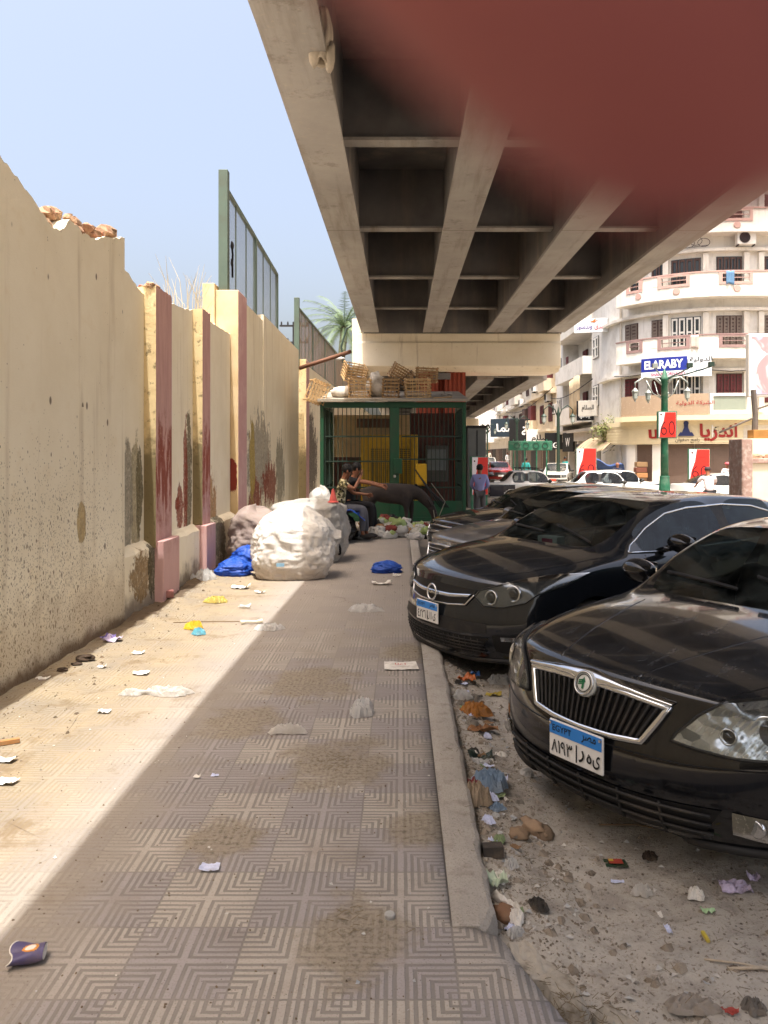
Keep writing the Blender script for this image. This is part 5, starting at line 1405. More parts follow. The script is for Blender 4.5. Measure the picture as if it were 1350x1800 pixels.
def headlamp(t, C, sg, up, lo, name='headlight', bulbs=((.6, .65, .05),), back=None, offs=(.003, .02)):
    fn = C.front
    u = [(sg*y, z) for y, z in up]; l = [(sg*y, z) for y, z in lo]
    h = ribbon(fn, u, l, offs[0], 20, 8); ho = h.build(name, back or M_lampin, t, smooth=True)
    for y, z, r in bulbs:
        p_ = fn(sg*y, z, .0)
        if p_ is None: continue
        nn_ = (fn(sg*y, z, .01)-p_).normalized()*.75+Vector((-.5, 0, 0)); M = Matrix.Translation(p_+nn_.normalized()*.003) @ nn_.to_track_quat('Z', 'Y').to_matrix().to_4x4()
        m_ = MB(); m_.lathe([(r*1.3, -.015), (r*1.3, .006), (r*1.12, .010), (r*1.0, .006), (r*.9, .0)], 24, M=M); m_.build('lamp_ring', M_chrome, ho, smooth=True)
        m_ = MB(); m_.lathe([(.001, .012), (r*.5, .010), (r*.92, .002)], 18, M=M); m_.build('projector', M_proj, ho, smooth=True)
    lens = ribbon(fn, u, l, offs[1], 20, 8); lens.build('lens', M_lens, ho, smooth=True)
    line_on(fn, u+list(reversed(l)), .0065, .004, closed=True, seg=6).build('lamp_seal', M_grl, ho, smooth=True)
    return ho
# grille
gU = [(-.50, .655), (-.42, .672), (-.25, .700), (-.10, .712), (0, .690), (.10, .712), (.25, .700), (.42, .672), (.50, .655)]
gU = [(-.385, .735), (-.2, .756), (0, .764), (.2, .756), (.385, .735)]
gL = [(-.30, .585), (-.16, .572), (0, .568), (.16, .572), (.30, .585)]
gr = ribbon(CA.front, gU, gL, .006, 30, 8).build('grille', M_grl, cA, smooth=True)
m_ = MB(); fu, fl = interp2(gU), interp2(gL)
for i in range(1, 22):
    t_ = i/22; a, b = fu(t_), fl(t_); pts = [CA.front(a[0]+(b[0]-a[0])*k/6, a[1]+(b[1]-a[1])*k/6, .018) for k in range(7)]
    m_.tube([q for q in pts if q], .0075, 5)
m_.build('grille_slats', M_blackp, gr, smooth=True)
fr_ = line_on(CA.front, gU+list(reversed(gL)), .016, .014, closed=True, seg=7); fr_.build('grille_frame', M_chrome, gr, smooth=True)
gT = [(-.41, .764), (-.23, .79), (-.10, .805), (0, .812), (.10, .805), (.23, .79), (.41, .764)]
gB = [(-.385, .737), (-.22, .754), (-.09, .75), (0, .712), (.09, .75), (.22, .754), (.385, .737)]
ribbon(CA.front, gT, gB, .006, 36, 8, .026).build('chrome_brow', M_chrome, gr, smooth=True)
e0 = CA.front(0, .757, .0)
bd = thing('badge', None, None); bd.parent = cA; bd.location = (e0.x-.03, 0, .757); bd.rotation_euler = (0, R(-72), 0)
MB().lathe([(.001, .012), (.052, .010), (.058, .004), (.058, -.03)], 24).build('badge_face', wmat('badge_white', lin('#d8dad4'), .3), bd, smooth=True)
m_ = MB(); m_.tube([(.05*math.cos(a), .05*math.sin(a), .012) for a in [2*math.pi*i/24 for i in range(24)]], .006, 6, closed=True); m_.build('ring', M_chrome, bd, smooth=True)
m_ = MB(); m_.tube([(.038*math.cos(a), .038*math.sin(a), .0125) for a in [2*math.pi*i/24 for i in range(24)]], .0022, 4, closed=True); m_.build('inner_ring', BLK, bd)
# winged arrow: local x = up on the car, local y = car left
m_ = MB(); m_.prism([(-.026, -.004), (.004, -.004), (.004, -.010), (.026, .001), (.004, .012), (.004, .006), (-.026, .006)], .003, Matrix.Translation((0, 0, .012)))
for k in range(3): m_.prism([(-.006+.008*k, .008), (-.012+.008*k, .028), (-.006+.008*k, .028), (.0+.008*k, .008)], .003, Matrix.Translation((0, 0, .012)))
m_.build('winged_arrow', wmat('badge_green', lin('#1c6b45'), .4), bd)
# headlights
hU = [(.425, .645), (.49, .725), (.57, .79), (.68, .81), (.842, .805)]
hL = [(.41, .615), (.51, .60), (.63, .588), (.75, .592), (.838, .65)]
for sg in (1, -1): headlamp(cA, CA, sg, hU, hL, bulbs=((.715, .69, .058), (.60, .665, .026)))
# lower intake, fogs
iU = [(-.60, .385), (-.3, .372), (0, .37), (.3, .372), (.60, .385)]; iL = [(-.52, .255), (-.25, .235), (0, .232), (.25, .235), (.52, .255)]
it = ribbon(CA.front, iU, iL, .006, 30, 6).build('lower_grille', M_grl, cA, smooth=True)
m_ = MB()
for z in (.275, .315, .352):
    q = line_on(CA.front, [(-.56, z+.004), (0, z), (.56, z+.004)], .008, .012, seg=12); m_.add(q.v, q.f)
for y in (-.38, -.2, 0, .2, .38):
    q = line_on(CA.front, [(y, .24), (y, .37)], .007, .012, seg=5); m_.add(q.v, q.f)
m_.build('grille_bars', M_blackp, it, smooth=True)
for sg in (1, -1):
    u = [(sg*.63, .385), (sg*.72, .375), (sg*.82, .36)]; l = [(sg*.625, .30), (sg*.72, .282), (sg*.83, .285)]
    fo = ribbon(CA.front, u, l, .004, 12, 6).build('fog_lamp', wmat('fog_reflector', lin('#8f8a7c'), .25, .6, var=.3, sc=9), cA, smooth=True)
    ribbon(CA.front, u, l, .012, 12, 6).build('lens', M_lens, fo, smooth=True)
    p_ = CA.front(sg*.70, .332, .0); m_ = MB(); m_.lathe([(.034, -.01), (.034, .012), (.028, .014), (.001, .012)], 18, M=Matrix.Translation(p_) @ Matrix.Rotation(R(-90), 4, 'Y')); m_.build('bulb', M_chrome, fo, smooth=True)
m_ = line_on(CA.front, [(-.85, .565), (-.7, .55), (-.47, .535), (0, .532), (.47, .535), (.7, .55), (.85, .565)], .004, .0, seg=8); m_.build('bumper_gap', M_grl, cA)
m_ = line_on(CA.front, [(-.80, .225), (-.4, .205), (0, .203), (.4, .205), (.80, .225)], .022, .002, seg=8); m_.build('bumper_lip', M_blackp, cA, smooth=True)
pq = [('\u0668\u0661\u0669\u0663', -.24, -.18, .40, .38, .012), ('ر', .13, -.2, .10, .34, .015), ('ه', .27, -.18, .09, .26, .015), ('ى', .40, -.2, .13, .36, .015), ('EGYPT', -.24, .30, .36, .17, .01), ('مصر', .26, .29, .26, .22, .012)]
plate(cA, CA, .49, .315, .165, pq)
# bonnet gap and crease, wipers
for sg in (1, -1):
    line_on(CA.top, [(.26, sg*.58), (.45, sg*.66), (.8, sg*.73), (1.2, sg*.76)], .003, .0, seg=8).build('bonnet_gap', M_grl, cA)
    line_on(CA.top, [(.14, sg*.22), (.5, sg*.32), (1.05, sg*.45)], .007, -.0035, seg=9).build('bonnet_crease', PA, cA, smooth=True)
def wipers(t, C, x0, ys):
    for y in ys:
        m_ = line_on(C.top, [(x0, y), (x0+.05, y+.25), (x0+.12, y+.52)], .011, .018, seg=5); m_.build('wiper', M_blackp, t, smooth=True)
wipers(cA, CA, 1.28, (-.55, .02))
mirror_unit(cA, CA, 1.66, .95, PA, .885)
seams(cA, CA, octv, [[(1.38, .3), (1.36, .6), (1.45, .92)], [(2.62, .25), (2.62, .93)], [(3.2, .55), (3.6, .93)], [(1.4, .27), (3.0, .27)]])

# ---- the dark grey hatchback (astra-like shape)
PBk = paint('charcoal_paint', (.013, .016, .021), .16, '#7d8085', metal=.3, rough=.14)
astr = dict(L=4.42, W=1.80, H=1.43, cowl=1.10, wf=1.3, roof0=2.0, roof1=3.55, deck=4.18,
    xs=[0, .10, .30, .60, .90, 1.10, 1.40, 1.70, 2.0, 2.3, 2.66, 2.75, 3.1, 3.40, 3.55, 3.8, 4.0, 4.18, 4.33, 4.42],
    wid=[(0, .94), (.1, .955), (.3, .98), (.62, .995), (1, 1), (3.6, 1), (4.42, .92)],
    zb=[(0, .20), (.3, .19), (.9, .18), (3.6, .19), (4.42, .3)],
    zs=[(0, .73), (.1, .78), (.3, .84), (.62, .90), (.9, .935), (1.1, .95), (2.5, .98), (4.42, 1.02)],
    zc=[(0, .78), (.1, .83), (.3, .895), (.62, .965), (.9, 1.005), (1.1, 1.025), (4.18, 1.09), (4.42, 1.0)],
    belt=[(1.1, .955), (2.5, .985), (4.0, 1.045)], ztop=[(1.1, 1.035), (1.4, 1.17), (1.7, 1.295), (2.0, 1.385), (2.3, 1.42), (2.7, 1.43), (3.1, 1.42), (3.4, 1.40), (3.55, 1.38), (3.8, 1.31), (4.0, 1.22), (4.18, 1.11)],
    glass=[(1.42, 1.69), (1.72, 2.66), (2.75, 3.5)], wheels=[.95, 3.63], wz=.325, wrad=.325, wr_arch=.365, paint=PBk, wr=.61, sweepF=.42, glassmat=M_glass, sideglass=make_glass('blue_grey_glass_painted_sky', (.06, .09, .10), .55, (.05, .08, .09)),  # diffuse teal in the side glass stands in for the reflected sky
    nose=[(.19, .09), (.28, .02), (.38, .0), (.52, .0), (.62, .03), (.70, .06), (.78, .09)], tail=[(.2, .1), (.5, 0), (.7, .02), (1.1, .1)])
THO = R(31)
cB, CB = car(astr, (.235, 6.22, ZG), THO, 'dark grey hatchback with a ring badge, second car from the camera, nose at the kerb')
oU = [(-.44, .735), (-.2, .745), (0, .748), (.2, .745), (.44, .735)]; oL = [(-.36, .615), (-.2, .602), (0, .598), (.2, .602), (.36, .615)]
gr = ribbon(CB.front, oU, oL, .006, 26, 6).build('grille', M_grl, cB, smooth=True)
ribbon(CB.front, [(-.42, .708), (-.2, .688), (0, .685), (.2, .688), (.42, .708)], [(-.38, .672), (-.2, .652), (0, .648), (.2, .652), (.38, .672)], .01, 26, 8, .02).build('chrome_bar', M_chrome, gr, smooth=True)
line_on(CB.front, [(-.43, .70), (-.37, .62), (-.2, .602), (0, .598), (.2, .602), (.37, .62), (.43, .70)], .008, .01, seg=6).build('grille_trim', M_chrome, gr, smooth=True)
e0 = CB.front(0, .675, 0)
bd = thing('badge', None, None); bd.parent = cB; bd.location = (e0.x-.03, 0, .672); bd.rotation_euler = (0, R(-85), 0)
m_ = MB(); m_.tube([(.062*math.cos(a), .062*math.sin(a), .01) for a in [2*math.pi*i/28 for i in range(28)]], .009, 7, closed=True); m_.build('ring', M_chrome, bd, smooth=True)
m_ = MB(); m_.prism([(.012, .085), (.004, .0), (.014, .004), (-.010, -.085), (-.004, .0), (-.014, -.004)], .012, Matrix.Translation((0, 0, .004))); m_.build('flash', M_chrome, bd)
hU = [(.46, .735), (.60, .79), (.73, .835), (.82, .862), (.878, .87)]; hL = [(.435, .69), (.52, .628), (.66, .632), (.78, .672), (.874, .79)]
M_hdark = wmat('smoked_reflector', lin('#6a6e72'), .2, .8, var=.3, sc=14)
for sg in (1, -1): headlamp(cB, CB, sg, hU, hL, bulbs=((.56, .695, .045), (.70, .735, .05)), back=M_hdark)
iU = [(-.56, .50), (-.3, .505), (0, .507), (.3, .505), (.56, .50)]; iL = [(-.56, .43), (-.3, .41), (0, .408), (.3, .41), (.56, .43)]
ribbon(CB.front, iU, iL, .004, 26, 4).build('bumper_panel', M_blackp, cB, smooth=True)
iU = [(-.58, .40), (-.3, .385), (0, .383), (.3, .385), (.58, .40)]; iL = [(-.50, .275), (-.25, .258), (0, .255), (.25, .258), (.50, .275)]
it = ribbon(CB.front, iU, iL, .005, 26, 5).build('lower_grille', M_grl, cB, smooth=True)
m_ = MB()
for z in (.28, .305, .33, .355):
    q = line_on(CB.front, [(-.54, z+.006), (0, z), (.54, z+.006)], .005, .010, seg=10); m_.add(q.v, q.f)
for k in range(-9, 10):
    q = line_on(CB.front, [(k*.055, .262), (k*.055, .38)], .004, .010, seg=4); m_.add(q.v, q.f)
m_.build('grille_bars', M_blackp, it, smooth=True)
for sg in (1, -1):
    u = [(sg*.60, .42), (sg*.72, .435), (sg*.85, .44)]; l = [(sg*.62, .30), (sg*.70, .29), (sg*.83, .34)]
    fo = ribbon(CB.front, u, l, .004, 12, 6).build('fog_recess', M_grl, cB, smooth=True)
    ribbon(CB.front, [(sg*.66, .415), (sg*.80, .425)], [(sg*.665, .385), (sg*.79, .39)], .012, 10, 3).build('fog_lamp', M_lampin, fo, smooth=True)
line_on(CB.front, [(-.84, .24), (-.4, .205), (0, .2), (.4, .205), (.84, .24)], .02, .0, seg=8).build('bumper_lip', M_blackp, cB, smooth=True)
plate(cB, CB, .515, .315, .165, [('\u0664\u0662\u0662\u0666', -.22, -.18, .38, .40, .012), ('ل', .10, -.18, .09, .38, .015), ('ا', .22, -.17, .03, .36, .015), ('ى', .36, -.2, .13, .36, .015), ('EGYPT', -.24, .30, .34, .15, .01), ('مصر', .26, .29, .24, .2, .012)], y=.03)
for sg in (1, -1): line_on(CB.top, [(.30, sg*.52), (.48, sg*.66), (.8, sg*.76), (1.15, sg*.79)], .003, .0, seg=8).build('bonnet_gap', M_grl, cB)
wipers(cB, CB, 1.24, (-.55, .02))
mirror_unit(cB, CB, 1.78, 1.0, paint('gloss_black_mirror', (.008, .008, .009), .1), .905)
# chrome line round the side windows, door handles, side lamp
for sg in (1, -1):
    q = [(1.40, .985), (1.7, .975), (2.2, .985), (2.7, 1.0), (3.2, 1.02), (3.52, 1.06), (3.45, 1.24), (3.2, 1.30), (2.8, 1.325), (2.3, 1.31), (2.0, 1.27), (1.7, 1.16), (1.45, 1.035)]
    line_on(lambda a, b, o: CB.side(a, b, sg, o), q, .009, .004, closed=True, seg=6).build('chrome_trim', M_chrome, cB, smooth=True)
    for x in (2.45, 3.35):
        p_ = CB.side(x, .88, sg, .025); MB().cbox(p_, (.2, .03, .03)).build('door_handle', PBk, cB, bevel=.01)
    p_ = CB.side(1.42, .80, sg, .004); MB().cbox(p_, (.14, .012, .03)).build('side_lamp', M_chrome, cB, bevel=.004)
seams(cB, CB, astr, [[(1.52, .3), (1.50, .6), (1.56, .96)], [(2.70, .25), (2.70, 1.0)], [(3.25, .55), (3.55, 1.0)], [(1.5, .27), (3.1, .27)]])
tb = thing('tissue_box', 'white and pink tissue box lying behind the windscreen of the dark grey hatchback', 'box', cB.matrix_basis @ Vector((1.50, .22, .935)), THO+R(12))
MB().box((-.06, -.11, 0), (.06, .11, .09)).build('carton', M_wht, tb, bevel=.004)
MB().box((-.062, -.06, .02), (-.0605, .06, .07)).build('print', wmat('pink_print', lin('#c0506e'), .6), tb)

# ---- third and fourth cars of the row
def variant(base, **kw):
    d = dict(base); d.update(kw); return d
PC_ = paint('dusty_brown_grey_paint', (.16, .155, .15), .6, '#a39e97', metal=.7, rough=.25)
third = variant(octv, paint=PC_, glassmat=M_glass, sideglass=M_gdark)
cC, CC = car(third, (.42, 9.15, ZG-.03), R(25), 'dusty brown grey saloon, third car of the row, behind the dark grey hatchback')
def plain_front(t, C, grU, grL, hu, hl, chrome=True, plate_z=None):
    g_ = ribbon(C.front, grU, grL, .006, 20, 5).build('grille', M_grl, t, smooth=True)
    if chrome:
        line_on(C.front, grU+list(reversed(grL)), .016, .012, closed=True, seg=5).build('grille_frame', M_chrome, g_, smooth=True)
        fu_, fl_ = interp2(grU), interp2(grL); m_ = MB()
        for k in (.3, .55, .8):
            pts = [(fu_(i/8)[0]*(1-k)+fl_(i/8)[0]*k, fu_(i/8)[1]*(1-k)+fl_(i/8)[1]*k) for i in range(9)]
            q = line_on(C.front, pts, .007, .014, seg=2); m_.add(q.v, q.f)
        m_.build('grille_bars', M_chrome, g_)
    for sg in (1, -1): headlamp(t, C, sg, hu, hl, bulbs=((.66, .655, .035),))
plain_front(cC, CC, [(-.42, .72), (0, .735), (.42, .72)], [(-.34, .57), (0, .56), (.34, .57)], [(.48, .735), (.66, .775), (.835, .795)], [(.48, .64), (.66, .60), (.83, .67)])
wipers(cC, CC, 1.28, (-.55, .02)); mirror_unit(cC, CC, 1.66, .95, PC_, .885)
iU = [(-.5, .38), (0, .37), (.5, .38)]; iL = [(-.45, .26), (0, .24), (.45, .26)]; ribbon(CC.front, iU, iL, .005, 16, 4).build('lower_grille', M_grl, cC, smooth=True)
PD = paint('black_paint_clean', (.012, .013, .016), .16, '#8a8680', rough=.1)
fourth = variant(octv, paint=PD, glassmat=M_glass, sideglass=M_gdark)
cD, CD = car(fourth, (.52, 12.2, ZG-.08), R(22), 'black saloon with a wide chrome grille, farthest of the row, beside the rubbish heap')
plain_front(cD, CD, [(-.46, .73), (0, .745), (.46, .73)], [(-.40, .53), (0, .52), (.40, .53)], [(.50, .735), (.66, .775), (.835, .795)], [(.50, .64), (.66, .60), (.83, .67)])
m_ = line_on(CD.front, [(-.4, .64), (0, .65), (.4, .64)], .02, .016, seg=8); m_.build('chrome_bar', M_chrome, cD, smooth=True)
wipers(cD, CD, 1.28, (-.55, .02)); mirror_unit(cD, CD, 1.66, .95, PD, .885)

# ---- traffic at the crossing
boxy = dict(L=4.12, W=1.62, H=1.44, cowl=1.32, wf=1.3, roof0=1.82, roof1=3.05, deck=3.50,
    xs=[0, .06, .3, .8, 1.32, 1.5, 1.66, 1.82, 2.3, 2.46, 2.54, 2.8, 3.05, 3.2, 3.35, 3.50, 3.9, 4.06, 4.12],
    wid=[(0, .96), (.3, .99), (1, 1), (3.6, 1), (4.12, .96)], zb=[(0, .3), (.5, .26), (3.6, .26), (4.12, .32)],
    zs=[(0, .78), (.06, .82), (1.32, .90), (3.5, .92), (4.12, .90)], zc=[(0, .82), (.06, .86), (1.32, .95), (3.5, .97), (4.12, .94)],
    belt=[(1.3, .90), (3.6, .92)], ztop=[(1.32, .95), (1.5, 1.14), (1.66, 1.30), (1.82, 1.40), (2.3, 1.44), (2.8, 1.43), (3.05, 1.40), (3.2, 1.28), (3.35, 1.12), (3.5, .97)],
    glass=[(1.45, 2.46), (2.54, 3.22)], wheels=[.72, 3.14], wz=.3, wrad=.3, wr_arch=.34, wr=.70, sweepF=.06, sweepR=.05, sub=2,
    nose=[(.2, .02), (.4, 0), (.8, .02)], tail=[(.2, .02), (.9, .0)])
M_white = paint('white_car_paint', lin('#cfcfcb'), .25, '#a39886', rough=.3); M_navy = paint('navy_car_paint', (.02, .022, .035), .25, rough=.25)
glT = make_glass('light_car_glass', (.3, .33, .34), .06)
def traffic(P, loc, rz, label, front=True, rear=True, fenders=None, rack=False, group=None, kind='car', platemat=None):
    t, C = car(P, loc, rz, label, 'taxi' if kind == 'taxi' else 'car', group)
    if kind == 'taxi': t['category'] = 'taxi'
    zt = tab(P['zs'])(.06); W = P['W']/2
    g_ = ribbon(C.front, [(-.42, zt-.06), (.42, zt-.06)], [(-.42, zt-.24), (.42, zt-.24)], .006, 8, 3).build('grille', M_blackp, t)
    for sg in (1, -1):
        ribbon(C.front, [(sg*.46, zt-.05), (sg*W*.92, zt-.05)], [(sg*.46, zt-.22), (sg*W*.92, zt-.2)], .01, 6, 3).build('headlight', M_lampin, t)
        ribbon(C.rear, [(sg*.5, zt-.02), (sg*W*.9, zt-.02)], [(sg*.5, zt-.22), (sg*W*.9, zt-.2)], .01, 6, 3).build('tail_light', M_red_l, t)
    line_on(C.front, [(-W*.95, .46), (0, .46), (W*.95, .46)], .05, .0, seg=6).build('bumper', M_blackp, t, smooth=True)
    line_on(C.rear, [(-W*.95, .48), (0, .48), (W*.95, .48)], .05, .0, seg=6).build('bumper', M_blackp, t, smooth=True)
    p_ = C.front(0, .46, .06); MB().cbox(p_, (.02, .34, .12)).build('number_plate', platemat or M_plw, t)
    p_ = C.rear(0, .62, .02); MB().cbox(p_, (.02, .34, .14)).build('number_plate', M_plw, t)
    for sg in (1, -1):
        for x in (P['glass'][0][1]-.25, P['glass'][1][1]-.1):
            q = C.side(x, zt-.02, sg, .015)
            if q: MB().cbox(q, (.14, .02, .03)).build('door_handle', M_blackp, t)
    mirror_unit(t, C, P['cowl']+.25, .93, M_blackp, W)
    seams(t, C, P, [[(1.3, .3), (1.35, .9)], [(P['glass'][0][1]+.04, .3), (P['glass'][0][1]+.04, .9)], [(3.2, .6), (3.25, .9)]])
    if fenders:
        for sg in (1, -1):
            for a, b in fenders:
                m_ = ribbon(lambda x, z, o: C.side(x, z, sg, o), [(a, zt+.02), (b, zt+.02)], [(a, .36), (b, .36)], .006, 16, 8)
                keep = MB(); keep.v = m_.v   # leave the wheel openings free
                for f in m_.f:
                    c = sum((Vector(m_.v[i]) for i in f), Vector())/4
                    if all((c.x-wx)**2+(c.z-P['wz'])**2 > (P['wr_arch']+.02)**2 for wx in P['wheels']): keep.f.append(f)
                keep.build('dark_fender', M_navy, t, smooth=True)
    if rack:
        m_ = MB()
        for x in (2.0, 2.35, 2.7): m_.bar((x, -.55, P['H']+.06), (x, .55, P['H']+.06), .03)
        for y in (-.55, .55):
            m_.bar((1.95, y, P['H']+.08), (2.75, y, P['H']+.08), .03)
            for x in (2.0, 2.7): m_.bar((x, y, P['H']-.04), (x, y, P['H']+.06), .03)
        m_.build('roof_rack', M_blackp, t)
    return t
tx = variant(boxy, paint=M_white, glassmat=glT, sideglass=glT)
G = 'white saloon taxis at the crossing'
traffic(tx, (7.65, 32.4, zroad(32.4)), R(180+3), 'white taxi with dark rear fenders crossing behind the black car row, left of the others', fenders=[(.1, 1.25), (3.0, 4.05)], rack=True, kind='taxi', group=G)
traffic(tx, (10.4, 31.0, zroad(31)), R(180-1), 'white taxi with open windows in front of the tarpaulin, left of the green lamp post', rack=False, kind='taxi', group=G)
traffic(tx, (11.5, 34.0, zroad(34)), R(180+18), 'white taxi with a navy bonnet corner, half hidden behind the one with open windows', fenders=[(.1, 1.2)], kind='taxi', group=G)
M_whsil = paint('white_silver_paint', lin('#c9c9c6'), .15, '#a39886', rough=.25)
sed = variant(octv, L=4.4, paint=M_whsil, glassmat=M_gdark, sideglass=M_gdark, W=1.70,
    xs=[x*4.4/4.57 for x in octv['xs']], cowl=1.17*4.4/4.57, roof0=1.93*4.4/4.57, roof1=3.28*4.4/4.57, deck=4.02*4.4/4.57)
sed['xs'] = octv['xs']; sed['cowl'] = 1.17; sed['roof0'] = 1.93; sed['roof1'] = 3.28; sed['deck'] = 4.02; sed['L'] = 4.57
traffic(sed, (14.5, 28.2, zroad(28)), R(180+2), 'white saloon with a grey rear fender, right of the green lamp post')
traffic(variant(sed, paint=M_navy), (17.9, 33, zroad(33)), R(180), 'dark blue car passing behind the white saloon at the far right', )
peug = variant(boxy, paint=paint('offwhite_paint', lin('#c8c6bd'), .3, '#a39886', rough=.3), glassmat=M_glass, sideglass=M_glass)
traffic(peug, (8.85, 44.5, zroad(45)), R(72), 'off white saloon with a red number plate driving towards the camera', platemat=M_plr)
redc = variant(octv, paint=paint('red_car_paint', (.22, .012, .012), .2, '#9b8a78', rough=.2), glassmat=glT, sideglass=M_glass)
traffic(redc, (6.6, 50.5, zroad(51)), R(86), 'red saloon coming down the street past the green shelter')
traffic(peug, (7.6, 66, zroad(66)), R(86), 'pale saloon directly behind the red one', )
traffic(variant(boxy, paint=M_white), (6.9, 82, zroad(82)), R(150), 'white car turning across the street far behind the red one')
# ================================================================ street lamps, banners, shelter
M_lamp = wmat('lamp_green_paint', lin('#24644a'), .45, .0, var=.25, sc=3, dirt=lin('#8a8f84'), da=.35, dsc=4)
M_lampd = wmat('lamp_dark_green', lin('#27392f'), .5, .1, var=.2, sc=3)
M_lampg = wmat('lantern_glass', lin('#a3aca6'), .15, var=.1)
M_silv = wmat('silver_grey_metal', lin('#9aa09a'), .4, .5)
def lantern(par, p, s=1.0, mt=None):
    m_ = MB(); m_.lathe([(.02*s, 0), (.10*s, .10*s), (.13*s, .36*s)], 6, p); l = m_.build('lantern', M_lampg, par)
    m_ = MB(); m_.lathe([(.15*s, .362*s), (.15*s, .39*s), (.08*s, .47*s), (.025*s, .53*s), (.001, .56*s)], 6, p)
    for k in range(6):
        a = 2*math.pi*k/6; m_.bar((p[0]+.02*s*math.cos(a), p[1]+.02*s*math.sin(a), p[2]-.002), (p[0]+.132*s*math.cos(a), p[1]+.132*s*math.sin(a), p[2]+.365*s), .014*s)
    m_.lathe([(.001, -.07*s), (.03*s, -.04*s), (.015*s, -.001)], 6, p); m_.build('lantern_frame', mt or M_silv, l)
t = thing('street_lamp', 'green ornate street lamp with a flared base and four lanterns, between the white taxis', 'street lamp', (8.25, 24.0, zroad(24)))
MB().lathe([(.30, 0), (.30, .08), (.25, .12), (.24, .55), (.19, .75), (.17, 1.1), (.15, 1.3), (.155, 1.34), (.15, 1.38)], 10).build('base', M_lamp, t, bevel=.006)
MB().lathe([(.125, 1.382), (.115, 2.4), (.11, 2.45), (.10, 4.35), (.13, 4.38), (.10, 4.45), (.06, 4.6), (.001, 4.75)], 12).build('post', M_lamp, t, smooth=True)
for k, (dx, dy) in enumerate(((-.95, -.1), (.62, -.25), (.25, .6), (-.35, .5))):
    m_ = MB(); m_.tube([(0, 0, 4.15), (dx*.35, dy*.35, 4.42), (dx*.7, dy*.7, 4.45), (dx, dy, 4.28), (dx, dy, 4.16)], .028, 6)
    m_.tube([(0, 0, 3.75), (dx*.4, dy*.4, 3.95), (dx*.62, dy*.62, 4.35)], .018, 6); a_ = m_.build('arm', M_silv, t, smooth=True)
    lantern(t, (dx, dy, 3.72), .75)
for k, (dx, dy) in enumerate(((-.3, 0), (1.3, -.4), (.75, -.1))):
    m_ = MB(); m_.tube([(0, 0, 4.4), (dx*.5, dy*.5, 4.55), (dx, dy, 4.75)], .022, 6); m_.cbox((dx, dy, 4.82), (.16, .12, .14)); m_.build('floodlight_arm', M_lampd if k else M_silv, t)
M_bred = wmat('banner_red', lin('#d02a20'), .5, var=.08, sc=3); M_bwh = wmat('banner_white', lin('#ded9dc'), .5, var=.06)
M_bdk = wmat('banner_dark_red_print', lin('#4b0f14'), .5)
def banner(loc, rz, w, h, label, cut=0, post=None, big=False, name='banner'):
    t = thing(name, label, 'banner', loc, rz)
    MB().box((-w/2, 0, 0), (w/2, .16, h)).build('frame', M_lamp, t, bevel=.01)
    MB().box((-w/2+.03, -.012, .03), (w/2-.03, -.001, h-.03)).build('sheet', M_bwh, t)
    m_ = MB(); m_.prism([(-w/2+.05, .0), (w/2-.035, .0), (w/2-.035, h-.07), (-w*.12, h-.07), (-w*.20, h*.6), (-w*.36, h*.3)], .004, FACE((0, -.0125, .035))); m_.build('red_field', M_bred, t)
    m_ = MB(); put_text(m_, '60', w*.74, h*(.52 if not big else .36), FACE((.02*w, -.0185, h*(.38 if not big else .3))), -.012); m_.build('lettering', M_bdk, t)
    m_ = MB(); put_text(m_, 'شركة', w*.28, h*.035, FACE((.12*w, -.0185, h*.74))); m_.lathe([(.001, 0), (.045*w, 0), (.045*w, .004), (.001, .004)], 12, M=FACE((-w*.33, -.0135, h*.88))); m_.build('small_print', M_bdk, t)
    if post:
        for x in (-w/2+.06, w/2-.06): MB().box((x-.04, .04, -post), (x+.04, .12, -.001)).build('post', M_lamp, t)
    return t
banner((8.27, 23.80, 2.12), R(-6), .58, .84, 'red and white banner with the number 60 fixed high on the green lamp post')
banner((9.68, 40.0, .35), R(-6), 1.05, 1.62, 'tall red banner with 60 standing by the kerb in front of the striped awning', post=.9, big=True)
banner((14.2, 36.5, .35), R(-4), 1.0, 1.55, 'tall red banner with 60 standing before the brown roller shutters, right of the lamp', post=.9, big=True)
t = banner((2.95, 28.5, .1), R(20), .7, 1.45, 'narrow strip of a red banner seen past the right side of the green cage', post=.5, big=True)
for i, (x, y, lb) in enumerate(((9.35, 45.5, 'dark green twin arched lamp post beside the green shelter, nearest of the dark ones'), (9.4, 62, 'dark green twin lamp post in front of the maroon bay windows'), (9.5, 84, 'dark green twin lamp post farthest down the street'))):
    t = thing('street_lamp', lb, 'street lamp', (x, y, zroad(y)), 0, 'dark lamp posts down the street')
    MB().lathe([(.22, 0), (.2, .5), (.13, .7), (.11, 1.2)], 10).build('base', M_lampd, t)
    MB().lathe([(.10, 1.202), (.09, 4.4), (.05, 4.6), (.001, 4.8)], 10).build('post', M_lampd, t)
    for sg in (-1, 1):
        m_ = MB(); m_.tube([(0, 0, 4.0), (sg*.2, 0, 4.6), (sg*.55, 0, 4.85), (sg*.85, 0, 4.6), (sg*.85, 0, 4.3)], .035, 6); m_.build('arm', M_lampd, t, smooth=True)
        lantern(t, (sg*.85, 0, 3.75), 1.15, M_lampd)
t = thing('street_shelter', 'green post frame with a solid green top board standing at the roadside behind the taxi', 'shelter', (7.1, 42.0, zroad(42)))
MB().box((-1.2, 0, 2.2), (1.2, .1, 2.72)).build('top_board', M_lamp, t, bevel=.02)
m_ = MB()
for x in (-.75, -.25, .3, .8): m_.tube([(x+.15*math.cos(a), -.01, 2.46+.15*math.sin(a)) for a in [2*math.pi*i/14 for i in range(14)]], .02, 4, closed=True)
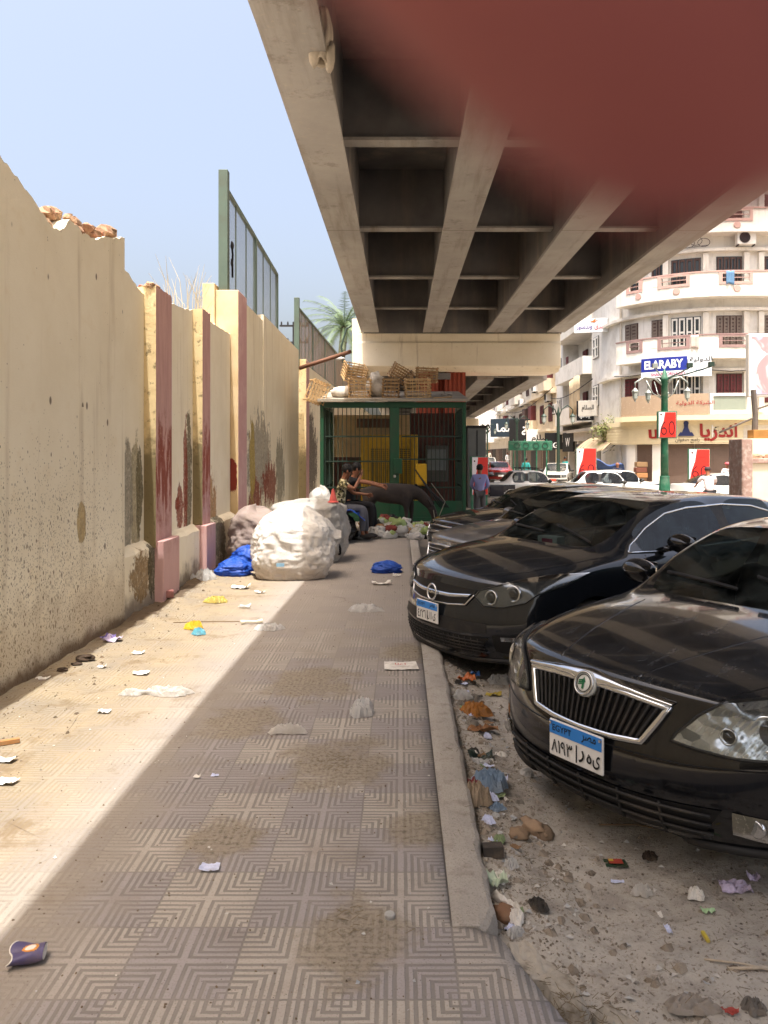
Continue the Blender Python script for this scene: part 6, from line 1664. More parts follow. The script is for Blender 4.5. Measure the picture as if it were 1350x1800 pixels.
m_.build('ring_ornament', M_lampd, t)
for x in (-.92, -.3, .35, .9):
    m_ = MB().tube([(x, .05, 0), (x, .05, 2.199)], .04, 8); m_.tube([(x, .05, 2.72), (x, .05, 2.82)], .03, 6); m_.build('post', M_lamp, t)
t = thing('kiosk', 'plain grey metal kiosk standing just right of the green cage', 'kiosk', (2.95, 29.6, zroad(29)))
MB().box((-.35, 0, 0), (.35, 1.2, 3.1)).build('case', wmat('kiosk_grey', lin('#5d605e'), .6, var=.15), t, bevel=.02)
MB().box((-.02, -.015, .2), (.02, -.001, 3.0)).build('door_edge', M_dark, t); MB().box((-.4, -.05, 3.102), (.4, 1.25, 3.18)).build('roof', M_dark, t)

# ================================================================ people and the donkey
def skin_mesh(nodes, edges, root, sub=1):
    names = list(nodes); idx = {n: i for i, n in enumerate(names)}
    me = bpy.data.meshes.new('sk'); me.from_pydata([nodes[n][0] for n in names], [(idx[a], idx[b]) for a, b in edges], []); me.update()
    o = bpy.data.objects.new('sk', me); COL.objects.link(o); o.modifiers.new('skin', 'SKIN')
    for n in names:
        v = me.skin_vertices[0].data[idx[n]]; r = nodes[n][1]; v.radius = (r, r) if not isinstance(r, tuple) else r; v.use_root = (n == root)
    md = o.modifiers.new('sub', 'SUBSURF'); md.levels = md.render_levels = sub
    dg = bpy.context.evaluated_depsgraph_get(); dg.update()
    ev = bpy.data.meshes.new_from_object(o.evaluated_get(dg)); bpy.data.objects.remove(o)
    ev.polygons.foreach_set('use_smooth', [True]*len(ev.polygons)); return ev
def link(me, name, mt, par):
    me.materials.clear(); me.materials.append(mt); o = bpy.data.objects.new(name, me); COL.objects.link(o); o.parent = par; return o
M_skin = wmat('skin_tan', lin('#8f5f45'), .6, var=.1, sc=8); M_hair = wmat('black_hair', lin('#0f0d0d'), .7, var=.4, sc=30)
M_shoe = wmat('dark_shoe', lin('#1d1a19'), .7); M_eye = wmat('eye_dark', lin('#100c0a'), .3)
STAND = dict(pelvis=(0, 0, .93), waist=(0, 0, 1.08), chest=(0, 0, 1.28), neck=(0, 0, 1.46), headb=(0, -.01, 1.55), headm=(0, -.02, 1.635), headt=(0, -.0, 1.70),
    shL=(.18, 0, 1.40), elL=(.24, .03, 1.13), wrL=(.25, -.03, .90), shR=(-.18, 0, 1.40), elR=(-.24, .03, 1.13), wrR=(-.25, -.03, .90),
    hipL=(.09, 0, .90), knL=(.10, -.02, .50), anL=(.10, .02, .09), toL=(.11, -.13, .035), hipR=(-.09, 0, .90), knR=(-.10, -.02, .50), anR=(-.10, .02, .09), toR=(-.11, -.13, .035))
def person(label, loc, rz, shirt, pants, over=None, sleeves=.55, hair=True, cap=None, scale=1.0, group=None, skin=None):
    J = {k: Vector(v) for k, v in STAND.items()}
    for k, v in (over or {}).items(): J[k] = Vector(v)
    skin = skin or M_skin
    t = thing('person', label, 'person', loc, rz, group); t.scale = (scale,)*3
    rad = dict(pelvis=.115, waist=.105, chest=.125, neck=.052, headb=.07, headm=.088, headt=.07, hip=.082, kn=.052, an=.036, to=.03, sh=.055, el=.038, wr=.026)
    nodes = {}; 
    for k, v in J.items(): nodes[k] = (v, rad.get(k, rad.get(k[:-1], .05)))
    nodes['pelvis'] = (J['pelvis'], (.13, .10)); nodes['chest'] = (J['chest'], (.15, .105))
    E = [('pelvis', 'waist'), ('waist', 'chest'), ('chest', 'neck'), ('neck', 'headb'), ('headb', 'headm'), ('headm', 'headt')]
    for s in 'LR':
        E += [('chest', 'sh'+s), ('sh'+s, 'el'+s), ('el'+s, 'wr'+s), ('pelvis', 'hip'+s), ('hip'+s, 'kn'+s), ('kn'+s, 'an'+s), ('an'+s, 'to'+s)]
        d = (J['wr'+s]-J['el'+s]).normalized(); side = d.cross(Vector((0, 1, 0)));
        if side.length < .2: side = d.cross(Vector((0, 0, 1)))
        side.normalize(); nrm = side.cross(d)
        nodes['pm'+s] = (J['wr'+s]+d*.05, (.034, .018)); E.append(('wr'+s, 'pm'+s))
        for f in range(4):
            q = J['wr'+s]+d*.09+side*(.03-.02*f); L_ = (.065, .08, .075, .058)[f]
            nodes['f%d%s' % (f, s)] = (q, .011); nodes['g%d%s' % (f, s)] = (q+d*L_*.55+nrm*.01, .009); nodes['h%d%s' % (f, s)] = (q+d*L_*.9+nrm*.03, .007)
            E += [('pm'+s, 'f%d%s' % (f, s)), ('f%d%s' % (f, s), 'g%d%s' % (f, s)), ('g%d%s' % (f, s), 'h%d%s' % (f, s))]
        nodes['t0'+s] = (J['wr'+s]+d*.05+side*.045, .012); nodes['t1'+s] = (J['wr'+s]+d*.095+side*.06+nrm*.015, .009); E += [('pm'+s, 't0'+s), ('t0'+s, 't1'+s)]
    link(skin_mesh(nodes, E, 'pelvis', 1), 'body', skin, t)
    up = (J['headt']-J['headb']).normalized(); hm = J['headm']
    n2 = {k: (J[k], r) for k, r in (('pelvis', (.15, .118)), ('waist', (.142, .118)), ('chest', (.165, .125)), ('neck', .06))}
    e2 = [('pelvis', 'waist'), ('waist', 'chest'), ('chest', 'neck')]
    for s in 'LR':
        n2['sh'+s] = (J['sh'+s], .074); k = min(sleeves, 1) if sleeves < 1 else 1; n2['el'+s] = (J['sh'+s].lerp(J['el'+s], k), .058); e2 += [('chest', 'sh'+s), ('sh'+s, 'el'+s)]
        if sleeves >= 1: n2['wr'+s] = (J['wr'+s], .044); e2.append(('el'+s, 'wr'+s))
    link(skin_mesh(n2, e2, 'pelvis', 2), 'shirt', shirt, t)
    n3 = {'pelvis': (J['pelvis'], (.138, .112))}; e3 = []
    for s in 'LR':
        n3['hip'+s] = (J['hip'+s], .10); n3['kn'+s] = (J['kn'+s], .075); n3['an'+s] = (J['an'+s]+(J['kn'+s]-J['an'+s])*.08, .058); e3 += [('pelvis', 'hip'+s), ('hip'+s, 'kn'+s), ('kn'+s, 'an'+s)]
    link(skin_mesh(n3, e3, 'pelvis', 2), 'trousers', pants, t)
    for s in 'LR':
        a, b = J['an'+s], J['to'+s]; d = (b-a); d.z = 0; d = d.normalized() if d.length > 1e-3 else Vector((0, -1, 0)); c = a.lerp(b, .5); rzz = math.atan2(d.y, d.x)
        MB().blob((0, 0, 0), (.135, .05, .05), 8, 12, .05, 1, 1, Matrix.Translation((c.x, c.y, max(.045, c.z))) @ Matrix.Rotation(rzz, 4, 'Z')).build('shoe', M_shoe, t, smooth=True)
    face = over.get('face', (0, -1, 0)) if over else (0, -1, 0); f = Vector(face).normalized(); sd_ = f.cross(up).normalized()
    if hair:
        m_ = MB(); 
        m_.blob(hm-f*.022+up*.036, (.100, .100, .098), 10, 16, .10, 3, 3); m_.build('hair', M_hair, t, smooth=True)
    if cap:
        m_ = MB(); m_.blob(hm+up*.045, (.102, .104, .075), 8, 14, .02, 1, 1); q = hm+f*.11+up*.03; m_.blob(q, (.07, .07, .012), 6, 10, .02, 1, 2); m_.build('cap', cap, t, smooth=True)
    m_ = MB(); m_.blob(hm+f*.092-up*.03, (.014, .014, .024), 6, 8, .05, 1, 1)
    for s in (-1, 1): m_.blob(hm+sd_*s*.088-up*.015, (.014, .02, .03), 6, 8, .05, 1, 1)
    m_.build('nose_and_ears', skin, t, smooth=True)
    m_ = MB()
    for s in (-1, 1): m_.blob(hm+f*.083+sd_*s*.032-up*.004, (.011, .011, .008), 5, 8, .0, 1, 1)
    m_.blob(hm+f*.082-up*.062, (.022, .014, .006), 5, 8, .0, 1, 1)
    m_.build('eyes_and_mouth', M_eye, t, smooth=True)
    return t
M_lil = wmat('lilac_blue_shirt', lin('#9498c8'), .85, var=.12, sc=6); M_grp = wmat('grey_trousers', lin('#5c5a5c'), .9, var=.15, sc=5); M_jean = wmat('grey_blue_jeans', lin('#55565c'), .9, var=.3, sc=8)
M_blks = wmat('black_cloth', lin('#17161a'), .9, var=.2); M_teal = wmat('teal_dress', lin('#2f8a86'), .85); M_pinkw = wmat('pale_pink_shirt', lin('#d9cdd0'), .85, var=.1); M_suit = wmat('navy_suit', lin('#20243a'), .85); M_whs = wmat('white_shirt', lin('#d5d5d5'), .85); M_gown = wmat('pale_gown', lin('#b4ad9f'), .9)
def f_camo(n):
    a = n.noise(16, 3, .5); b = n.noise(21, 3, .5, n.map(loc=(4, 2, 1)))
    c = n.mix(n.ramp(a, .47, .53), lin('#cfc39a'), lin('#6b6640')); c = n.mix(n.ramp(b, .54, .58), c, lin('#2f2b20')); return dict(color=c, rough=.9)
M_camo = mat('patterned_shirt', f_camo)
SIT = dict(pelvis=(0, 0, .62), waist=(0, .0, .76), chest=(-.0, -.05, .97), neck=(0, -.09, 1.15), headb=(0, -.13, 1.23), headm=(0, -.16, 1.31), headt=(0, -.15, 1.38), shL=(.18, -.06, 1.09), shR=(-.18, -.06, 1.09),
    hipL=(.10, -.05, .60), knL=(.13, -.46, .60), anL=(.13, -.50, .12), toL=(.14, -.66, .05), hipR=(-.10, -.05, .60), knR=(-.12, -.44, .62), anR=(-.12, -.44, .14), toR=(-.13, -.6, .06), face=(0, -1, -.1))
# facing +X: rotate by +90
s1 = dict(SIT); s1.update(elR=(-.30, -.30, .98), wrR=(-.16, -.40, 1.2), elL=(.26, -.24, .88), wrL=(.2, -.48, .86))
person('seated man in a patterned shirt and grey jeans, hand raised to his face', (-1.14, 14.3, 0), R(90), M_camo, M_jean, s1, .6, skin=wmat('skin_warm', lin('#80543c'), .6))
s2 = dict(SIT); s2.update(elR=(-.2, -.36, 1.05), wrR=(-.14, -.60, .98), elL=(.22, -.36, 1.05), wrL=(.14, -.61, 1.0))
person('seated man in black behind the patterned shirt, arms stretched out towards the donkey', (-1.0, 14.95, .02), R(90), M_blks, M_blks, s2, .5)
person('man in a lilac blue shirt and grey trousers seen from behind beside the parked cars', (2.3, 22.3, zroad(22.3)), R(180), M_lil, M_grp, dict(elL=(.24, -.06, 1.15), wrL=(.14, -.16, 1.02), elR=(-.25, -.05, 1.14), wrR=(-.16, -.17, 1.03)), 1.0)
person('pedestrian in a long teal outfit by the striped doorway', (10.3, 48, zroad(48)), R(-60), M_teal, M_teal, None, 1.0)
person('pedestrian in a green top standing behind the green shelter posts', (7.35, 45.0, zroad(45)), R(150), M_teal, M_whs, None, 1.0)
person('pedestrian in a pale long gown far down the street', (10.35, 90, zroad(90)), 0, M_gown, M_gown, None, 1.0, scale=1.15)
person('white shirted pedestrian far down the street near the shop boards', (12.0, 86, zroad(86)), R(20), M_whs, M_whs, None, 1.0)
person('bald man in a navy suit jacket standing among the taxis', (10.0, 35.4, zroad(35)), R(-30), M_suit, M_suit, None, 1.0, hair=False)
person('woman in a red and white headscarf behind the white saloon', (14.45, 34, zroad(34)), R(10), M_whs, M_suit, None, 1.0, hair=False, cap=wmat('red_white_scarf', lin('#b9565c'), .9, var=.7, sc=20))
RIDE = dict(pelvis=(0, 0, .86), waist=(0, -.04, 1.0), chest=(0, -.10, 1.2), neck=(0, -.15, 1.38), headb=(0, -.18, 1.46), headm=(0, -.2, 1.545), headt=(0, -.18, 1.61), shL=(.19, -.12, 1.33), shR=(-.19, -.12, 1.33), elL=(.28, -.3, 1.14), wrL=(.26, -.52, 1.06), elR=(-.28, -.3, 1.14), wrR=(-.26, -.52, 1.06),
    hipL=(.10, -.03, .84), knL=(.15, -.34, .62), anL=(.13, -.2, .2), toL=(.14, -.34, .16), hipR=(-.10, -.03, .84), knR=(-.15, -.3, .55), anR=(-.13, -.22, .12), toR=(-.14, -.36, .09))
person('cyclist in a pale pink shirt and dark cap riding away, seen from behind', (9.66, 24.0, zroad(24)), R(176), M_pinkw, M_blks, RIDE, .9, hair=False, cap=wmat('brown_cap', lin('#33272a'), .8))
t = thing('bicycle', 'bicycle ridden by the man in the pale pink shirt', 'bicycle', (9.66, 24.0, zroad(24)), R(176))
for y in (-.62, .45):
    w = MB(); w.tube([(0, y+.33*math.cos(a), .34+.33*math.sin(a)) for a in [2*math.pi*i/24 for i in range(24)]], .022, 6, closed=True); wo = w.build('wheel', M_tyre, t, smooth=True)
    w = MB()
    for k in range(8): a = math.pi*k/8; w.tube([(0, y-.31*math.cos(a), .34-.31*math.sin(a)), (0, y+.31*math.cos(a), .34+.31*math.sin(a))], .003, 4)
    w.build('spokes', M_chrome, wo)
m_ = MB(); m_.tube([(0, .45, .34), (0, .1, .78), (0, -.42, .82), (0, -.05, .3), (0, .1, .78)], .018, 6); m_.tube([(0, .45, .34), (0, -.05, .3)], .016, 6); m_.tube([(0, -.62, .34), (0, -.42, .85), (0, -.40, 1.0)], .018, 6); m_.build('frame', M_navy, t)
MB().blob((0, .12, .80), (.08, .13, .035), 6, 10, .05, 1, 1).build('saddle', M_blackp, t, smooth=True)
MB().tube([(-.28, -.5, 1.04), (0, -.40, 1.0), (.28, -.5, 1.04)], .014, 6).build('handlebar', M_chrome, t, smooth=True)
m_ = MB().box((-.16, .35, .55), (.16, .7, .8)); m_.build('rear_basket', wmat('pale_basket', lin('#a8a48a'), .8), t, bevel=.02)

# donkey
M_donk = wmat('dark_donkey_hair', lin('#2b2523'), .85, var=.4, sc=5, dirt=lin('#4b4037'), da=.5, dsc=3)
dn = thing('donkey', 'dark brown donkey grazing head down in the rubbish in front of the green cage', 'donkey', (-.14, 16.6, 0))
N_ = {'rump': ((-.56, 0, .80), .17), 'loin': ((-.35, 0, .80), (.20, .21)), 'belly': ((-.05, 0, .755), (.22, .23)), 'girth': ((.22, 0, .765), (.19, .21)), 'chest': ((.40, 0, .80), (.155, .18)), 'neck1': ((.55, 0, .76), (.10, .14)), 'neck2': ((.72, 0, .58), (.08, .11)), 'poll': ((.84, 0, .44), .085), 'cheek': ((.87, 0, .32), (.075, .085)), 'muz': ((.88, 0, .17), .055), 'lip': ((.88, 0, .10), .045), 'tail1': ((-.73, 0, .84), .03), 'tail2': ((-.79, 0, .6), .022), 'tail3': ((-.78, 0, .38), .03)}
E_ = [('rump', 'loin'), ('loin', 'belly'), ('belly', 'girth'), ('girth', 'chest'), ('chest', 'neck1'), ('neck1', 'neck2'), ('neck2', 'poll'), ('poll', 'cheek'), ('cheek', 'muz'), ('muz', 'lip'), ('rump', 'tail1'), ('tail1', 'tail2'), ('tail2', 'tail3')]
for sg, s, dx in ((1, 'a', .05), (-1, 'b', -.06)):
    N_.update({'st'+s: ((-.50+dx, sg*.12, .62), .11), 'hk'+s: ((-.66+dx, sg*.12, .36), .045), 'hf'+s: ((-.60+dx, sg*.12, .10), .032), 'hh'+s: ((-.57+dx, sg*.12, .02), .043), 'el'+s: ((.32+dx, sg*.11, .56), .075), 'kn'+s: ((.33+dx, sg*.11, .33), .042), 'ff'+s: ((.32+dx, sg*.11, .09), .031), 'fh'+s: ((.34+dx, sg*.11, .02), .042), 'er'+s: ((.80, sg*.07, .52), .02), 'et'+s: ((.72, sg*.13, .66), .02)})
    E_ += [('rump', 'st'+s), ('st'+s, 'hk'+s), ('hk'+s, 'hf'+s), ('hf'+s, 'hh'+s), ('girth', 'el'+s), ('el'+s, 'kn'+s), ('kn'+s, 'ff'+s), ('ff'+s, 'fh'+s), ('poll', 'er'+s), ('er'+s, 'et'+s)]
link(skin_mesh({k: (Vector(v[0]), v[1]) for k, v in N_.items()}, E_, 'belly', 2), 'body', M_donk, dn)
m_ = MB()
for i in range(30):
    q = Vector((.45, 0, .93)).lerp(Vector((.84, 0, .53)), i/29); m_.bar(q, q+Vector((.03, random.uniform(-.02, .02), .05)), .025)
m_.build('mane', M_hair, dn)
m_ = MB()
for sg in (1, -1): m_.blob((.905, sg*.07, .36), (.014, .012, .016), 6, 8, 0, 1, 1)
m_.build('eyes', M_eye, dn, smooth=True)
m_ = MB(); m_.tube([(.93, -.09, .2), (.95, 0, .22), (.93, .09, .2), (.82, .09, .2), (.82, -.09, .2)], .01, 6, closed=True); m_.tube([(.85, -.085, .42), (.88, -.085, .2)], .009, 6); m_.tube([(.95, -.07, .24), (1.1, -.1, .6), (.8, -.2, 1.0)], .008, 5); m_.build('halter', wmat('rope_halter', lin('#8f8a7c'), .9), dn)
# ================================================================ sacks along the wall
def plastic(name, col, trans=.25, rough=.35, var=.25, sc=6, dirt='#8a7c66', da=.35, bsc=14, bs=.6):
    """thin crumpled film: partly see-through, wrinkled"""
    mt = bpy.data.materials.new(name); mt.use_nodes = True; nt = mt.node_tree; b = nt.nodes['Principled BSDF']; n = NB(nt)
    c = n.mix(n.mul(n.ramp(n.noise(sc, 6, .65), .45, .72), da), col, lin(dirt))
    wr = n.noise(bsc, 6, .6, dist=1.2); rd = n.m('ABSOLUTE', n.sub(n.noise(bsc*.7, 4, .6, dist=.8), .5))
    nb_ = n.bump(n.add(wr, n.mul(rd, 2.0)), bs, .02)
    n.put(b.inputs['Base Color'], c); b.inputs['Roughness'].default_value = rough; n.put(b.inputs['Normal'], nb_)
    tl = nt.nodes.new('ShaderNodeBsdfTranslucent'); n.put(tl.inputs[0], c); tr = nt.nodes.new('ShaderNodeBsdfTransparent')
    m1 = nt.nodes.new('ShaderNodeMixShader'); m1.inputs[0].default_value = .35; m2 = nt.nodes.new('ShaderNodeMixShader'); m2.inputs[0].default_value = trans
    out = nt.nodes['Material Output']
    nt.links.new(b.outputs[0], m1.inputs[1]); nt.links.new(tl.outputs[0], m1.inputs[2]); nt.links.new(m1.outputs[0], m2.inputs[1]); nt.links.new(tr.outputs[0], m2.inputs[2]); nt.links.new(m2.outputs[0], out.inputs['Surface'])
    return mt
P_white = plastic('white_film', lin('#d6d2cb'), .12); P_clear = plastic('clear_film', lin('#dcdcda'), .38, .22, da=.15); P_blue = plastic('blue_film', lin('#2f62c8'), .08, .4, dirt='#1d3f96', da=.7)
P_lblue = plastic('pale_blue_film', lin('#93abc4'), .15, .35); P_yel = plastic('pale_yellow_film', lin('#d8c46a'), .1); P_grn = plastic('pale_green_film', lin('#a8bd78'), .1); P_pink = plastic('pinkish_film', lin('#c0a59f'), .15)
P_blk = plastic('black_film', lin('#141416'), .0, .35); P_sack = plastic('pink_grey_sack', lin('#a8978f'), .0, .7, bsc=8)
def sackmesh(w, d, h, seed, amp=.1, sq=3.0, folds=.05, lean=(0, 0), nu=72, nv=44, top=.75):
    """big bulging bag: superellipse plan, folds, sagging foot"""
    def f(u, v):
        a = 2*math.pi*u; ca, sa = math.cos(a), math.sin(a); e = 2/sq
        x = math.copysign(abs(ca)**e, ca); y = math.copysign(abs(sa)**e, sa)
        prof = math.sin(min(1, v*1.25)*math.pi/2)**.55*.94+.06 if v < .5 else 1
        k = (1 if v < top else math.sqrt(max(0, 1-((v-top)/(1-top))**2)))*(.9+.1*math.sin(math.pi*min(1, v*1.2)))*(.80+.2*min(1, v*4)**.5)
        p_ = Vector((x*k, y*k, v*2-1)); q = 1+amp*noise.fractal(p_*1.6+Vector((seed*3.3, seed, 0)), .9, 2.1, 3)
        rg = .75*abs(noise.noise(Vector((p_.x*3.6+p_.z*1.5, p_.y*3.6-p_.z*.8, p_.z*1.6+seed))))+.6*abs(noise.noise(Vector((p_.x*7+p_.z*3, p_.y*7-p_.z*2, p_.z*2.6+seed))))+.4*abs(noise.noise(Vector((p_.x*13-p_.z*5, p_.y*13, p_.z*5+seed))))-.1
        q += folds*(.5-rg*2)+.03*noise.fractal(p_*6+Vector((seed, 0, seed)), .8, 2.2, 3)
        z = v*h*(.94+.10*noise.noise(Vector((x*1.3, y*1.3, seed*2.1))))
        return (x*k*q*w/2+lean[0]*v, y*k*q*d/2+lean[1]*v, max(.004, z-.03*(1-v)))
    m_ = MB(); m_.grid(f, nu, nv); return m_
def f_bale(n):
    x, y, z = n.xyz(); mid = n.noise(3.2, 6, .6); fold = n.noise(9, 6, .65, dist=1.5)
    c = n.mix(n.ramp(n.noise(1.8, 4), .3, .7), lin('#e6e3dd'), lin('#dcd7ce'))
    c = n.mix(n.mul(n.ramp(n.add(z, n.mul(n.sub(mid, .5), .9)), .38, .1), .5), c, lin('#a89078'))
    c = n.mix(n.mul(n.ramp(fold, .55, .75), .3), c, lin('#aaa094'))
    rd = n.m('ABSOLUTE', n.sub(n.noise(5, 5, .6, dist=1.0), .5)); rd2 = n.m('ABSOLUTE', n.sub(n.noise(13, 5, .6, dist=.6), .5))
    cr = n.m('ABSOLUTE', n.sub(n.noise(1, 5, .55, n.map((5, 4, 6), vec=n.map(loc=(.3, .1, 0))), .5), .5)); cr2 = n.m('ABSOLUTE', n.sub(n.noise(1, 4, .55, n.map((12, 9, 3)), .4), .5))
    return dict(color=c, rough=.26, spec=.5, bump=n.bump(n.add(n.add(n.mul(rd, .9), n.mul(cr, .8)), n.add(n.mul(cr2, 1.2), n.mul(rd2, .5))), .6, .025))
M_bale = mat('white_plastic_over_cardboard', f_bale)
def film_over(mt):
    """let light through the thin wrapping"""
    nt = mt.node_tree; b = nt.nodes['Principled BSDF']; tl = nt.nodes.new('ShaderNodeBsdfTranslucent'); mx = nt.nodes.new('ShaderNodeMixShader'); mx.inputs[0].default_value = .2
    lk = b.inputs['Base Color'].links[0].from_socket; nt.links.new(lk, tl.inputs[0])
    nt.links.new(b.outputs[0], mx.inputs[1]); nt.links.new(tl.outputs[0], mx.inputs[2]); nt.links.new(mx.outputs[0], nt.nodes['Material Output'].inputs['Surface'])
film_over(M_bale)
t = thing('plastic_bale', 'large white plastic wrapped bundle of cardboard, front one of the sacks by the wall', 'sack', (-1.42, 10.1, 0), R(4))
sackmesh(1.08, .85, 1.0, 3, .07, 2.9, .07, (.03, .02), nu=128, nv=80, top=.6).build('wrapping', M_bale, t, smooth=True)
m_ = MB().grid(lambda u, v: (.42+.22*u, -.18+.16*v+.05*u, .66-.12*u+.2*(v-.4)*(1-u*.6)+.02*math.sin(u*7)), 12, 10); m_.build('loose_corner', P_white, t, smooth=True)
MB().grid(lambda u, v: (-.17+.1*u, -.455-.01*math.sin(u*3), .2+.045*v), 4, 3).build('blue_label', wmat('pale_blue_label', lin('#7fa3b8'), .5), t, solid=.004)
M_tarp = plastic('grey_white_sackcloth', lin('#b7b4ae'), .0, .6, bsc=9, bs=.8)
t = thing('tarp_sack', 'greyish white bulging sack with a black strap, behind the large white bundle', 'sack', (-1.40, 11.75, 0), R(-6))
sackmesh(1.15, 1.0, .98, 8, .06, 5.5, .06, (.02, .0), top=.9).build('wrapping', M_tarp, t, smooth=True)
m_ = MB()
for k, r in enumerate((.10, .135)): m_.tube([(.52+.03*math.sin(a*2), -.30+.6*r*math.cos(a)+.02, .3+1.3*r*math.sin(a)) for a in [2*math.pi*i/18 for i in range(18)]], .016, 5, closed=True)
m_.build('strap', M_blks, t, smooth=True)
t = thing('sack', 'dull pinkish sack squeezed between the wall and the large white bundle', 'sack', (-2.18, 11.6, 0)); sackmesh(.8, .9, .86, 13, .12, 2.6, .08).build('wrapping', P_sack, t, smooth=True)
t = thing('sack', 'dark bale under the seated men, behind the grey white sack', 'sack', (-1.35, 14.4, 0)); sackmesh(1.0, 1.6, .56, 17, .1, 3.4, .06).build('wrapping', P_blk, t, smooth=True)
t = thing('sack', 'sunlit white bag at the back of the seated men, against the cage', 'sack', (-1.55, 14.75, 0)); sackmesh(.46, .5, 1.04, 19, .12, 2.6, .08).build('wrapping', P_white, t, smooth=True)
MB().grid(lambda u, v: (-1.25+.5*u, 14.02+.5*v, .60+.04*math.sin(u*6)+.03*fz(u*3, v*3, 3)-.35*max(0, u-.6)), 14, 10)
m_ = MB().grid(lambda u, v: (-1.2+.55*u, 13.9+.7*v, .60-.5*max(0, u-.55)**1.2+.03*fz(u*4, v*4, 3)), 14, 10); tag(m_.build('blue_sheet', P_blue, smooth=True, solid=.006), 'blue plastic sheet spread under the seated man in the patterned shirt', 'sheet')
m_ = MB(); m_.lathe([(.085, 0), (.08, .012), (.06, .016), (.018, .19), (.01, .2), (.001, .2)], 16, (-1.0, 11.4, .90)); tag(m_.build('small_cone', wmat('pink_red_plastic', lin('#c4574f'), .6), smooth=False), 'small faded pink cone standing on top of the grey white sack', 'cone')
for (x, y, w, d, h, sd, lb, mt) in ((-2.22, 10.25, .48, .4, .24, 23, 'blue plastic bag flattened against the left foot of the white bundle', P_blue), (-2.15, 10.75, .42, .4, .36, 29, 'darker blue plastic bag piled behind the flattened blue one', P_blue), (-.20, 10.5, .40, .3, .17, 31, 'blue crumpled plastic bag alone on the shaded pavement', P_blue), (1.55, 17.7, .85, .5, .5, 37, 'pale blue plastic bundle on the ground beside the right corner of the cage', P_lblue)):
    t = thing('plastic_bag', lb, 'bag', (x, y, 0 if x < 1 else zroad(y))); sackmesh(w, d, h, sd, .28, 2.4, .16, nu=48, nv=28, top=.45).build('film', mt, t, smooth=True)
# rubbish heap round the donkey's head
kinds = [('pale yellow', P_yel), ('clear', P_clear), ('white', P_white), ('greenish', P_grn), ('black', P_blk), ('pinkish', P_pink), ('brown paper', wmat('brown_paper', lin('#8a6a48'), .85, var=.4, sc=9)), ('rusty red', wmat('rust_red_scrap', lin('#6d2a22'), .7, var=.4, sc=9))]
random.seed(21)
hp = []
for i in range(85):
    u = random.random(); x = -.85+1.4*u; y = 14.5+random.random()*1.5; nm, mt = kinds[random.choice((0, 1, 1, 2, 2, 3, 3, 4, 5, 6, 7))]
    r_ = random.uniform(.05, .16); z = .03+.26*random.random()*(1-abs(u-.5)*1.2)*min(1, (y-14.4)*1.5)
    m_ = MB().blob((0, 0, 0), (r_*1.25, r_, r_*.8), 10, 14, .55, 2.2, i+100, flat=-z)
    o = m_.build('rubbish_bag', mt, smooth=(i % 3 > 0), loc=(x, y, z), rot=(0, 0, random.random()*6))
    tag(o, nm+' crumpled scrap in the rubbish heap where the donkey grazes', 'rubbish', nm+' scraps in the rubbish heap')

# ================================================================ litter
def on_pav(px, py):
    Y = 1350*CAMH/(py-800); return ((px-704)*Y/1350, Y, pav_z((px-704)*Y/1350, Y))
def on_sand(px, py):
    z = -.18
    for _ in range(4): Y = 1350*(CAMH-z)/(py-800); X = (px-704)*Y/1350; z = ground_z(X, Y)
    return (X, Y, z)
def sheet(w, d, seed, amp=.02, corners=None, nu=10, nv=8, lift=.006):
    random.seed(seed); cs = corners or [(-1+random.uniform(-.15, .3), -1+random.uniform(-.1, .3)), (1-random.uniform(-.1, .3), -1+random.uniform(-.1, .3)), (1-random.uniform(-.1, .3), 1-random.uniform(-.1, .3)), (-1+random.uniform(-.1, .4), 1-random.uniform(-.1, .3))]
    def f(u, v):
        a, b, c, e = cs; x = (a[0]*(1-u)+b[0]*u)*(1-v)+(e[0]*(1-u)+c[0]*u)*v; y = (a[1]*(1-u)+b[1]*u)*(1-v)+(e[1]*(1-u)+c[1]*u)*v
        return (x*w/2, y*d/2, lift+amp*abs(fz(x*1.2, y*1.2, 0, seed, 3))+amp*.5*(u-.5)**2*4*abs(math.sin(seed)))
    return MB().grid(f, nu, nv)
def crumple(w, d, h, seed, amp=.5):
    """thin crumpled film lying on the ground: irregular outline, sharp wrinkles"""
    m_ = MB(); nr, na = 11, 34; m_.v = [(0, 0, h*.7)]
    for i in range(1, nr+1):
        r = i/nr
        for k in range(na):
            a = 2*math.pi*k/na; o = 1+.55*noise.noise(Vector((math.cos(a)*1.1, math.sin(a)*1.1, seed*3.7)))+.28*noise.noise(Vector((math.cos(a)*3, math.sin(a)*3, seed*1.9)))
            x, y = r*o*math.cos(a), r*o*math.sin(a)
            rg = 1-2.2*abs(noise.noise(Vector((x*2.1+seed, y*2.6, seed*.7)))); rg2 = abs(noise.noise(Vector((x*6, y*6+seed, seed))))
            rg3 = 1-2*abs(noise.noise(Vector((x*4.2, y*3.6+seed*2, seed*.3))))
            z = h*((1-r**5)*(.30+.42*rg+.34*rg3)+.25*rg2)+.003
            m_.v.append((x*w/2, y*d/2, max(.002, z)))
    m_.f = [(0, 1+k, 1+(k+1) % na) for k in range(na)]+[(1+(i-1)*na+k, 1+i*na+k, 1+i*na+(k+1) % na, 1+(i-1)*na+(k+1) % na) for i in range(1, nr) for k in range(na)]
    return m_
def m_col(nm, h, rough=.7, var=.2): return wmat(nm, lin(h), rough, var=var, sc=20, dirt=lin('#7a6a56'), da=.4, dsc=14)
PAP = m_col('litter_paper', '#d8d4cc'); LIL = m_col('lilac_paper', '#c3b6cf'); BLUEP = m_col('bluish_paper', '#c5cbe4')
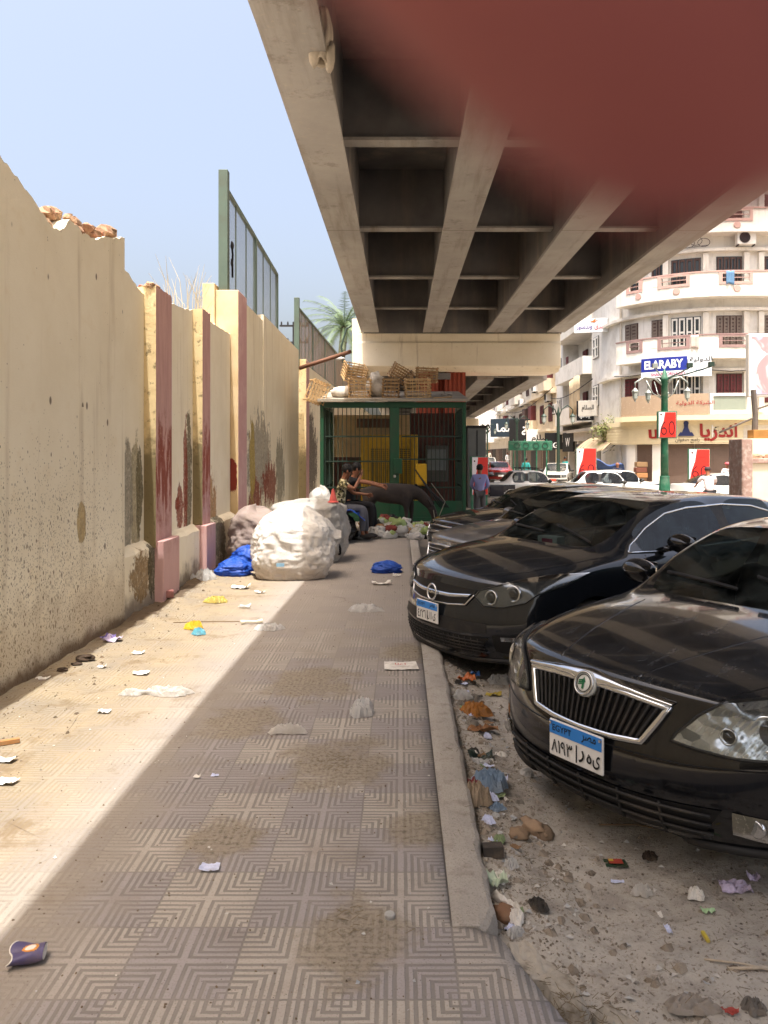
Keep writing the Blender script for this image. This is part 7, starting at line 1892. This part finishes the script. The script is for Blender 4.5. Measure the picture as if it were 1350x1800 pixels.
def drop(o, px, py, label, cat, sand=False, rz=None, name=None):
    x, y, z = (on_sand if sand else on_pav)(px, py); o.location = (x, y, z); o.rotation_euler = (0, 0, rz if rz is not None else (px*7 % 63)/10)
    return tag(o, label, cat)
def L(nm, mb, mt, px, py, label, cat='litter', sand=False, rz=0, smooth=False, solid=.0):
    return drop(mb.build(nm, mt, smooth=smooth, solid=solid), px, py, label, cat, sand, rz)
def knotted():
    m_ = MB(); q = crumple(.30, .13, .055, 3); m_.add([(x+.11, y, z) for x, y, z in q.v], q.f); q = crumple(.14, .075, .04, 5); m_.add([(x-.13, y-.01, z) for x, y, z in q.v], q.f); m_.tube([(-.09, -.004, .018), (-.04, 0, .022), (.01, 0, .02)], [.018, .009, .016], 7); return m_
L('plastic_bag', knotted(), P_white, 266, 1221, 'sunlit white plastic bag tied in the middle, lying near the shadow edge')
o = L('wrapper', crumple(.15, .11, .075, 4, .3), m_col('yellow_packet', '#c9a52c', .4), 341, 1106, 'yellow crumpled snack packet standing in the sun'); 
L('wrapper', crumple(.13, .08, .06, 6, .3), m_col('light_blue_packet', '#5fa3b5', .4), 347, 1116, 'light blue crumpled packet touching the yellow one')
L('plastic_bag', crumple(.24, .16, .07, 9, .5), P_yel, 381, 1060, 'pale yellow translucent bag lying in the sun near the pilasters')
L('paper_cup', sheet(.22, .14, 12, .05), PAP, 422, 1035, 'white flattened cup in the sun in front of the blue bags')
L('paper_scrap', sheet(.12, .07, 14, .03), PAP, 458, 1043, 'small white scrap in the sun right below the white bundle')
L('plastic_tray', sheet(.16, .12, 15, .03), P_clear, 430, 1068, 'clear plastic tray half sunk in the sunlit sand')
L('bone', MB().tube([(-.1, 0, .02), (-.04, .01, .025), (.04, -.005, .022), (.1, .015, .025)], [.022, .012, .012, .02], 8), m_col('bone_white', '#d6cdb4'), 442, 1097, 'pale bone shaped scrap right at the edge of the bridge shadow', rz=.2)
L('plastic_bag', crumple(.25, .16, .06, 21, .55), P_clear, 474, 1107, 'crumpled translucent bag lying across the bridge shadow line')
L('plastic_bag', crumple(.34, .20, .07, 24, .5), P_clear, 640, 1074, 'long clear plastic bag in the shade, in the middle of the pavement')
L('paper_scrap', sheet(.26, .12, 27, .05), PAP, 670, 1028, 'curved white paper in the shade just this side of the lone blue bag')
L('paper_scrap', sheet(.1, .05, 28, .04), PAP, 697, 1014, 'little white twist of paper close to the lone blue bag')
pp = L('printed_sheet', sheet(.27, .24, 30, .010, [(-.95, -.95), (.95, -.85), (.8, .95), (-1, .9)]), PAP, 706, 1172, 'white printed sheet with red lettering beside the kerb')
m_ = MB(); put_text(m_, 'اهلا', .08, .05, Matrix.Translation((-.01, .0, .022)), .01); m_.build('lettering', m_col('red_print', '#b8403a'), pp)
L('plastic_bag', crumple(.15, .22, .08, 33, .55), P_clear, 636, 1252, 'crumpled clear bag curled up in the middle of the shaded tiles')
L('plastic_bag', crumple(.19, .09, .05, 36, .6), P_white, 508, 1288, 'white crumpled film on the shaded tiles left of the curled clear bag')
L('paper_scrap', sheet(.075, .055, 39, .012), BLUEP, 370, 1528, 'pale bluish torn paper on the tiles in the foreground')
L('paper_scrap', sheet(.04, .03, 41, .01), BLUEP, 378, 1365, 'tiny bluish paper speck, farther of the two small ones')
L('paper_scrap', sheet(.04, .025, 42, .01), PAP, 346, 1368, 'tiny white paper speck left of the bluish one')
L('bottle_cap', MB().lathe([(.018, 0), (.019, .012), (.016, .016), (.001, .016)], 16), P_clear, 685, 1613, 'translucent bottle cap on the tiles at the front')
# crushed cup
cu = thing('paper_cup', 'crushed purple paper cup with an orange ringed emblem at the lower left', 'cup', on_pav(52, 1690), R(12))
def cupf(u, v):
    a = 2*math.pi*u; r = .040-.011*v; z = r*math.sin(a); y = r*math.cos(a)
    dent = 1-.45*math.exp(-((a-1.9)/.5)**2)*(1-v)
    return (-.05+.095*v+.008*math.sin(3*a)*(1-v), y*1.15*dent, .027+z*.66*dent+.004*math.sin(2*a+v*5))
MB().grid(cupf, 32, 8).build('cup_wall', m_col('purple_card', '#4f486e', .5), cu, smooth=True)
m_ = MB(); n = 24; m_.v = [(.0455, .029*1.12*math.cos(2*math.pi*k/n), .027+.029*.64*math.sin(2*math.pi*k/n)) for k in range(n)]; m_.f = [tuple(range(n))]; m_.build('cup_base', PAP, cu)
m_ = MB(); m_.tube([cupf(k/32, 0) for k in range(32)], .0022, 6, closed=True); m_.build('rim', PAP, cu, smooth=True)
def emb(u, v): p_ = Vector(cupf(.25+.19*(u-.5)+.03, .35+.5*v)); return p_+Vector((0, 0, .0012)) if (u-.5)**2+(v-.5)**2 < .26 else p_-Vector((0, 0, .004))
MB().grid(emb, 14, 14).build('emblem', m_col('orange_ring_print', '#c98a3c'), cu, smooth=True)
def emb2(u, v): p_ = Vector(cupf(.25+.13*(u-.5)+.03, .43+.34*v)); return p_+Vector((0, 0, .002)) if (u-.5)**2+(v-.5)**2 < .26 else p_-Vector((0, 0, .004))
MB().grid(emb2, 12, 12).build('emblem_centre', PAP, cu, smooth=True)
for px, py, w, lb in ((12, 1341, .09, 'white paper scrap at the left edge in the sun, upper of two'), (12, 1379, .1, 'white torn paper at the left edge in the sun, lower of two'), (75, 1198, .1, 'white paper triangle in the wall shadow at the left'), (183, 1253, .09, 'small white card in the sun left of the tied bag'), (247, 1186, .12, 'white crumpled paper in the sun above the tied bag'), (243, 1150, .09, 'pinkish pale scrap in the sun farther back than the white crumpled paper'), (180, 1176, .07, 'tiny pale scrap close to the shadow of the near wall')):
    L('paper_scrap', sheet(w, w*.7, px+py, .02), PAP, px, py, lb)
L('paper_scrap', sheet(.16, .13, 55, .05), LIL, 200, 1128, 'lilac and white paper pieces at the foot of the near wall end')
L('paper_scrap', sheet(.12, .09, 57, .05), m_col('violet_paper', '#7a6aa8'), 192, 1124, 'violet paper piece leaning on the lilac ones by the wall end')
L('wood_stick', MB().cbox((0, 0, .015), (.03, .11, .022)), m_col('orange_brown_wood', '#a87848'), 15, 1311, 'short orange brown wood block at the left edge in the sun', rz=R(-60), smooth=False)
bk_ = MB().cbox((0, 0, .04), (.16, .1, .08)); drop(bk_.build('brick', m_col('pink_brick', '#9a6660'), bevel=.01), 292, 1056, 'pink broken brick at the foot of the first pilaster', 'brick', rz=.3)
L('plastic_bag', crumple(.28, .2, .14, 61, .5), P_clear, 362, 1022, 'clear plastic bag in the wall shadow beyond the second pilaster')
L('wood_stick', MB().tube([(-.3, 0, .008), (.0, .02, .012), (.32, .05, .008)], .004, 5), m_col('twig_brown', '#6b543c'), 360, 1096, 'long thin twig lying in the sun beside the yellow packet')
for i, (px, py, r_) in enumerate(((150, 1163, .05), (135, 1170, .03), (128, 1127, .05), (245, 1067, .06), (205, 1090, .05), (110, 1180, .03))):
    L('soil_clod', MB().blob((0, 0, r_*.3), (r_*1.4, r_, r_*.6), 7, 10, .45, 2, i, flat=0), wmat('dark_soil_%d' % i, lin('#3f3226'), .95), px, py, ('largest dark soil clod under the near wall', 'small dark clod left of the largest one', 'dark clod farther along the near wall', 'dark clod in the shade past the near wall end', 'dark clod right at the near wall corner', 'lone small clod nearest the camera under the wall')[i], 'clod')
# on the sand
def S(nm, mb, mt, px, py, label, cat='litter', rz=0, smooth=None): return L(nm, mb, mt, px, py, label, cat, True, rz, nm in ('stone', 'wood_stick') if smooth is None else smooth)
pk = S('wrapper', sheet(.105, .07, 63, .006, [(-.9, -.9), (.95, -.95), (.9, .9), (-.95, .9)]), m_col('dark_green_packet', '#2d4433', .4), 1082, 1520, 'dark green sweet packet with a red and yellow print lying on the sand')
m_ = MB().grid(lambda u, v: (-.03+.06*u, -.02+.04*v, .0155), 2, 2); m_.build('print', m_col('red_yellow_print', '#a8463a', .4), pk); m_ = MB().grid(lambda u, v: (-.028+.02*u, .0+.018*v, .0165), 2, 2); m_.build('print', m_col('yellow_print', '#cfae4a', .4), pk)
S('paper_scrap', sheet(.12, .11, 66, .03), LIL, 1290, 1562, 'lilac grey torn paper square on the sand at the lower right')
S('paper_scrap', sheet(.06, .05, 67, .03), LIL, 1325, 1548, 'small grey paper piece right of the lilac square')
m_ = MB(); m_.blob((0, 0, .02), (.045, .075, .032), 10, 16, .5, 1.5, 4, flat=-.02); S('stone', m_, m_col('tan_stone', '#9a826a', .9), 938, 1462, 'rounded tan stone on the sand by the kerb', 'stone', .5)
m_ = MB(); m_.blob((0, 0, .012), (.045, .04, .026), 10, 16, .5, 1.5, 8, flat=-.02); S('stone', m_, m_col('brown_stone', '#86705a', .9), 912, 1472, 'smaller brown stone leaning against the rounded tan one', 'stone')
m_ = MB(); m_.blob((0, 0, .01), (.05, .06, .03), 9, 14, .25, 1.5, 12, flat=-.02); S('stone', m_, m_col('dull_stone', '#7a6856', .9), 956, 1468, 'flat dull stone half sunk right of the rounded tan one', 'stone')
o = S('brick', MB().cbox((0, 0, .02), (.085, .05, .045)), m_col('dark_grey_brick', '#3f3a36', .9), 866, 1503, 'dark grey brick piece tucked under the kerb', 'brick', .1, False)
S('paper_scrap', sheet(.08, .1, 71, .05), m_col('pale_green_paper', '#b7c4ae'), 874, 1557, 'pale green torn carton by the kerb end')
S('paper_scrap', sheet(.04, .14, 73, .04), PAP, 886, 1592, 'white folded paper strip at the broken kerb end', rz=.7)
m_ = MB(); m_.blob((0, 0, .01), (.05, .045, .035), 9, 14, .3, 1.5, 15, flat=-.02); S('stone', m_, m_col('rusty_stone', '#7d5d46', .9), 884, 1612, 'rusty brown lump at the corner of the kerb end', 'stone')
S('foil', crumple(.09, .07, .04, 75, .6), m_col('grey_foil', '#a9a7a3', .35), 926, 1364, 'grey crumpled foil on the sand in front of the black saloon')
S('wrapper', sheet(.15, .12, 77, .05), m_col('dark_teal_packet', '#25352f', .4), 842, 1336, 'dark green torn packet lying by the kerb'); S('wrapper', sheet(.11, .05, 78, .04), P_clear, 848, 1345, 'clear corner of film under the dark torn packet')
S('wrapper', crumple(.2, .15, .08, 80, .6), m_col('orange_brown_packet', '#9a6428', .45), 832, 1258, 'orange brown crumpled wrapper by the kerb, beside the saloon')
S('leaf_scrap', sheet(.2, .12, 82, .06), m_col('dead_leaf_brown', '#8a6240', .8), 850, 1285, 'curled brown leaf litter below the orange wrapper')
S('wrapper', sheet(.14, .11, 84, .06), m_col('orange_packet', '#b5602a', .4), 818, 1198, 'orange wrapper at the kerb between the two dark cars'); S('wrapper', sheet(.1, .08, 85, .05), m_col('strong_blue_packet', '#2c5f9e', .4), 832, 1192, 'blue wrapper next to the orange one between the two dark cars')
S('plastic_bag', crumple(.2, .12, .07, 86, .55), P_clear, 880, 1203, 'clear crumpled film between the dark hatchback and the saloon'); S('plastic_bag', crumple(.16, .1, .06, 87, .55), P_clear, 812, 1228, 'cloudy film against the kerb between the cars')
S('leaf_scrap', sheet(.14, .07, 88, .04), m_col('yellow_leaf', '#a8953c', .7), 868, 1223, 'yellowish leaf on the sand between the two dark cars')
S('plastic_bag', crumple(.2, .14, .09, 90, .55), P_lblue, 862, 1384, 'bluish clear film crumpled in a pile against the kerb'); S('plastic_bag', crumple(.13, .12, .1, 92, .5), m_col('tan_film', '#93836f', .6), 838, 1412, 'tan crumpled bag against the kerb below the bluish film')
S('paper_scrap', sheet(.08, .06, 93, .03), BLUEP, 880, 1378, 'pale blue card resting on the bluish film pile'); S('wrapper', sheet(.06, .06, 94, .03), m_col('dark_red_scrap', '#6e1f22', .6), 829, 1380, 'dark red rag end against the kerb')
S('plastic_bag', crumple(.08, .06, .04, 95, .5), P_lblue, 872, 1425, 'small bluish bag between the tan bag and the stones'); S('paper_scrap', sheet(.05, .04, 96, .01), PAP, 903, 1468, 'small white square of paper beside the stones')
S('plastic_bag', crumple(.09, .06, .035, 97, .55), P_white, 1127, 1572, 'white crumpled film on the sand below the sweet packet'); S('paper_scrap', sheet(.06, .02, 98, .01), BLUEP, 1085, 1553, 'thin bluish strip beside the white crumpled film')
S('plastic_bag', crumple(.06, .06, .04, 99, .5), PAP, 1224, 1578, 'whitish crumpled ball left of the lilac square'); S('paper_scrap', sheet(.06, .03, 101, .02), m_col('light_green_scrap', '#a8c69a'), 1246, 1606, 'light green scrap on the sand'); S('straw', MB().cbox((0, 0, .008), (.012, .055, .01)), m_col('yellow_plastic', '#c9b448', .5), 1240, 1650, 'short yellow plastic strip standing out on the sand', smooth=False)
S('paper_scrap', sheet(.02, .04, 103, .01), PAP, 1160, 1612, 'tiny white flake in the middle of the sand'); S('paper_scrap', sheet(.025, .05, 104, .02), BLUEP, 1174, 1638, 'bluish torn sliver near the middle of the sand')
m_ = MB().tube([(-.12, .03, .012), (0, 0, .016), (.1, -.03, .01)], .004, 5); m_.tube([(-.06, -.02, .012), (.12, -.01, .01)], .006, 5); S('wood_stick', m_, m_col('pale_stick', '#b9ab98'), 1305, 1702, 'pale thin sticks crossing at the lower right of the sand')
m_ = MB().tube([(-.22, .05, .01), (-.05, .03, .02), (.1, -.02, .012), (.25, -.14, .01)], .0035, 5); S('wood_stick', m_, m_col('dry_twig', '#7c6850'), 1140, 1462, 'dry bent twig under the front of the black saloon')
S('bark', crumple(.08, .05, .03, 107, .6), m_col('dark_bark', '#332820', .9), 1140, 1510, 'dark bark like clump right of the sweet packet')
S('plastic_bag', crumple(.15, .08, .035, 109, .5), m_col('grey_sack_scrap', '#8d857c', .8), 1215, 1770, 'grey dirty sack remnant at the bottom edge of the sand'); S('plastic_bag', crumple(.08, .07, .03, 110, .5), m_col('dark_grey_scrap', '#6a655f', .8), 1325, 1775, 'dark grey rag lump in the bottom right corner'); S('wrapper', sheet(.06, .02, 111, .02), m_col('red_scrap', '#a8483e', .6), 1285, 1785, 'short red strip at the bottom edge of the sand')
random.seed(52); cols = [('pale', PAP), ('clear', P_clear), ('grey', m_col('grey_scrap_mix', '#7d776e')), ('brown', m_col('brown_scrap_mix', '#7b5f42')), ('dark', m_col('dark_scrap_mix', '#35312d')), ('greenish', m_col('green_scrap_mix', '#7f8f68')), ('bluish', BLUEP)]
for i in range(54):
    y = 2.7+3.3*random.random(); x = .39+abs(random.gauss(0, .10)); nm, mt = random.choice(cols); w = random.uniform(.03, .09)
    o = (crumple(w, w*.7, w*.4, 200+i) if i % 2 else sheet(w, w*.6, 200+i, .015)).build('scrap', mt, loc=(x, y, ground_z(x, y)), rot=(0, 0, random.random()*6))
    tag(o, nm+' scrap of rubbish in the litter drift along the foot of the kerb', 'litter', nm+' scraps along the kerb')
# grit nobody would count
random.seed(33); m_ = MB()
def chip(x, y, z, r):
    a = random.random()*6.28; c, s_ = math.cos(a)*r, math.sin(a)*r; h = r*random.uniform(.3, .9)
    P_ = [(x+math.cos(a+k*1.257)*r*random.uniform(.6, 1.2), y+math.sin(a+k*1.257)*r*random.uniform(.6, 1.2), z-.002) for k in range(5)]
    m_.add(P_+[(x+c*.4, y+s_*.3, z+h), (x-c*.3, y-s_*.2, z+h*.9)], [(0, 1, 5), (1, 2, 5), (2, 6, 5), (2, 3, 6), (3, 4, 6), (4, 0, 6), (0, 5, 6)])
for i in range(12000):
    y = 1.7+7*random.random()**1.8; x = .36+3.6*random.random()**1.4
    if random.random() < .3: x = .35+abs(random.gauss(0, .22)); 
    chip(x, y, ground_z(x, y), random.uniform(.0025, .009)*(1+2.6*(random.random() > .95)))
m_.build('grit', wmat('grit_mix', lin('#8d8274'), .9, var=.5, sc=26, dirt=lin('#453a30'), da=.9, dsc=13)); tag(bpy.data.objects['grit'], 'small stones and grit scattered over the sand beside the kerb', 'grit', kind='stuff')
m_ = MB()
for i in range(2600):
    y = 1.9+9*random.random()**1.5; x = -2.62+abs(random.gauss(0, .45)) if random.random() < .6 else random.uniform(-2.4, .3)
    if x > .3: continue
    chip(x, y, pav_z(x, y), random.uniform(.002, .006)*(1.3+2.4*(random.random() > .95)*(x < -1.9)))

o = m_.build('crumbs', wmat('crumb_mix', lin('#6b5a47'), .9, var=.9, sc=26, dirt=lin('#2f261d'), da=.9, dsc=13)); tag(o, 'crumbs of dirt and gravel strewn over the pavement', 'grit', kind='stuff')
m_ = MB()
for i in range(800):
    y = 1.8+7.5*random.random()**1.5; x = .37+abs(random.gauss(0, .3)) if random.random() < .6 else random.uniform(.5, 2.6); r_ = random.uniform(.006, .018); a = random.random()*6.28; z = ground_z(x, y)+.004
    c, s_ = math.cos(a), math.sin(a); m_.add([(x+c*r_, y+s_*r_, z), (x-s_*r_*.6, y+c*r_*.6, z+random.random()*.012), (x-c*r_, y-s_*r_, z), (x+s_*r_*.7, y-c*r_*.7, z+random.random()*.01)], [(0, 1, 2, 3)])
for i in range(120):
    y = 2.0+8*random.random()**1.4; x = random.uniform(-2.5, .25); r_ = random.uniform(.004, .010); a = random.random()*6.28; z = pav_z(x, y)+.004
    c, s_ = math.cos(a), math.sin(a); m_.add([(x+c*r_, y+s_*r_, z), (x-s_*r_*.6, y+c*r_*.6, z+random.random()*.008), (x-c*r_, y-s_*r_, z), (x+s_*r_*.7, y-c*r_*.7, z)], [(0, 1, 2, 3)])
o = m_.build('paper_bits', wmat('paper_bits_mix', lin('#b9b4ac'), .8, var=.5, sc=18, dirt=lin('#7a8a9a'), da=.8, dsc=8)); tag(o, 'tiny bits of torn paper and film strewn over sand and pavement', 'litter', kind='stuff')
m_ = MB(); random.seed(44)
for cx, cy, n_st, sp in ((on_pav(585, 1338)[0], on_pav(585, 1338)[1], 60, .16), (on_pav(720, 1148)[0], on_pav(720, 1148)[1], 40, .2), (.5, 2.28, 140, .14), (.55, 3.2, 120, .3), (.5, 4.2, 120, .3), (1.2, 2.6, 60, .5), (on_pav(620, 1620)[0], on_pav(620, 1620)[1], 30, .1), (.6, 2.1, 120, .12)):
    for i in range(n_st):
        x = random.gauss(cx, sp*.5); y = random.gauss(cy, sp*.5); a = random.random()*6.28; l_ = random.uniform(.012, .04); z = (pav_z(x, y) if x < .34 else max(-.05 if y < 2.55 and x < .9 else -9, ground_z(x, y)))+.004
        m_.bar((x, y, z), (x+math.cos(a)*l_, y+math.sin(a)*l_, z+random.random()*.008), .0013)
o = m_.build('straw_bits', wmat('dry_straw', lin('#6b5d45'), .9, var=.5, sc=20)); tag(o, 'dry straw and weed bits in patches on the pavement', 'straw', kind='stuff')

# ================================================================ palm and pole beyond the wall
pt = thing('palm_tree', 'date palm rising behind the far fence, half hidden by the overpass', 'tree', (-3.75, 48, 0))
m_ = MB(); m_.tube([(0, 0, -1), (.05, 0, 3), (-.05, 0, 6.5), (.25, 0, 9.6)], [.3, .24, .21, .24], 10); m_.build('trunk', wmat('palm_bark', lin('#5c4a38'), .95, var=.4, sc=6, bump=.8, bsc=9), pt, smooth=True)
m_ = MB(); random.seed(5)
for k in range(46):
    a = k*2.4; el = 1.25-1.7*(k/46)+random.uniform(-.1, .1); Lf = random.uniform(2.6, 3.5); p_ = Vector((.25, 0, 9.6)); d = Vector((math.cos(a)*math.cos(el), math.sin(a)*math.cos(el), math.sin(el))); pts = [p_.copy()]
    for i in range(12): d.z -= .11; d.normalize(); p_ = p_+d*Lf/12; pts.append(p_.copy())
    m_.tube(pts, [.03-.0022*i for i in range(13)], 4)
    side = Vector((-math.sin(a), math.cos(a), 0))
    for i in range(2, 13):
        for sb in range(3):
            q = pts[i-1].lerp(pts[i], sb/3); tt = (pts[i]-pts[i-1]).normalized()
            for sg in (1, -1):
                ll = (.55-.03*abs(i-6))*random.uniform(.8, 1.1); v_ = (side*sg*.8+tt*.65+Vector((0, 0, -.35+random.uniform(-.2, .2)))).normalized()*ll; w_ = tt*.022
                m_.add([q-w_, q+w_, q+v_], [(0, 1, 2)])
m_.build('crown', wmat('palm_leaf', lin('#5f7350'), .6, var=.4, sc=1.5), pt)
t = thing('utility_pole', 'distant wooden utility pole with two crossarms above the far fence', 'pole', (-8.3, 60, 0))
MB().tube([(0, 0, 0), (0, 0, 12.0)], .14, 8).build('mast', M_dark, t)
for z in (11.7, 10.4):
    m_ = MB().box((-1.15, -.06, z-.07), (1.15, .06, z+.07)); a_ = m_.build('crossarm', M_dark, t); m_ = MB()
    for x in (-1.0, -.5, .5, 1.0): m_.lathe([(.04, 0), (.07, .08), (.05, .25), (.001, .28)], 8, (x, 0, z+.07))
    m_.build('insulators', M_dark, a_)
t = thing('minaret_lamp', 'small dark spire topped lamp far beyond the fence beside the pole', 'lamp', (-8.9, 60, 0)); MB().lathe([(.08, 0), (.08, 8.3), (.25, 8.4), (.28, 8.9), (.1, 9.1), (.05, 9.6), (.001, 9.9)], 10).build('post', M_dark, t)
t = thing('pier_lamp', 'bent grey lamp bracket on the left end of the pier cap', 'lamp', (-1.95, 29.8, 5.3)); MB().tube([(.08, 0, -.6), (-.25, 0, -.2), (-.35, 0, .5), (-.15, 0, 1.2), (.1, 0, 1.35)], .04, 6).build('bracket', M_lampd, t, smooth=True); MB().blob((-.45, 0, .05), (.25, .1, .06), 6, 10, .02, 1, 1).build('lamp_head', M_whs, t, smooth=True)

# ================================================================ fingertip over the lens
def f_fing(n):
    w = n.noise(180, 4, .6); c = n.mix(n.ramp(n.noise(45, 3), .3, .7), lin('#bd7673'), lin('#9c5a5c'))
    return dict(color=c, rough=.6, spec=.3, bump=n.bump(w, .2, .0004))
fg = thing('finger', 'blurred reddish fingertip covering the upper right of the view, close to the lens', 'finger', (.00857, .0222, 1.6150))
ax = Vector((-.70, .0, .71)).normalized(); q_ = ax.to_track_quat('Z', 'Y').to_matrix().to_4x4()
prof = [(.0001, -.0081), (.0030, -.0077), (.0055, -.0061), (.0072, -.0038), (.0080, -.001), (.0083, .003), (.0083, .008), (.0080, .014), (.0079, .019), (.0084, .024), (.0083, .03), (.0086, .040), (.0092, .05), (.0090, .056), (.006, .060), (.0001, .061)]
m_ = MB().lathe(prof, 28, M=q_); m_.build('fingertip', mat('reddish_skin', f_fing), fg, smooth=True, sub=1)
m_ = MB().grid(lambda u, v: ((-.0052+.0104*u), .0083*math.cos((u-.5)*1.35)+.0002, -.004+.011*v), 8, 8, M=q_); m_.build('nail', wmat('nail', lin('#c79a8c'), .35), fg, smooth=True, solid=.0006)
